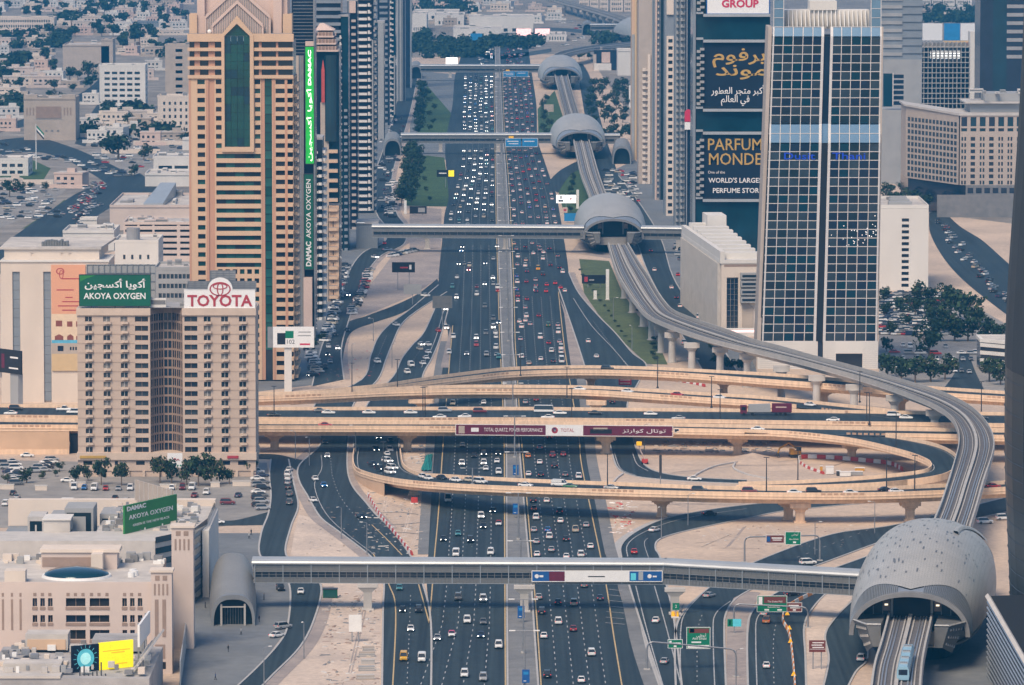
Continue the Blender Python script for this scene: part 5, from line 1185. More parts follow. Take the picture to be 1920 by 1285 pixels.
# tower with the big dark sign panels
t, W, s, zz, xx = bld('sign_tower', 'glass tower wrapped in big dark sign panels with gold and white lettering', 'tower', 1298, 1442, 545)
pb('core', t, 0, W, 1, 34, -.5, zz(-60), 'glass_teal')
for y0, y1, nme in ((30, 78, 'g'), (207, 248, 'g'), (376, 545, 'g')):
    for i in range(8):
        bb = MB(); a = 1319+i*15.3; bb.box(xx(a)+.05, xx(a+15.3)-.05, .6, .95, zz(y1)+.5, zz(y0)-.5, 'glass_teal'); bb.obj('glass_panel', t)
for y in (29, 77, 206, 249, 375):
    b = MB(); b.box(xx(1317), W, -1.6, .99, zz(y+3), zz(y-2), 'roof_metal'); b.box(xx(1304), xx(1317), -.6, .99, zz(y-2), zz(y-6), 'roof_metal'); b.obj('ledge', t)
for (y0, y1) in ((-58, 24), (84, 200), (256, 370)):
    n = int((y1-y0)/12.2)
    for i in range(n):
        bb = MB(); y = y1-6-i*12.2; bb.box(xx(1305), xx(1312), -1.2, .99, zz(y+3), zz(y-2), 'grey_wall'); bb.box(xx(1311), xx(1319), -1.6, .985, zz(y-1.5), zz(y-6), 'grey_wall'); bb.obj('balcony', t)
pb('corner_pier', t, xx(1298), xx(1303), -.3, .99, 0, zz(-60), 'bluegrey_wall')
yd = t.location.y-.2
tb, w_, h = board('sign_board', 'white sign panel with crimson word at the top of the sign tower', 'sign', 1326, -40, 1442, 25.5, yd, 'sign_white', border=.5, frame='lit_blue' if False else 'sign_blue')
text(tb, 'GROUP', 4.6, (w_*.53, -.08, h*.27), 'brand_crimson', width=w_*.6, bold=.16)
tb, w_, h = board('sign_board', 'dark sign panel with gold Arabic lettering above the Latin one', 'sign', 1318, 80, 1440, 201, yd, 'sign_navy', border=.15, frame='dark_steel')
text(tb, arab('برفوم'), 7.5, (w_*.56, -.08, h*.80), 'gold', width=w_*.82, bold=.1); text(tb, arab('موند'), 7.5, (w_*.60, -.08, h*.57), 'gold', width=w_*.80, bold=.1)
text(tb, arab('أكبر متجر العطور'), 4, (w_*.54, -.08, h*.25), 'sign_white', width=w_*.82, bold=.04); text(tb, arab('في العالم'), 4, (w_*.5, -.08, h*.12), 'sign_white', width=w_*.44, bold=.04)
tb, w_, h = board('sign_board', 'dark sign panel with large gold Latin word and white small print', 'sign', 1316, 252, 1440, 371, yd, 'sign_navy', border=.15, frame='dark_steel')
text(tb, 'PARFUM', 6.4, (w_*.50, -.08, h*.83), 'gold', width=w_*.82, bold=.04, stretch=1.15); text(tb, 'MONDE', 6.4, (w_*.50, -.08, h*.60), 'gold', width=w_*.80, bold=.04, stretch=1.15)
text(tb, 'One of the', 1.7, (w_*.22, -.08, h*.40), 'sign_white'); text(tb, "WORLD'S LARGEST", 3, (w_*.535, -.08, h*.27), 'sign_white', width=w_*.87, bold=.04); text(tb, 'PERFUME STORE', 3, (w_*.54, -.08, h*.11), 'sign_white', width=w_*.75, bold=.04)
# cream office block with the ribbed roof in front of it
t, W, s, zz, xx = bld('office_block', 'cream office block with a ribbed white roof and pale ribbed side', 'building', 1352, 1428, 628, math.radians(4.2))
zt = zz(487); pb('wall', t, 0, W, 0, 150, -.5, zt-1.5, 'cream_wall')
cols = [(xx(1362), xx(1384))]; b = MB(); punch(b, TF, 0, W, -.4, zt-1.51, cols, [(1, zz(520))], .5, 'cream_wall'); b.obj('front_wall', t); panes(t, TF, steps(xx(1362), xx(1384), 3, .1), [(1+i*2.2, 3.1+i*2.2) for i in range(int((zz(520)-1)/2.2))], ['glass_navy', 'glass_dark'])
for k in range(4):
    bb = MB(); bb.box(xx(1387), W, -3.2, -.51, zz(522+k*15), zz(511+k*15), 'grey_wall'); bb.box(xx(1390), W-1, -3.26, -3.205, zz(519+k*15), zz(514.5+k*15), 'glass_dark'); bb.obj('bay_band', t)
pb('frieze', t, xx(1357), W, -.56, -.505, zz(500), zz(496), 'mall_brown')
pb('roof', t, -.6, W+.6, -.8, 150.6, zt-1.49, zt, 'white_wall')
for k in range(9):
    b = MB(); b.box(1.5, W, 6+k*16, 12+k*16, zt+.01, zt+2.4+k*.35, 'white_wall'); b.box(3, W, 12.01+k*16, 21.9+k*16, zt+.012, zt+.1, 'roof_grey'); b.obj('roof_rib', t)
pb('roof_edge', t, -.5, 1.4, -.7, 150.4, zt+.01, zt+3.4, 'white_wall')
pb('plant_room', t, xx(1390), W, 128, 148, zt+.02, zt+9, 'white_wall')
for k in range(34):
    pb('side_pier', t, -1.4, -.01, 2+k*4.3, 4.6+k*4.3, -.4, zt-1.6, 'pale_concrete'); pb('side_window', t, -.2, -.012, 4.7+k*4.3, 6.2+k*4.3, 2, zt-4, 'glass_grey')
b = MB(); b.box(xx(1355), W+1, -8, -3.3, 0, 3.0, 'white_wall'); b.box(xx(1356), W, -8.05, -8.003, 1.6, 2.6, 'lit_pink'); b.obj('shop_canopy', t)
t = thing('totem_wall', 'tall thin beige slanted wall in front of the cream block', 'wall', P(1391, 628)); b = MB(); b.hexa([(0, 0, 0), (4.5, 0, 0), (4.5, 8, 0), (0, 8, 0)], [(0, 0, 15.5), (4.5, 0, 11), (4.5, 8, 11), (0, 8, 15.5)], 'sandstone'); b.obj('slab', t)
# white block beside the gridded tower
t, W, s, zz, xx = bld('office_block', 'plain white office block with one column of dark windows', 'building', 1640, 1740, 545)
zt = zz(389); rows = [(zz(535-11.15*i+3.1), zz(535-11.15*i-3)) for i in range(12)]
b = MB(); b.box(0, W, 0, 60, -.5, zt-.4, 'white_wall'); punch(b, TF, 0, W, -.4, zt-.401, [(xx(1690), xx(1703.5))], rows, .6, 'white_wall'); b.obj('wall', t); panes(t, TF, [(xx(1690), xx(1703.5))], rows, ['glass_dark'])
parapet_roof(t, W, 60, zt, 'white_wall', 'roof_pale', 1.2)
for k in range(3):
    b = MB(); b.box(xx(1668)+k*1.5, xx(1712), 8+k*17, 16+k*17, zt+.01, zt+1.8, 'grey_wall'); b.box(xx(1676), xx(1700), 16.01+k*17, 20+k*17, zt+.015, zt+1.2, 'dark_concrete'); b.obj('roof_unit', t)
# beige hotel with dark podium
t, W, s, zz, xx = bld('hotel_building', 'beige hotel block with regular small windows on a dark podium', 'hotel', 1799, 1945, 405)
zp, zt = zz(347), zz(217)
b = MB(); b.box(0, W, 0, 46, zp, zt, 'hotel_wall')
cols = []; 
for i in range(7): x = 1801+i*17.3; cols += [(xx(x+.5), xx(x+3.8)), (xx(x+6), xx(x+9.4))] if i % 2 == 0 or i > 4 else [(xx(x+.5), xx(x+9))]
rows = [(zz(346-11.7*i), zz(346-11.7*i-7.2)) for i in range(8)]
big = [(xx(1801+i*17.3), xx(1801+i*17.3+11)) for i in range(7)]; brow = [(zz(237), zz(219.5))]
punch(b, TF, 0, W, zp, zz(251), cols, rows, .6, 'hotel_wall'); panes(t, TF, cols, rows, ['glass_dark', 'glass_teal', 'glass_navy'])
punch(b, TF, 0, W, zz(250.9), zt, big, [(zz(246.5), zz(240.5))]+brow, .6, 'hotel_wall'); panes(t, TF, big, brow+[(zz(246.5), zz(240.5))], ['glass_teal', 'glass_navy'])
b.obj('wall', t)
dx = xx(1799)-xx(1713); b = MB(); b.hexa([(-dx, 62, zp), (-.61, .3, zp), (-.61, 50, zp), (-dx, 100, zp)], [(-dx, 62, zt+2), (-.61, .3, zt), (-.61, 50, zt), (-dx, 100, zt+2)], 'hotel_wall'); b.obj('side_wall', t)
d = Vector((dx-.61, -61.7, 0)); L = d.length; Tq = TP(-dx, 62, -.61, .3); c2 = steps(1, L-1, 14, 1.6); r2 = [(zp+1+i*3.3, zp+3.1+i*3.3) for i in range(int((zt-zp-2)/3.3))]
for za, zb in r2:
    for ua, ub in c2: _ov.setdefault((t.name, 'side_window'), (t, MB()))[1].box(ua, ub, .01, .12, za, zb, 'glass_grey', Tq)
b = MB(); b.box(-.7, W, -1, 48, zt+.01, zt+1.2, 'pale_concrete'); b.hexa([(-dx-1, 62, zt+2.01), (-.75, -.6, zt+.02), (-.75, 50, zt+.02), (-dx-1, 100, zt+2.01)], [(-dx-1, 62, zt+3), (-.75, -.6, zt+1.2), (-.75, 50, zt+1.2), (-dx-1, 100, zt+3)], 'pale_concrete'); b.obj('roof', t)
b = MB(); b.box(6, W, 10, 42, zt+1.3, zt+6, 'grey_wall'); b.box(3, W, 7, 44, zt+6.01, zt+6.8, 'pale_concrete'); b.box(14, W, 14, 40, zt+6.9, zt+11, 'grey_wall'); b.obj('roof_pavilion', t); roof_junk(t, W, 40, zt+11.01, 6, 'grey_wall', 3)
b = MB(); b.box(3, W, -2, 50, -.5, zp-.01, 'dark_concrete'); b.hexa([(-dx*.95, 60, -.5), (2.9, -2, -.5), (2.9, 50, -.5), (-dx, 100, -.5)], [(-dx*.95, 60, zp-.02), (2.9, -2, zp-.02), (2.9, 50, zp-.02), (-dx, 100, zp-.02)], 'glass_navy'); b.obj('podium', t)
for i in range(9):
    pb('podium_bay', t, 4+i*4.4, 7+i*4.4, -2.06, -2.003, zz(362), zz(352), 'glass_navy')
t = thing('boundary_wall', 'long grey plain wall below the beige hotel', 'wall', P(1757, 408)); pb('wall_face', t, 0, 44, 0, 1.5, -.4, 11.8, 'dark_concrete')
for k in range(9):
    pb('wall_joint', t, 4.8*k, 4.8*k+.12, -.06, -.003, 0, 11.8, 'dark_concrete')
# towers and blocks behind
tower('grey striped glass tower behind the gridded one', 1640, 1728, 330, -120, 40, 'bluegrey_wall', [(1640, 1690, 'band', 'grey_wall', 105, -120), (1690, 1727, 'band', 'bluegrey_wall', 115, -120), (1655, 1727, 'pier', 'grey_wall', 330, 112)], 4.6)
t, W, s, zz, xx = bld('grey_hall', 'blank blue grey block with a framed glass bay', 'building', 1650, 1719, 345)
pb('wall', t, 0, W, 0, 30, -.5, zz(206), 'grey_wall'); pb('glass_bay', t, xx(1655), xx(1672), -.5, -.01, zz(200), zz(138), 'glass_teal')
for k in range(6):
    bb = MB(); bb.box(xx(1674), xx(1693), -.8, -.01, zz(197-k*10), zz(190-k*10), 'glass_navy'); bb.box(xx(1672.5), xx(1673.8), -.9, -.02, zz(197-k*10), zz(187-k*10), 'white_wall'); bb.obj('bay_window', t)
t, W, s, zz, xx = bld('dark_building', 'low dark glass building with grey flat roof behind the white block', 'building', 1652, 1716, 340)
pb('glass_wall', t, 0, W, 0, 60, -.5, zz(228), 'glass_night'); pb('roof', t, -.5, W+1, -1, 60, zz(227.9), zz(224), 'roof_grey')
for k in range(3):
    pb('fin', t, xx(1669+k*4), xx(1671+k*4), -.8, -.01, 0, zz(240), 'grey_wall')
t, W, s, zz, xx = bld('unfinished_building', 'unfinished concrete frame building under construction with a tower crane', 'building', 1724, 1832, 250)
n = 13
for k in range(n):
    b = MB(); z = zz(205)+k*(zz(80)-zz(205))/n; b.box(0, W*.86, 0, 24, z, z+.5, 'grey_concrete'); b.obj('floor_slab', t)
b = MB()
for i in range(13): b.box(W*.86*i/12-.2, W*.86*i/12+.2, .3, 24, 0, zz(80), 'grey_concrete' if i % 3 else 'pale_concrete')
b.obj('column', t, kind='stuff')
pb('back_wall', t, .5, W*.85, 12, 12.4, 0, zz(82), 'dark_concrete')
for k in range(2):
    pb('lit_floor', t, W*.2, W*.72, 10, 10.3, zz(112-k*8)+.3, zz(105-k*8), 'lit_white')
pb('core_wall', t, W*.87, W, 0, 20, 0, zz(60), 'white_wall')
cr = thing('tower_crane', 'thin red and white tower crane over the unfinished frame', 'crane', P(1812, 248)); pb('mast', cr, -.8, .8, -.8, .8, 0, 60, 'tower_red'); b = MB(); b.box(-16, 30, -.5, .5, 60.01, 61.2, 'poster_sand'); b.box(-15, -11, -.8, .8, 58, 60, 'dark_concrete'); b.obj('jib', cr)
tower('dark glass tower at the far end of the view', 1836, 1886, 300, -120, 40, 'glass_teal', [(1836, 1860, 'glass', 'glass_navy')], 4.2)
tower('dark tower with broad pale floor bands', 1880, 1950, 270, -120, 40, 'glass_navy', [(1880, 1950, 'band', 'grey_wall', 110, -120)], 5.4)
t, W, s, zz, xx = bld('glass_pavilion', 'grey flat-roofed pavilion with a slanted glass front and crossed braces', 'building', 1851, 1955, 270)
pb('wall', t, 0, W, 6, 50, -.5, zz(108), 'grey_wall')
b = MB(); b.hexa([(xx(1853), 2, zz(152)), (xx(1925), 2, zz(152)), (xx(1925), 6, zz(152)), (xx(1853), 6, zz(152))], [(xx(1851), 5, zz(124)), (xx(1925), 5, zz(124)), (xx(1925), 6, zz(124)), (xx(1851), 6, zz(124))], 'glass_night'); b.obj('slanted_glazing', t)
for k in range(10):
    b = MB(); b.bar((xx(1854+k*3.4), 2.6, zz(151)), (xx(1853+k*3.2), 4.6, zz(126)), .25, 'grey_wall'); b.obj('glazing_bar', t)
b = MB(); b.bar((xx(1888), 2.2, zz(151)), (xx(1915), 4.4, zz(126)), .35, 'white_wall'); b.bar((xx(1888), 4.4, zz(126)), (xx(1915), 2.2, zz(151)), .35, 'white_wall'); b.obj('cross_brace', t)
for k in range(6):
    pb('slot_window', t, xx(1889+k*5), xx(1891+k*5), 5.8, 5.99, zz(122), zz(114), 'glass_dark')
for px0, px1, m, lab in ((1727, 1767, 'sign_white', 'big plain white billboard beside the construction site'), (1770, 1800, 'sign_skyblue', 'sky blue billboard between two white ones'), (1801, 1834, 'sign_white', 'white billboard with blue emblem beside the crane')):
    board('billboard', lab, 'billboard', px0, 44, px1, 76, P(1760, 118).y, m, legs=14, nleg=2)
# right-hand curved dark tower and the louvred roof below it
t = thing('curved_tower', 'dark curved glass tower cut off by the picture edge', 'tower', P(1893, 1240))
yd = P(1893, 1240).y; prof = [(-500, 1940), (0, 1925), (180, 1917), (330, 1908), (500, 1896), (640, 1889), (780, 1886), (900, 1887), (1000, 1891), (1100, 1895), (1250, 1900)]
b = MB(); rows = []; ps = spl([(p[1], p[0]) for p in prof], 6); o = t.location
for px, py in ps:
    v = PY(px, py, yd)-o; rows.append([(v.x+11.5*(1-math.cos(a)), (24-24*math.cos(0)+34*math.sin(a)) if False else 42*(.5-.5*math.cos(math.pi-2*a)) if False else 40*math.sin(a)-2, v.z) for a in [math.radians(q) for q in (-35, -15, 0, 20, 45, 90)]]+[(v.x+60, 38, v.z), (v.x+60, -24, v.z)])
b.grid(rows, 'glass_night', True); b.poly(rows[0], 'roof_grey'); b.obj('glass_wall', t)
b = MB(); zbot = rows[-1][2][2]; ztop = rows[0][2][2]
def prow(z):
    for r0, r1 in zip(rows, rows[1:]):
        if r1[0][2] <= z <= r0[0][2]:
            f = (z-r0[0][2])/(r1[0][2]-r0[0][2]); return [Vector(a).lerp(Vector(c), f) for a, c in zip(r0, r1)]
z = 3.9
while z < 190:
    r = prow(z)
    if r:
        q = r[:6]
        for a, c in zip(q, q[1:]): b.bar(a+Vector((-.1, 0, 0)), c+Vector((-.1, 0, 0)), .11, 'dark_steel' if z < 75 else 'dark_concrete')
        b.bar(r[7]+Vector((0, -.1, 0)), r[0]+Vector((0, -.1, 0)), .13, 'dark_steel' if z < 75 else 'dark_concrete')
    z += 3.9
for k in range(0, len(rows)-1):
    for i in range(14):
        a = Vector(rows[k][7]).lerp(Vector(rows[k][0]), i/13); c = Vector(rows[k+1][7]).lerp(Vector(rows[k+1][0]), i/13); b.bar(a+Vector((-.03, -.1, 0)), c+Vector((-.03, -.1, 0)), .06, 'dark_steel')
b.obj('facade_grid', t, kind='stuff')
b = MB(); rr = [[Vector(p)+Vector((-.25, -.3, 0)) for p in r] for r in rows if 72 < r[0][2]]
b.grid(rr, 'glass_smoke', True); b.obj('upper_glazing', t)
t = thing('louvred_roof', 'sloping roof of long dark slats with pale edge beam under the curved tower', 'roof', P(1860, 1290))
A0, A1 = PY(1852, 1118, 1340)-t.location, PY(1935, 1262, 1262)-t.location
b = MB(); b.bar(A0, A1, .7, 'pale_concrete'); b.obj('edge_beam', t)
for k in range(1, 17):
    b = MB(); dz = Vector((0, 0, -1.35*k)); b.bar(A0+dz, A1+dz, .3, 'fin_metal'); b.obj('slat', t)
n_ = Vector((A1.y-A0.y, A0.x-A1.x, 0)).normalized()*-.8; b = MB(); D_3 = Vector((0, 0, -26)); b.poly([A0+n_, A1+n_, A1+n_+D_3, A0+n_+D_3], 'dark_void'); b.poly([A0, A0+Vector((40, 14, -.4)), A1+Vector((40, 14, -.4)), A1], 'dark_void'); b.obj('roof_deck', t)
t, W, s, zz, xx = bld('office_block', 'low white office block with diagonal ribbons among the trees', 'building', 1842, 1935, 700)
b = MB(); b.hexa([(0, 8, -.5), (10, -2, -.5), (W, -2, -.5), (W, 26, -.5), (0, 26, -.5)], [(0, 8, 11), (10, -2, 11), (W, -2, 11), (W, 26, 11), (0, 26, 11)], 'glass_dark'); b.obj('glass_core', t)
for k in range(4):
    b = MB(); b.hexa([(-.3, 7.8, .6+k*2.9), (10, -2.4, .6+k*2.9), (W, -2.4, .6+k*2.9), (W, 8, .6+k*2.9)], [(-.3, 7.8, 2.0+k*2.9), (10, -2.4, 2.0+k*2.9), (W, -2.4, 2.0+k*2.9), (W, 8, 2.0+k*2.9)], 'white_wall'); b.obj('spandrel', t)
b = MB(); b.prism([(-.4, 7.8), (9.8, -2.6), (W, -2.6), (W, 26.5), (-.4, 26.5)], 11.01, 12.2, 'white_wall'); b.prism([(1, 9), (10.5, -1), (W-1, -1), (W-1, 25), (1, 25)], 12.21, 12.3, 'roof_pale'); b.obj('roof', t)
# beige shopping building at the bottom corner
t, W, s, zz, xx = bld('mall_building', 'large beige mall with dark windows, a blue glass roof dome and wind towers', 'mall', -30, 322, 1262)
zt = zz(1096); D = 48; wl = 'mall_wall'
cS = [(xx(a), xx(a+8.5)) for a in (62.5, 77, 91.5)]; cB = [(xx(125), xx(161.5)), (xx(169.5), xx(206))]; cE = [(xx(a), xx(a+8.5)) for a in (230.5, 245, 259.5)]
rows = [(zz(1166), zz(1152)), (zz(1136), zz(1120)), (zz(1198), zz(1180))]; rows = sorted(rows)
b = MB(); b.box(0, xx(290), 0, D, -.5, zt, wl); punch(b, TF, 0, xx(290), -.4, zt+.8, cS+cB+cE, rows, .7, wl); b.obj('wall', t)
panes(t, TF, cS+cB+cE, rows, ['glass_dark', 'dark_void', 'glass_navy'], mull='brown_frame')
b = MB()
for za, zb in rows:
    for ua, ub in cB+cS+cE: b.box(ua-.1, ub+.1, -.85, -.701, za-.75, za-.05, 'mall_brown')
b.obj('window_sill', t, kind='stuff')
for px in (64, 78, 92, 126, 140, 154, 170, 184, 199, 232, 245, 260):
    pb('grille', t, xx(px), xx(px+6), -.76, -.702, zz(1116), zz(1110), 'mall_brown')
for px in (5, 22, 38):
    bb = MB(); bb.box(xx(px), xx(px+4), -.76, -.702, zz(1180), zz(1122), 'mall_brown'); bb.box(xx(px), xx(px+4), -.76, -.702, zz(1117), zz(1110), 'mall_brown'); bb.obj('slot_panel', t)
pb('roof', t, 0, xx(290), .4, D, zt+.01, zt+.06, 'roof_grey' if False else 'roof_pale')
# corner wind towers
def wind_tower(px0, px1, y, ztop, zlow, par):
    m = MB(); x0, x1 = xx(px0), xx(px1); w_ = x1-x0
    m.box(x0, x1, y, y+w_*1.0, zlow, ztop, wl); m.box(x0-.35, x1+.35, y-.35, y+w_+.35, ztop+.002, ztop+.55, 'cream_wall'); m.obj('wind_tower', par)
    for k in range(2):
        pb('grille', par, x0+w_*(.2+.36*k), x0+w_*(.42+.36*k), y-.06, y-.003, ztop-2.0, ztop-.8, 'mall_brown')
    for k in range(4):
        pb('slot_panel', par, x0+w_*(.14+.2*k), x0+w_*(.23+.2*k), y-.06, y-.003, ztop-5.6, ztop-2.8, 'mall_brown')
wind_tower(285, 324, -2.0, zz(1070), -.5, t)
for k in range(2):
    pb('slot_panel', t, xx(292+k*14), xx(299+k*14), -2.06, -2.003, zz(1192), zz(1121), 'mall_brown')
pb('grille', t, xx(292), xx(311), -2.06, -2.003, zz(1233), zz(1206), 'mall_brown')
pb('doorway', t, xx(291), xx(312), -2.06, -2.003, zz(1252), zz(1239), 'dark_void')
wind_tower(304, 346, 40, zz(1058)+4, -.5, t)
# dome skylight
m = MB(); cx, cy, rx = xx(136), 15, 8.0
m.grid([[(cx+rx*math.cos(a*math.pi*2/28)*math.cos(e*math.pi/2/6), cy+rx*1.0*math.sin(a*math.pi*2/28)*math.cos(e*math.pi/2/6), zt+.6+1.9*math.sin(e*math.pi/2/6)) for a in range(28)] for e in range(7)], 'glass_blue' if False else 'glass_teal', True); m.obj('dome_skylight', t, True)
m = MB(); m.cyl((cx, cy, zt+.05), 8.6, 8.4, .6, 'white_paint', 32); m.obj('dome_ring', t)
for i in range(14):
    m = MB(); a = i*math.pi/7; m.bar((cx+8*math.cos(a), cy+8*math.sin(a), zt+.66), (cx, cy, zt+2.6), .07, 'bluegrey_wall'); m.obj('dome_rib', t)
m = MB(); m.box(xx(60), xx(205), 29, 37, zt+.07, zt+4.2, wl); m.box(xx(62), xx(160), 28.9, 28.99, zt+.6, zt+3.0, 'mall_brown'); m.box(xx(58), xx(210), 28.6, 38, zt+4.21, zt+5.0, 'cream_wall'); m.obj('roof_pavilion', t)
pb('lift_house', t, xx(158), xx(180), 24, 31, zt+.07, zt+4.4, 'cream_wall')
pb('plant_box', t, xx(7), xx(46), 4, 9, zt+.07, zt+2.9, 'cream_wall')
for k in range(3): m = MB(); m.cyl((xx(240)+.6*(k == 1), 14+k*3, zt+.07), .9, .9, 1.2, 'white_paint', 12); m.obj('vent', t)
rr = random.Random(8)
for i in range(64):
    m = MB(); x, y = rr.uniform(.5, xx(280)), rr.uniform(38, 47); a, h = rr.uniform(.6, 2.4), rr.uniform(.6, 2.2); m.box(x, x+a, y, y+a, zt+.07, zt+h, rr.choice(['white_paint', 'grey_wall', 'dark_concrete', 'cream_wall'])); m.obj('roof_unit', t)
# its grey glazed neighbour with a curved corner
t, W, s, zz, xx = bld('grey_mall_wing', 'grey flat-roofed block with recessed courtyards behind the beige mall', 'building', -30, 372, 1150)
zt = 21.9; pl = [(0, 0), (W*.80, 0), (W*.955, 16), (W*1.0, 40), (W*1.0, 78), (0, 78)]
b = MB(); b.prism(pl, -.5, zt-8.5, 'bluegrey_wall'); b.obj('wall', t)
b = MB(); b.prism([(0, 0), (W*.80, 0), (W*.955, 16), (W*1.0, 40), (W*1.0, 78), (W*.5, 78), (W*.5, 20), (0, 20)], zt-8.49, zt-2.9, 'pale_concrete'); b.prism([(-.3, 75.5), (W*1.01, 75.5), (W*1.01, 79), (-.3, 79)], zt-8.4, zt-1.2, 'cream_wall'); b.obj('roof', t)
for k in range(7):
    z0 = 1+k*2.9
    m = MB(); rows = [[(x+dx, y+dy, z) for x, y, dx, dy in ((W*.80, 0, .1, -.2), (W*.955, 16, .25, -.15), (W*1.0, 40, .3, 0), (W*1.0, 78, .3, 0))] for z in (z0, z0+1.6)]; m.grid(rows, 'glass_teal'); m.obj('glazing_band', t)
for (a, c, y0, y1, h, wm) in ((105, 160, 30, 44, 10.5, 'grey_wall'), (28, 60, 40, 52, 7.0, 'pale_concrete'), (165, 200, 44, 60, 7.2, 'grey_wall'), (68, 104, 44, 58, 6.6, 'grey_wall')):
    m = MB(); m.box(xx(a), xx(c), y0, y1, zt-8.48, zt-8.48+h, wm); m.box(xx(a)+.6, xx(c)-.6, y0-.06, y0-.003, zt-7.6, zt-8.48+h-1.2, 'glass_night'); m.box(xx(a)+2, xx(c)-2, y0-.3, y0-.08, zt-8.4, zt-8.48+h-2.2, wm); m.obj('courtyard_block', t)
m = MB(); m.box(xx(72), xx(122), 18, 28, zt-2.88, zt+.3, 'roof_pale'); m.box(xx(70), xx(124), 17.6, 28.4, zt+.31, zt+.7, 'white_wall'); m.obj('plant_room', t)
for i in range(150):
    m = MB(); x, y = rr.uniform(W*.52, W*.93), rr.uniform(20, 74); a, h = rr.uniform(.6, 2.2), rr.uniform(.5, 1.8)
    if xx(222) < x < xx(340) and y < 60: h *= .3
    m.box(x, x+a, y, y+a, zt-2.88, zt-2.88+h, rr.choice(['white_paint', 'grey_wall', 'dark_concrete', 'steel', 'cream_wall'])); m.obj('roof_unit', t)
pb('fin_wall', t, W*.99, W*1.0+1.2, 30, 79, -.3, zt-4, 'white_wall')
def slant_board(label, x0, yb0, yt0, x1, yb1, yt1, y0d, y1d, mats, legs=6, name='billboard', th=.5):
    a, c = PY(x0, yb0, y0d), PY(x1, yb1, y1d); d = c-a; L = math.hypot(d.x, d.y); ang = math.atan2(d.y, d.x)
    h = PY(x0, yt0, y0d).z-a.z; t = thing(name, label, 'billboard', (a.x, a.y, min(a.z, c.z)), ang)
    u = 0
    for f, m in mats: pb('face_panel', t, u, u+L*f, 0, th, 0, h, m); u += L*f
    b = MB()
    for i in range(3): b.box(L*(i+.5)/3-.2, L*(i+.5)/3+.2, th+.01, th+.4, -legs, h, 'steel')
    b.obj('post', t); return t, L, h
yb_ = P(260, 1150).y+34
tb, w_, h = slant_board('bright green slanted rooftop billboard with white lettering, on the grey block', 234, 1002, 948, 332, 980, 922, yb_-20, yb_+6, [(1, 'board_green2')])
text(tb, 'DAMAC', 1.6, (w_*.22, -.06, h*.86), 'sign_white', width=w_*.36, bold=.06); text(tb, 'AKOYA OXYGEN', 1.7, (w_*.5, -.06, h*.55), 'sign_white', width=w_*.84, bold=.02); text(tb, 'GREEN IS THE NEW BLACK', .9, (w_*.5, -.06, h*.26), 'sign_white', width=w_*.7)
tb, w_, h = slant_board('pale back of an angled billboard behind the bright green one', 254, 938, 900, 322, 950, 922, yb_+40, yb_+16, [(1, 'sandstone')])
for i in range(9): pb('back_rib', tb, w_*i/8-.1, w_*i/8+.1, -.2, -.003, 0, h, 'pale_concrete')
# low roofs in the very corner, with the lit screens
t, W, s, zz, xx = bld('roof_block', 'cluttered low flat roof with grey plant rooms in the near corner', 'building', -30, 290, 1348)
zt = 9.4
b = MB(); b.box(0, W*.97, 0, 50, -.5, zt, 'roof_grey'); b.box(0, W*.45, -.3, 24, zt+.002, zt+.6, 'roof_pale'); b.obj('wall', t)
m = MB(); m.box(xx(20), xx(102), 40, 48, zt+.61, zt+4.4, 'roof_pale'); m.box(xx(24), xx(98), 39.7, 39.99, zt+.8, zt+3.2, 'tan_wall'); m.obj('plant_room', t)
pb('plant_room', t, xx(0), xx(110), 8, 15, zt+.61, zt+2.2, 'roof_pale')
pb('plant_room', t, xx(150), xx(250), 38, 49, zt+.61, zt+3.4, 'roof_grey')
for i in range(90):
    m = MB(); x, y = rr.uniform(.5, W*.92), rr.uniform(2, 48); a, h = rr.uniform(.5, 2.2), rr.uniform(.5, 1.7); m.box(x, x+a, y, y+a*rr.uniform(.6, 1.6), zt+.62, zt+.62+h, rr.choice(['white_paint', 'grey_wall', 'dark_concrete', 'steel', 'cream_wall', 'roof_pale'])); m.obj('roof_unit', t)
for i in range(5):
    m = MB(); a = PY(262+i*6, 1285-i*2, 1330); m.bar((W*.86+i*.7, 4, zt+.6+i*.9), (W*.9+i*.9, 39, zt+2+i*.9), .3, 'pale_concrete'); m.obj('edge_rail', t)
yd = P(200, 1348).y+8
tb, w_, h = slant_board('dark lit screen with glowing pale globe beside the yellow one', 135, 1263, 1212, 186, 1257, 1206, yd, yd+4, [(1, 'sign_navy')], 5, 'lit_screen')
m = MB(); cx, cz = w_*.5, h*.5
for k, (r, mm) in enumerate(((2.3, 'lit_cyan'), (1.4, 'lit_ice'))): m.poly([(cx+r*math.cos(a*math.pi/10), -.03-k*.01, cz+r*math.sin(a*math.pi/10)) for a in range(20)], mm)
for k in range(16): a = k*math.pi/8; m.bar((cx+2.5*math.cos(a), -.02, cz+2.5*math.sin(a)), (cx+3.2*math.cos(a), -.02, cz+3.2*math.sin(a)), .05, 'lit_cyan')
m.obj('globe_print', tb)
tb, w_, h = slant_board('bright yellow lit screen on the near corner roof', 186.5, 1257, 1206, 250, 1248, 1196, yd+4, yd+9.5, [(1, 'lit_yellow')], 5, 'lit_screen')
for k, (a, c, z) in enumerate(((.1, .9, .66), (.35, .75, .58), (.5, .82, .16))): pb('print_line', tb, w_*a, w_*c, -.03, -.004, h*z, h*z+.22, 'lit_orange')
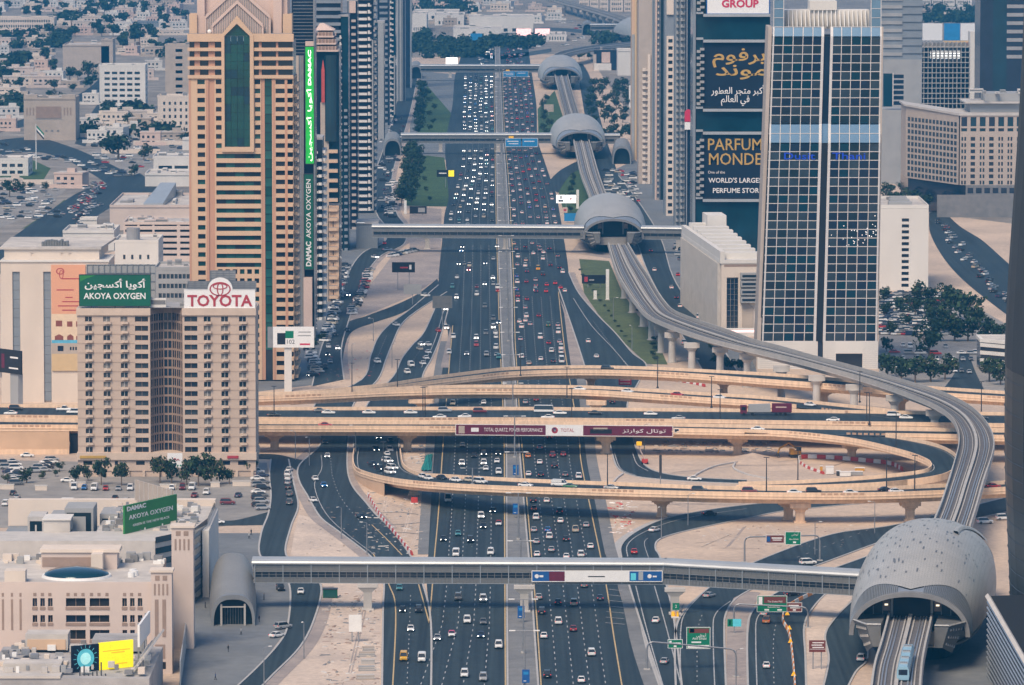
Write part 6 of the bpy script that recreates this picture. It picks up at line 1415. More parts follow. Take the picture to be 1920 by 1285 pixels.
for i in range(7):
    m = MB(); x = PY(150+i*8, 1290, yd-4); h = 3+5*R.random(); o = thing('steel_post', 'thin dark steel post %s from the globe screen edge' % nth(i+1), 'post', (x.x, x.y, x.z-3)); m.box(-.15, .15, -.15, .15, 0, h+2, 'dark_steel'); m.box(-.7, .7, -.1, .1, h*.4, h*.4+.2, 'dark_steel'); m.obj('stem', o)
slant_board('thin white board seen nearly edge-on at the mall corner', 262, 1206, 1165, 282, 1186, 1143, yd+10, yd+34, [(1, 'sign_white')], 4)
t = thing('construction_hoarding', 'white site hoarding panel fence beside the station plaza', 'fence', P(338, 1290)); a = P(338, 1290); c = P(352, 1190); d = c-a
for i in range(12):
    p = d*(i/12); q = d*((i+.94)/12); m = MB(); n_ = Vector((d.y, -d.x, 0)).normalized()*.12; m.hexa([p-n_, q-n_, q+n_, p+n_], [v+Vector((0, 0, 6.5)) for v in (p-n_, q-n_, q+n_, p+n_)], 'roof_metal'); m.obj('panel', t)
flush_panes()
# ------------------------------------------------------------------ trees
def leaf_cloud(b, lobes, n, size, mats, rr, flat=.6):
    for i in range(n):
        c, r = rr.choice(lobes); th, ph = rr.uniform(0, 2*math.pi), math.acos(rr.uniform(-1, 1)); q = rr.uniform(.55, 1.08)
        p = Vector((c[0]+r[0]*q*math.sin(ph)*math.cos(th), c[1]+r[1]*q*math.sin(ph)*math.sin(th), c[2]+r[2]*q*math.cos(ph)))
        nrm = Vector((math.sin(ph)*math.cos(th), math.sin(ph)*math.sin(th), math.cos(ph)+.3))+Vector((rr.gauss(0, flat), rr.gauss(0, flat), rr.gauss(0, flat)))
        u = nrm.orthogonal().normalized(); v = nrm.normalized().cross(u); s = size*rr.uniform(.5, 1.35)
        b.poly([p-u*s, p+v*s*.7, p+u*s, p-v*s*.7], rr.choice(mats))
def crown_mesh(seed, kind):
    rr = random.Random(seed); b = MB()
    mats = {'dark': ['leaf_dark', 'leaf_dark', 'leaf_mid'], 'mid': ['leaf_mid', 'leaf_mid', 'leaf_dark', 'leaf_olive'], 'olive': ['leaf_olive', 'leaf_olive', 'leaf_mid'], 'far': ['leaf_dark', 'leaf_mid']}[kind]
    lobes = []
    for i in range(9):
        a = rr.uniform(0, 6.3); q = rr.uniform(.1, 2.7); lobes.append(((q*math.cos(a), q*math.sin(a), rr.uniform(2.6, 6.2)-q*.3), (rr.uniform(1.1, 2.1), rr.uniform(1.1, 2.1), rr.uniform(.9, 1.5))))
    leaf_cloud(b, lobes, 420 if kind != 'far' else 190, .46 if kind != 'far' else .8, mats, rr)
    return b.mesh('crown')
def trunk_mesh(seed):
    rr = random.Random(seed); b = MB(); b.cyl((0, 0, -.2), .26, .17, 2.6, 'trunk', 6)
    for k in range(5):
        a = k*1.3+rr.random(); b.bar((0, 0, 2.2), (1.7*math.cos(a), 1.7*math.sin(a), 4+rr.random()*1.2), .09, 'trunk')
    return b.mesh('trunk')
CR = {k: [crown_mesh(11+i+7*j, k) for i in range(3)] for j, k in enumerate(('dark', 'mid', 'olive', 'far'))}; TK = [trunk_mesh(i) for i in range(2)]
def palm_mesh(seed):
    rr = random.Random(seed); b = MB()
    for k in range(17):
        a = k*2.4; el = rr.uniform(-.1, 1.1); rows = []
        for i in range(5):
            f = i/4; r = 2.6*f; z = 6.3+1.3*f*math.sin(el)-1.7*f*f; wd = .36*(1-f*.8)
            rows.append([(r*math.cos(a)-wd*math.sin(a), r*math.sin(a)+wd*math.cos(a), z-.12), (r*math.cos(a), r*math.sin(a), z), (r*math.cos(a)+wd*math.sin(a), r*math.sin(a)-wd*math.cos(a), z-.12)])
        b.grid(rows, 'leaf_palm')
    t = MB(); t.cyl((0, 0, -.2), .3, .2, 6.6, 'trunk', 7)
    return b.mesh('crown'), t.mesh('trunk')
PALM = palm_mesh(4)
NT = 0
def tree(px, py, wpx, label, kind='dark', group=None, hk=1., palm=False):
    global NT; NT += 1
    s = sc(py); w_ = wpx/s; k = w_/6.6; p = P(px, py)
    t = thing('palm_tree' if palm else 'tree', label, 'palm' if palm else 'tree', p, R.uniform(0, 6.28), group)
    if palm: k = w_/5.0; c, q = PALM
    else: c, q = R.choice(CR[kind]), TK[NT % 2]
    place('crown', c, t); place('trunk', q, t); t.scale = (k, k, k*hk)
    return t
def row_of_trees(pts, where, kind, ref, grp, **kw):     # counted outward from the first point, which stands nearest the landmark
    p0 = pts[0]; pts = sorted(pts, key=lambda q: math.hypot(q[0]-p0[0], (q[1]-p0[1])*2.2))
    for i, (px, py, w_) in enumerate(pts): tree(px, py, w_, '%s, %s from the %s' % (where, nth(i+1), ref), R.choice(kind) if isinstance(kind, (list, tuple)) else kind, grp, **kw)
row_of_trees([(a, c, q*1.25) for a, c, q in [(142, 908, 24), (165, 902, 18), (190, 910, 28), (228, 911, 26), (300, 906, 30), (322, 906, 26), (350, 910, 26), (372, 912, 34), (396, 912, 34), (412, 908, 26), (430, 908, 20), (470, 893, 24)]], 'round dark tree at the foot of the apartment building', ['dark', 'mid'], 'embankment wall', 'trees before the apartment building', hk=1.45)
row_of_trees([(14, 908, 20), (50, 906, 30), (80, 898, 16), (112, 884, 18), (104, 894, 14)], 'bushy olive tree by the parking lot of the apartment building', ['olive', 'mid', 'dark'], 'picture edge', 'trees by the parking lot')
lot = [(1658, 566, 22), (1722, 566, 30), (1745, 566, 26), (1775, 568, 28), (1660, 592, 24), (1688, 590, 26), (1716, 594, 30), (1745, 596, 30), (1783, 600, 44), (1812, 606, 46), (1836, 614, 34), (1765, 622, 40), (1752, 640, 36), (1790, 640, 40), (1815, 640, 38), (1850, 640, 34), (1876, 650, 34), (1662, 660, 22), (1742, 672, 46), (1664, 708, 36), (1690, 714, 36), (1716, 718, 38), (1745, 716, 40), (1772, 712, 36), (1855, 716, 38), (1876, 722, 34), (1652, 690, 18), (1672, 628, 20), (1700, 615, 20), (1862, 690, 30)]
row_of_trees([(a, c, q*1.3) for a, c, q in lot], 'dense dark tree among parked cars behind the gridded tower', ['dark', 'dark', 'mid'], 'white office block', 'trees in the car park')
row_of_trees([(1390, 700, 28), (1343, 690, 30), (1366, 696, 30), (1325, 520, 14), (1332, 655, 12), (1300, 664, 16)], 'tree beside the viaduct piers near the gridded tower', 'dark', 'cream block', 'trees by the viaduct')
row_of_trees([(754+R.uniform(-4, 4)+(386-y)*.19, y, 30) for y in range(384, 286, -7)]+[(772+R.uniform(-4, 4)+(386-y)*.2, y, 24) for y in range(380, 290, -12)]+[(800+R.uniform(-6, 6), y, 10) for y in range(378, 300, -19)], 'dark tree in the strip beside the lawns past the second footbridge', 'dark', 'footbridge', 'dark trees along the lawns')
row_of_trees([(784+R.uniform(-3, 3)+(250-y)*.12, y, 22) for y in range(252, 165, -6)]+[(806+R.uniform(-5, 8), y, 13) for y in range(246, 180, -13)], 'dark tree beside the lawn past the third footbridge', 'dark', 'footbridge', 'dark trees along the lawns')
mass = [(1112+R.uniform(-8, 8)+i % 4*20, 232-(i//4)*13+R.uniform(-3, 3), 22) for i in range(24)]
row_of_trees(mass, 'far green tree in the grove behind the third station', 'dark', 'viaduct end', 'grove behind the third station')
row_of_trees([(1140+i*11, 262-(i % 2)*10, 24) for i in range(6)], 'broad dark tree beside the third station', 'dark', 'viaduct', 'trees beside the third station')
row_of_trees([(1068+i*9, 112-(i % 2)*5, 14) for i in range(5)], 'small far tree behind the farthest station', 'far', 'viaduct', 'trees behind the farthest station')
row_of_trees([(1087+i*6.4+(i//7)*2, 508+i*9.6, 9) for i in range(15)], 'low clipped shrub along the exit ramp lawn', 'mid', 'second station', 'shrubs along the exit ramp', hk=.5)
row_of_trees([(1224+R.uniform(-6, 6), 640+i*9, 14) for i in range(5)]+[(1196, 585, 10), (1205, 604, 10)], 'dark shrub under the viaduct on the lawn', 'dark', 'second station', 'shrubs under the viaduct', hk=.7)
row_of_trees([(1020+R.uniform(-4, 12), y, 15) for y in range(264, 190, -9)]+[(1070+R.uniform(-4, 10), y, 14) for y in range(398, 326, -12)], 'dark tree on the lawns beside the straight viaduct', ['dark', 'mid'], 'third station', 'trees on the viaduct lawns')
row_of_trees([(590, 655, 20), (604, 640, 18)], 'spreading dark tree at the foot of the tan tower', 'dark', 'tan tower', 'trees by the tan tower')
row_of_trees([(222, 300, 62), (166, 148, 34), (145, 148, 20), (102, 172, 24), (135, 172, 18), (205, 212, 30), (255, 212, 30), (290, 258, 26), (178, 252, 12), (193, 252, 12), (208, 232, 24), (240, 238, 26), (270, 300, 30), (330, 258, 22), (345, 268, 24), (252, 330, 22), (18, 370, 34), (38, 362, 22), (85, 357, 16), (60, 355, 16), (16, 205, 22), (12, 168, 20), (238, 402, 14), (95, 190, 22), (118, 200, 26)], 'dark tree among low buildings behind the tan tower', ['dark', 'dark', 'mid'], 'widest one', 'trees in the low district')
row_of_trees([(84, 490, 12)], 'round shrub on the ledge of the poster building', 'dark', 'edge', 'roof shrub')
row_of_trees([(1672, 392, 34), (1690, 398, 40), (1712, 392, 40), (1735, 398, 36), (1662, 372, 30), (1700, 372, 36), (1728, 374, 34)], 'dark tree between the white block and the beige hotel', 'dark', 'white block', 'trees by the beige hotel')
# ------------------------------------------------------------------ buildings of the low district
block('white_block', 'white office block with ten rows of ribbon windows', 'building', 187, 272, 206, 124, 26, 'white_wall', 5, 4.1, wfill=.72, band=(.25, .7), side=3)
block('beige_tower', 'plain beige block with one column of ribbon windows', 'building', 310, 362, 182, 86, 26, 'sandstone', 1, 5.4, wfill=.36, band=(.3, .72), side=0)
block('white_building', 'white block with scattered small windows below the beige one', 'building', 296, 362, 250, 182, 24, 'cream_wall', 5, 4.4, wfill=.45, side=3)
t, W, s, zz, xx = block('stone_building', 'square sandstone block with one large dark panel high on its front', 'building', 45, 142, 263, 186, 34, 'sandstone', 0, junk=4)
b = MB(); b.box(xx(68), xx(115), -.4, -.01, zz(222), zz(200), 'mall_brown'); b.box(xx(68)-1, xx(115)+1, -.2, -.012, zz(224), zz(223), 'pale_concrete'); b.obj('dark_panel', t)
for k in range(3):
    for a in (50, 120):
        pb('slot_window', t, xx(a+k*6), xx(a+2+k*6), -.2, -.01, zz(216), zz(202), 'mall_brown')
for k in range(3): pb('window', t, xx(85+k*11), xx(89+k*11), -.2, -.01, zz(247), zz(244), 'dark_concrete')
b = MB(); b.box(0, 9, -.3, 8, zz(186), zz(178), 'sandstone'); b.box(W-9, W, -.3, 8, zz(186), zz(178), 'sandstone'); b.obj('corner_turret', t)
block('blank_hall', 'long windowless dusky pink hall with a taller end', 'building', 118, 205, 137, 86, 60, 'hotel_wall', 0, junk=2)
block('blank_tower', 'taller windowless end of the dusky pink hall', 'building', 190, 212, 137, 76, 30, 'hotel_wall', 0, junk=1)
block('school_building', 'long low cream building with two window rows in the distance', 'building', -10, 102, 64, 34, 30, 'cream_wall', 22, 5, wfill=.6, side=0, junk=2)
block('grey_office', 'pale grey low office with ribbon windows beside the tan tower', 'building', 288, 362, 335, 296, 30, 'white_wall', 2, 4.2, wfill=.85, side=0, roof='roof_grey')
block('flat_hall', 'low flat white hall just beyond the tan tower base', 'building', 272, 362, 350, 328, 40, 'white_wall', 0, junk=4)
t, W, s, zz, xx = block('shopping_hall', 'low beige shopping hall with a sloping pale skylight on its roof', 'building', 206, 362, 432, 388, 95, 'mall_wall', 0, junk=8)
b = MB(); b.hexa([(xx(268), 4, zz(388)+.02), (xx(305), 4, zz(388)+.02), (xx(312), 84, zz(388)+.02), (xx(282), 84, zz(388)+.02)], [(xx(268), 4, zz(388)+1.5), (xx(305), 4, zz(388)+1.5), (xx(312), 84, zz(388)+7), (xx(282), 84, zz(388)+7)], 'roof_metal'); b.obj('skylight', t)
t, W, s, zz, xx = bld('parking_garage', 'beige parking garage with dark open slots on each level', 'garage', 232, 362, 505)
zt = zz(420); pb('core', t, 0, W, 1.2, 40, -.5, zt-1, 'dark_void')
b = MB(); rows = [(zz(480-11.2*i), zz(480-11.2*i-4.5)) for i in range(6)]; punch(b, lambda u, o, z: (u, 1.2-o, z), 0, W, -.4, zt, [(xx(235), xx(258)), (xx(262), xx(286)), (xx(290), xx(332)), (xx(338), xx(356))], rows, 1.1, 'mall_wall'); b.obj('wall', t)
parapet_roof(t, W, 40, zt+.01, 'mall_wall'); roof_junk(t, W, 36, zt+.02, 10, 'mall_wall', 9)
t, W, s, zz, xx = block('white_office', 'white corner office with small square windows and a round tank on its roof', 'building', 216, 296, 545, 454, 34, 'white_wall', 4, 4.2, wfill=.4, side=8)
b = MB(); b.cyl((xx(247), 12, zz(454)), 3.0, 3.0, 5.5, 'roof_grey', 18); b.obj('roof_tank', t)
block('flat_roof_hall', 'low white hall with broad flat roof behind the poster building', 'building', 118, 214, 470, 436, 40, 'white_wall', 0, junk=5)
block('kiosk', 'small white canopy beside the city road', 'building', 150, 182, 424, 412, 10, 'white_wall', 0, junk=0)
block('glass_canopy_hall', 'grey lattice-roofed hall between the apartment building and the tan tower', 'building', 292, 362, 600, 505, 30, 'grey_wall', 8, 4, wfill=.8, side=0)
block('low_office', 'low white office with flat roof beside the city road', 'building', -20, 52, 330, 300, 30, 'white_wall', 4, 4, wfill=.7, side=2)
t, W, s, zz, xx = block('villa', 'small white domed building beside the low district car park', 'building', 342, 362, 282, 262, 12, 'white_wall', 0, junk=0)
fp = thing('flagpole', 'tall white flagpole with green, white and black flag before the stone building', 'flagpole', P(68, 318)); b = MB(); b.cyl((0, 0, 0), .35, .2, 27, 'white_paint', 8); b.obj('pole', fp)
b = MB(); q = [[(.3+i*.9, .25*math.sin(i*1.1), 26.5-i*1.0-j*1.3) for j in range(4)] for i in range(6)]
for j, m in enumerate(('sign_green', 'sign_white', 'sign_black')): b.grid([[r[j], r[j+1]] for r in q], m)
b.obj('flag', fp)
block('wide_sign', 'dark framed billboard among the far houses', 'billboard', 258, 297, 60, 41, 3, 'bluegrey_wall', 0, junk=0)
# flat white halls and apartment blocks at the top of the view
for a, c, yb, yt, lab in ((880, 1000, 62, 34, 'largest flat white hall at the far end of the highway'), (772, 800, 60, 28, 'white stepped hall beside the last dark tower'), (815, 870, 48, 30, 'white hall with pale canopy roof left of the largest'), (775, 860, 38, 24, 'pale flat hall behind the canopy roof'), (850, 940, 76, 56, 'lower white hall in front of the largest one'), (1025, 1062, 78, 68, 'small white shed to the side of the red billboards')):
    block('white_hall', lab, 'hall', a, c, yb, yt, 90, 'white_wall', 6, 9, wfill=.5, band=(.15, .5), side=0, group='flat white halls', junk=3)
for a, c, yt, m, lab in ((968, 996, 54, 'lit_pink', 'left one of two glowing red and white billboards'), (1003, 1031, 54, 'lit_pink', 'right one of two glowing red and white billboards'), (882, 904, 63, 'sign_skyblue', 'small blue billboard before the lower white hall'), (836, 858, 108, 'lit_white', 'cream lit billboard above the fourth footbridge')):
    s_ = sc(84); board('billboard', lab, 'billboard', a, yt, c, yt+13, P(a, yt+20).y, m, legs=5, nleg=2)
for i, (a, c) in enumerate(((1086, 1104), (1106, 1122), (1124, 1140), (1144, 1168), (1170, 1190))): block('apartment_block', 'far cream apartment block above the descending viaduct, %s from the halls' % nth(i+1), 'apartment', a, c, 22, -12-(i % 2)*4, 24, 'cream_wall', 5, 5.4, side=0, junk=1, group='far cream apartment blocks')
for i, (a, c) in enumerate(((1727, 1745), (1747, 1766), (1768, 1790), (1792, 1822))): block('apartment_block', 'far white apartment block beyond the wood, %s from the striped tower' % nth(i+1), 'apartment', a, c, 18, -20, 24, 'white_wall', 7, 5.4, side=0, junk=1, group='far white apartment blocks')
t, W, s, zz, xx = block('showroom', 'dark blue showroom with one pink panel beside the farthest station', 'building', 1114, 1156, 132, 96, 30, 'glass_navy', 0, junk=2)
b = MB(); b.box(xx(1128), xx(1144), -.5, -.01, zz(118), zz(98), 'pale_pink'); b.box(xx(1112), xx(1118), -.5, 4, 0, zz(102), 'hotel_wall'); b.obj('panel', t)
pb('base_wall', t, xx(1114), xx(1146), -3, -.6, 0, zz(119), 'white_wall')
block('white_shed', 'plain white block between the showroom and the yellow tower', 'building', 1158, 1184, 142, 96, 40, 'white_wall', 0, junk=0)
# rows of low houses, walls pale, among trees
def house_variant(seed):
    rr = random.Random(seed); a, d, h = rr.uniform(11, 20), rr.uniform(9, 14), rr.choice([4.2, 7.2, 7.6, 8]); wl = rr.choice(['cream_wall', 'white_wall', 'mall_wall', 'sandstone', 'pale_pink', 'white_wall']); b = MB(); w_ = MB()
    b.box(-a/2, a/2, 0, d, -.3, h, wl); b.box(-a/2-.2, a/2+.2, -.2, d+.2, h+.002, h+.9, wl); b.box(-a/2+.3, a/2-.3, .3, d-.3, h+.903, h+.95, 'roof_pale'); x = rr.uniform(-a/3, a/5); b.box(x, x+a*.28, 2, 6, h+.96, h+3.2, wl); b.box(-a/2-3, a/2+4, -5.2, -5, -.3, 2.2, wl); b.box(-a/2+1, -a/2+4.5, -4.9, -.01, 2.6, 2.9, 'roof_grey')
    for k in range(int(a/3.4)):
        for z in ((1, 4.4) if h > 6 else (1.2,)): w_.box(-a/2+1.2+k*3.3, -a/2+2.7+k*3.3, -.06, -.004, z, z+1.6, 'glass_dark')
    return b.mesh('wall'), w_.mesh('window')
HV = [house_variant(i) for i in range(10)]
def house(px, py, label, grp='low houses of the far district'):
    t = thing('house', label, 'house', P(px, py), R.uniform(-.35, .35), grp); w_, n = R.choice(HV); place('wall', w_, t); place('window', n, t, kind='stuff'); k = R.uniform(.85, 1.25); t.scale = (k, k, 1); return t
ROWS = [8, 15, 22, 30, 38, 47, 56, 66, 77, 89, 102, 116, 131, 147, 164]
occ = [(110, 225, 70, 150), (180, 285, 110, 215), (40, 165, 165, 275), (-20, 108, 25, 75), (290, 360, 75, 260)]
for r, py in enumerate(ROWS):
    x = -8+R.uniform(0, 14); i = 0
    while x < 352:
        wd = 17*sc(py)*R.uniform(.9, 1.3)
        if not any(a-8 < x < c+4 and d < py < e for a, c, d, e in occ) and R.random() < .95:
            i += 1; house(x, py, 'low pale house in the %s row back of the far district, %s along it' % (nth(len(ROWS)-r), nth(i)))
        x += wd
for k, (x0, x1, pys) in enumerate(((775, 1010, (10, 16, 22, 44, 50)), (1735, 1834, (28, 36)), (1040, 1085, (30, 38)))):
    for r, py in enumerate(pys):
        x = x0; i = 0
        while x < x1: i += 1; house(x, py, 'far low house %s along its row, %s row of the %s' % (nth(i), nth(r+1), ('quarter by the white halls', 'quarter beyond the crane', 'strip by the descending viaduct')[k])); x += 28*sc(py)*R.uniform(.9, 1.4)
extra = [(180, 228), (215, 233), (166, 244), (200, 246), (262, 246), (246, 232), (100, 152), (58, 150), (18, 140), (290, 132), (246, 104), (288, 106), (16, 176), (34, 190), (14, 222), (170, 196), (286, 226), (240, 258), (208, 262), (282, 272), (320, 262), (182, 268), (14, 246), (268, 150), (20, 352), (128, 352)]
for i, (px, py) in enumerate(sorted(extra, key=lambda q: (q[0]-110)**2+4*(q[1]-220)**2)): house(px, py, 'low pale house scattered round the stone building, %s nearest to it' % nth(i+1), 'low houses round the stone building')
for i, (x0, x1, py) in enumerate(((150, 250, 258), (160, 245, 222), (0, 44, 150), (190, 300, 288), (250, 345, 272), (0, 100, 346))):
    p = P(x0, py); c = P(x1, py); simple_wall = thing('compound_wall', 'long pale compound wall in the low district, %s from the near side' % nth((3, 5, 6, 2, 4, 1)[i]), 'wall', p); pb('wall_face', simple_wall, 0, c.x-p.x, 0, .5, 0, 2.8, 'cream_wall')
n = 0
for r, py in enumerate(ROWS):
    for k in range(9):
        x = R.uniform(-5, 352); n += 1
        if any(a-2 < x < c+2 and d < py+3 < e for a, c, d, e in occ[:3]): continue
        tree(x, py+3, R.uniform(9, 15)*sc(py)*.9, 'dark garden tree beside the %s house row back, %s planted there' % (nth(len(ROWS)-r), nth(k+1)), 'far', 'garden trees of the far district')
# far woods that read as one mass
def wood(px0, px1, py0, py1, n, name='far_wood'):
    b = MB(); rr = random.Random(int(px0)); lobes = []
    for i in range(n):
        p = P(rr.uniform(px0, px1), rr.uniform(py0, py1)); q = rr.uniform(4.5, 8); lobes.append(((p.x, p.y, q*.62), (q, q, q*.72)))
    leaf_cloud(b, lobes, n*42, 1.9, ['leaf_dark', 'leaf_mid', 'leaf_dark'], rr); o = b.obj(name); o['kind'] = 'stuff'; return o
wood(775, 900, 2, 26, 90); wood(900, 1015, 78, 92, 60); wood(800, 905, 80, 110, 80); wood(1727, 1836, 20, 44, 90); wood(770, 800, 68, 100, 30); wood(1110, 1180, 66, 84, 24); wood(0, 130, 66, 92, 70); wood(-10, 25, 118, 150, 14); wood(150, 260, 12, 20, 20); wood(196, 286, 210, 226, 16); wood(210, 330, 250, 262, 16); wood(150, 185, 246, 256, 6); wood(5, 40, 186, 214, 14); wood(285, 356, 92, 120, 16); wood(95, 160, 36, 48, 24)
# roads winding away at the end of the highway
road('distant_road', [(872, 92), (920, 112), (985, 106), (1034, 98)], [(872, 85), (920, 104), (985, 98), (1034, 91)], .06, 'asphalt_pale')
road('distant_road', [(930, 90), (905, 70), (1020, 52), (1150, 62)], [(990, 90), (935, 70), (1030, 58), (1150, 70)], .05, 'asphalt_pale')
flush_panes()
# ------------------------------------------------------------------ lamps
def lamp_mesh(h, kind):
    p, hd = MB(), MB()
    if kind == 'double':
        p.cyl((0, 0, 0), .30, .16, h, 'grey_concrete' if False else 'steel', 8); p.bar((-2.3, 0, h), (2.3, 0, h), .10, 'steel'); p.cyl((0, 0, 0), .6, .6, .5, 'grey_concrete', 8)
        for sx in (-1, 1): hd.box(sx*2.9-.75, sx*2.9+.75, -.28, .28, h-.06, h+.16, 'white_paint')
    elif kind == 'dark':
        p.cyl((0, 0, 0), .20, .12, h, 'dark_steel', 6); p.box(-.4, .4, -.4, .4, 0, .5, 'dark_steel'); hd.box(-.9, .9, -.2, .2, h, h+.2, 'dark_steel')
    else:
        p.cyl((0, 0, 0), .16, .09, h, 'steel', 6); p.bar((0, 0, h), (1.4, 0, h+.3), .06, 'steel'); hd.box(1.2, 2.1, -.16, .16, h+.22, h+.38, 'white_paint')
    return p.mesh('pole'), hd.mesh('lamp_head')
LM = {k: lamp_mesh(h, k) for k, h in (('double', 13.5), ('dark', 10.5), ('single', 9))}
def lamp(kind, px, py, z, label, rz=0., group=None, hs=1.):
    t = thing('street_lamp', label, 'street lamp', P(px, py, z), rz, group)
    for n_, me in zip(('pole', 'lamp_head'), LM[kind]): o = place(n_, me, t); o.scale = (1, 1, hs)
    return t
def med_x(y):
    for (a, b), (c, d) in zip(YL_LR, YL_LR[1:]):
        if d <= y <= b: lx = a+(c-a)*(b-y)/(b-d)
    for (a, b), (c, d) in zip(YR_L, YR_L[1:]):
        if d <= y <= b: rx = a+(c-a)*(b-y)/(b-d)
    return (lx+rx)/2
mys = [1288, 1225, 1108, 1012, 930, 858, 792, 735, 690, 640, 600, 562, 528, 496, 466, 440, 415, 392, 371, 352, 334, 318, 303, 289, 252, 240, 228, 217, 207, 197, 188, 179, 171, 163, 156]
for i, y in enumerate(mys): lamp('double', med_x(y)+2, y, .1, 'tall double-armed median lamp post, %s along the median from the near edge' % nth(i+1), 0, 'double-armed median lamps')
fly = [(514,784,8.5,'broad flyover'),(797,785,8.5,'broad flyover'),(793,786,8.5,'broad flyover'),(1072,788,8.5,'broad flyover'),(1350,791,8.5,'broad flyover'),(1625,796,8.5,'broad flyover'),(1630,797,8.5,'broad flyover'),(745,731,8.5,'slim flyover'),(660,738,8.3,'slim flyover'),(976,705,9,'arching flyover'),(1063,746,8.6,'slim flyover'),(1233,728,9,'slim flyover'),(1334,765,8.5,'slim flyover'),(1612,755,8.5,'arching flyover'),(1840,775,8.5,'arching flyover'),(719,893,5.2,'low curved flyover'),(1139,918,8.4,'low curved flyover'),(1437,925,8.5,'low curved flyover'),(1662,925,8.5,'low curved flyover'),(1715,921,8.5,'low curved flyover'),(1680,836,8.1,'loop ramp'),(1496,902,1,'loop ramp')]
cnt = {}
for px, py, z, w_ in fly: cnt[w_] = cnt.get(w_, 0)+1; lamp('dark', px, py, z, 'thin dark lamp post on the %s, %s from the apartments' % (w_, nth(cnt[w_])), 0, 'dark flyover lamps', 1.0)
o = lamp('double', 886, 908, 7.6, 'short lamp post with two white heads on the low curved flyover', 0, None, .36)
for i, (px, py) in enumerate(sorted(((554, 862), (580, 873), (667, 850), (640, 1010), (688, 1040), (570, 1235), (495, 1285), (1290, 985), (1240, 1010), (1208, 848), (1640, 1000), (1528, 1040), (660, 690), (735, 690), (700, 640), (1150, 600), (1185, 655), (1380, 1290), (1678, 735)), key=lambda q: -q[1])):
    lamp('single', px, py, .1, 'slim single-arm street lamp, %s nearest of those along the slip roads' % nth(i+1), R.uniform(0, 6), 'single-arm street lamps')
# blue median banners and other small signs
for i, (px, py) in enumerate(((967, 898), (967, 972), (977, 1168), (986, 1290))):
    a = P(px, py); t = thing('banner', 'upright blue banner on the median, %s from the broad flyover' % nth(i+1), 'banner', a); pb('panel', t, -.9, .9, -.1, .1, 1.2, 4.4, 'sign_blue'); pb('post', t, -.1, .1, .11, .3, 0, 4.4, 'steel')
    b = MB(); b.box(-.6, .6, -.13, -.105, 3.2, 3.9, 'sign_skyblue'); b.box(-.55, .1, -.13, -.105, 1.6, 1.75, 'sign_white'); b.obj('print', t)
# sign gantries
def gantry(label, pL, pR, ybeam, boards, name='sign_gantry'):
    a, c = P(*pL), P(*pR); yd = a.y; zb = PY(pL[0]+10, ybeam, yd).z
    t = thing(name, label, 'road sign', a); d = c-a
    b = MB(); b.cyl((0, 0, 0), .28, .22, zb-1.6, 'steel', 8); b.box(-.8, .8, -.8, .8, -.1, .3, 'grey_concrete'); b.obj('post', t)
    b = MB(); b.cyl((d.x, d.y, 0), .28, .22, zb-1.6, 'steel', 8); b.box(d.x-.8, d.x+.8, d.y-.8, d.y+.8, -.1, .3, 'grey_concrete'); b.obj('post', t)
    b = MB(); arc = [(0, 0, zb-1.7), (.15, 0, zb-.9), (.6, 0, zb-.25), (1.4, 0, zb)]; pts = arc+[(d.x-1.4, d.y*.95, zb), (d.x-.6, d.y, zb-.25), (d.x-.15, d.y, zb-.9), (d.x, d.y, zb-1.7)]
    for p, q in zip(pts, pts[1:]): b.bar(p, q, .2, 'steel')
    b.obj('beam', t)
    for (x0, y0, x1, y1, m, lines) in boards:
        p, q = PY(x0, y1, yd-.4), PY(x1, y0, yd-.4); w_, h = q.x-p.x, q.z-p.z
        b = MB(); b.box(0, w_, 0, .12, 0, h, m); b.box(-.12, -.002, 0, .12, -.12, h+.12, 'sign_white'); b.box(w_+.002, w_+.12, 0, .12, -.12, h+.12, 'sign_white'); b.box(0, w_, 0, .12, -.12, -.002, 'sign_white'); b.box(0, w_, 0, .12, h+.002, h+.12, 'sign_white')
        o = b.obj('sign_board', t, loc=p-a)
        for ln in lines:
            if ln[0] == 'bar': pb('print', o, w_*ln[1], w_*ln[2], -.03, -.004, h*ln[3], h*ln[4], ln[5])
            else: text(o, ln[1], ln[4], (w_*ln[2], -.03, h*ln[3]), 'sign_white')
    return t
AD = arab('أبوظبي')
gantry('near gantry with a tall and a small green road sign', (1213, 1256), (1380, 1270), 1204, [
    (1253, 1200, 1279, 1215, 'sign_green', [('bar', .08, .24, .45, .88, 'sign_white'), ('bar', .3, .9, .52, .66, 'sign_white'), ('bar', .4, .6, .1, .3, 'sign_white')]),
    (1288, 1177, 1331, 1216, 'sign_green', [('bar', .08, .96, .74, .96, 'sign_brown'), ('bar', .13, .32, .76, .95, 'sign_blue'), ('text', AD, .62, .62, .9), ('text', 'Abu Dhabi', .55, .47, .8), ('bar', .2, .62, .26, .33, 'sign_white'), ('bar', .03, .97, .02, .16, 'sign_white')])])
gantry('gantry behind the near footbridge with a brown and a green road sign', (1396, 1055), (1537, 1052), 1007, [
    (1437, 1004, 1470, 1018, 'sign_brown', [('bar', .03, .22, .15, .85, 'sign_blue'), ('bar', .3, .9, .55, .72, 'sign_white'), ('bar', .35, .85, .3, .42, 'sign_white')]),
    (1473, 998, 1501, 1021, 'sign_green', [('text', AD, .62, .8, .7), ('text', 'Abu Dhabi', .55, .42, .62), ('bar', .5, .7, .1, .24, 'sign_white')])])
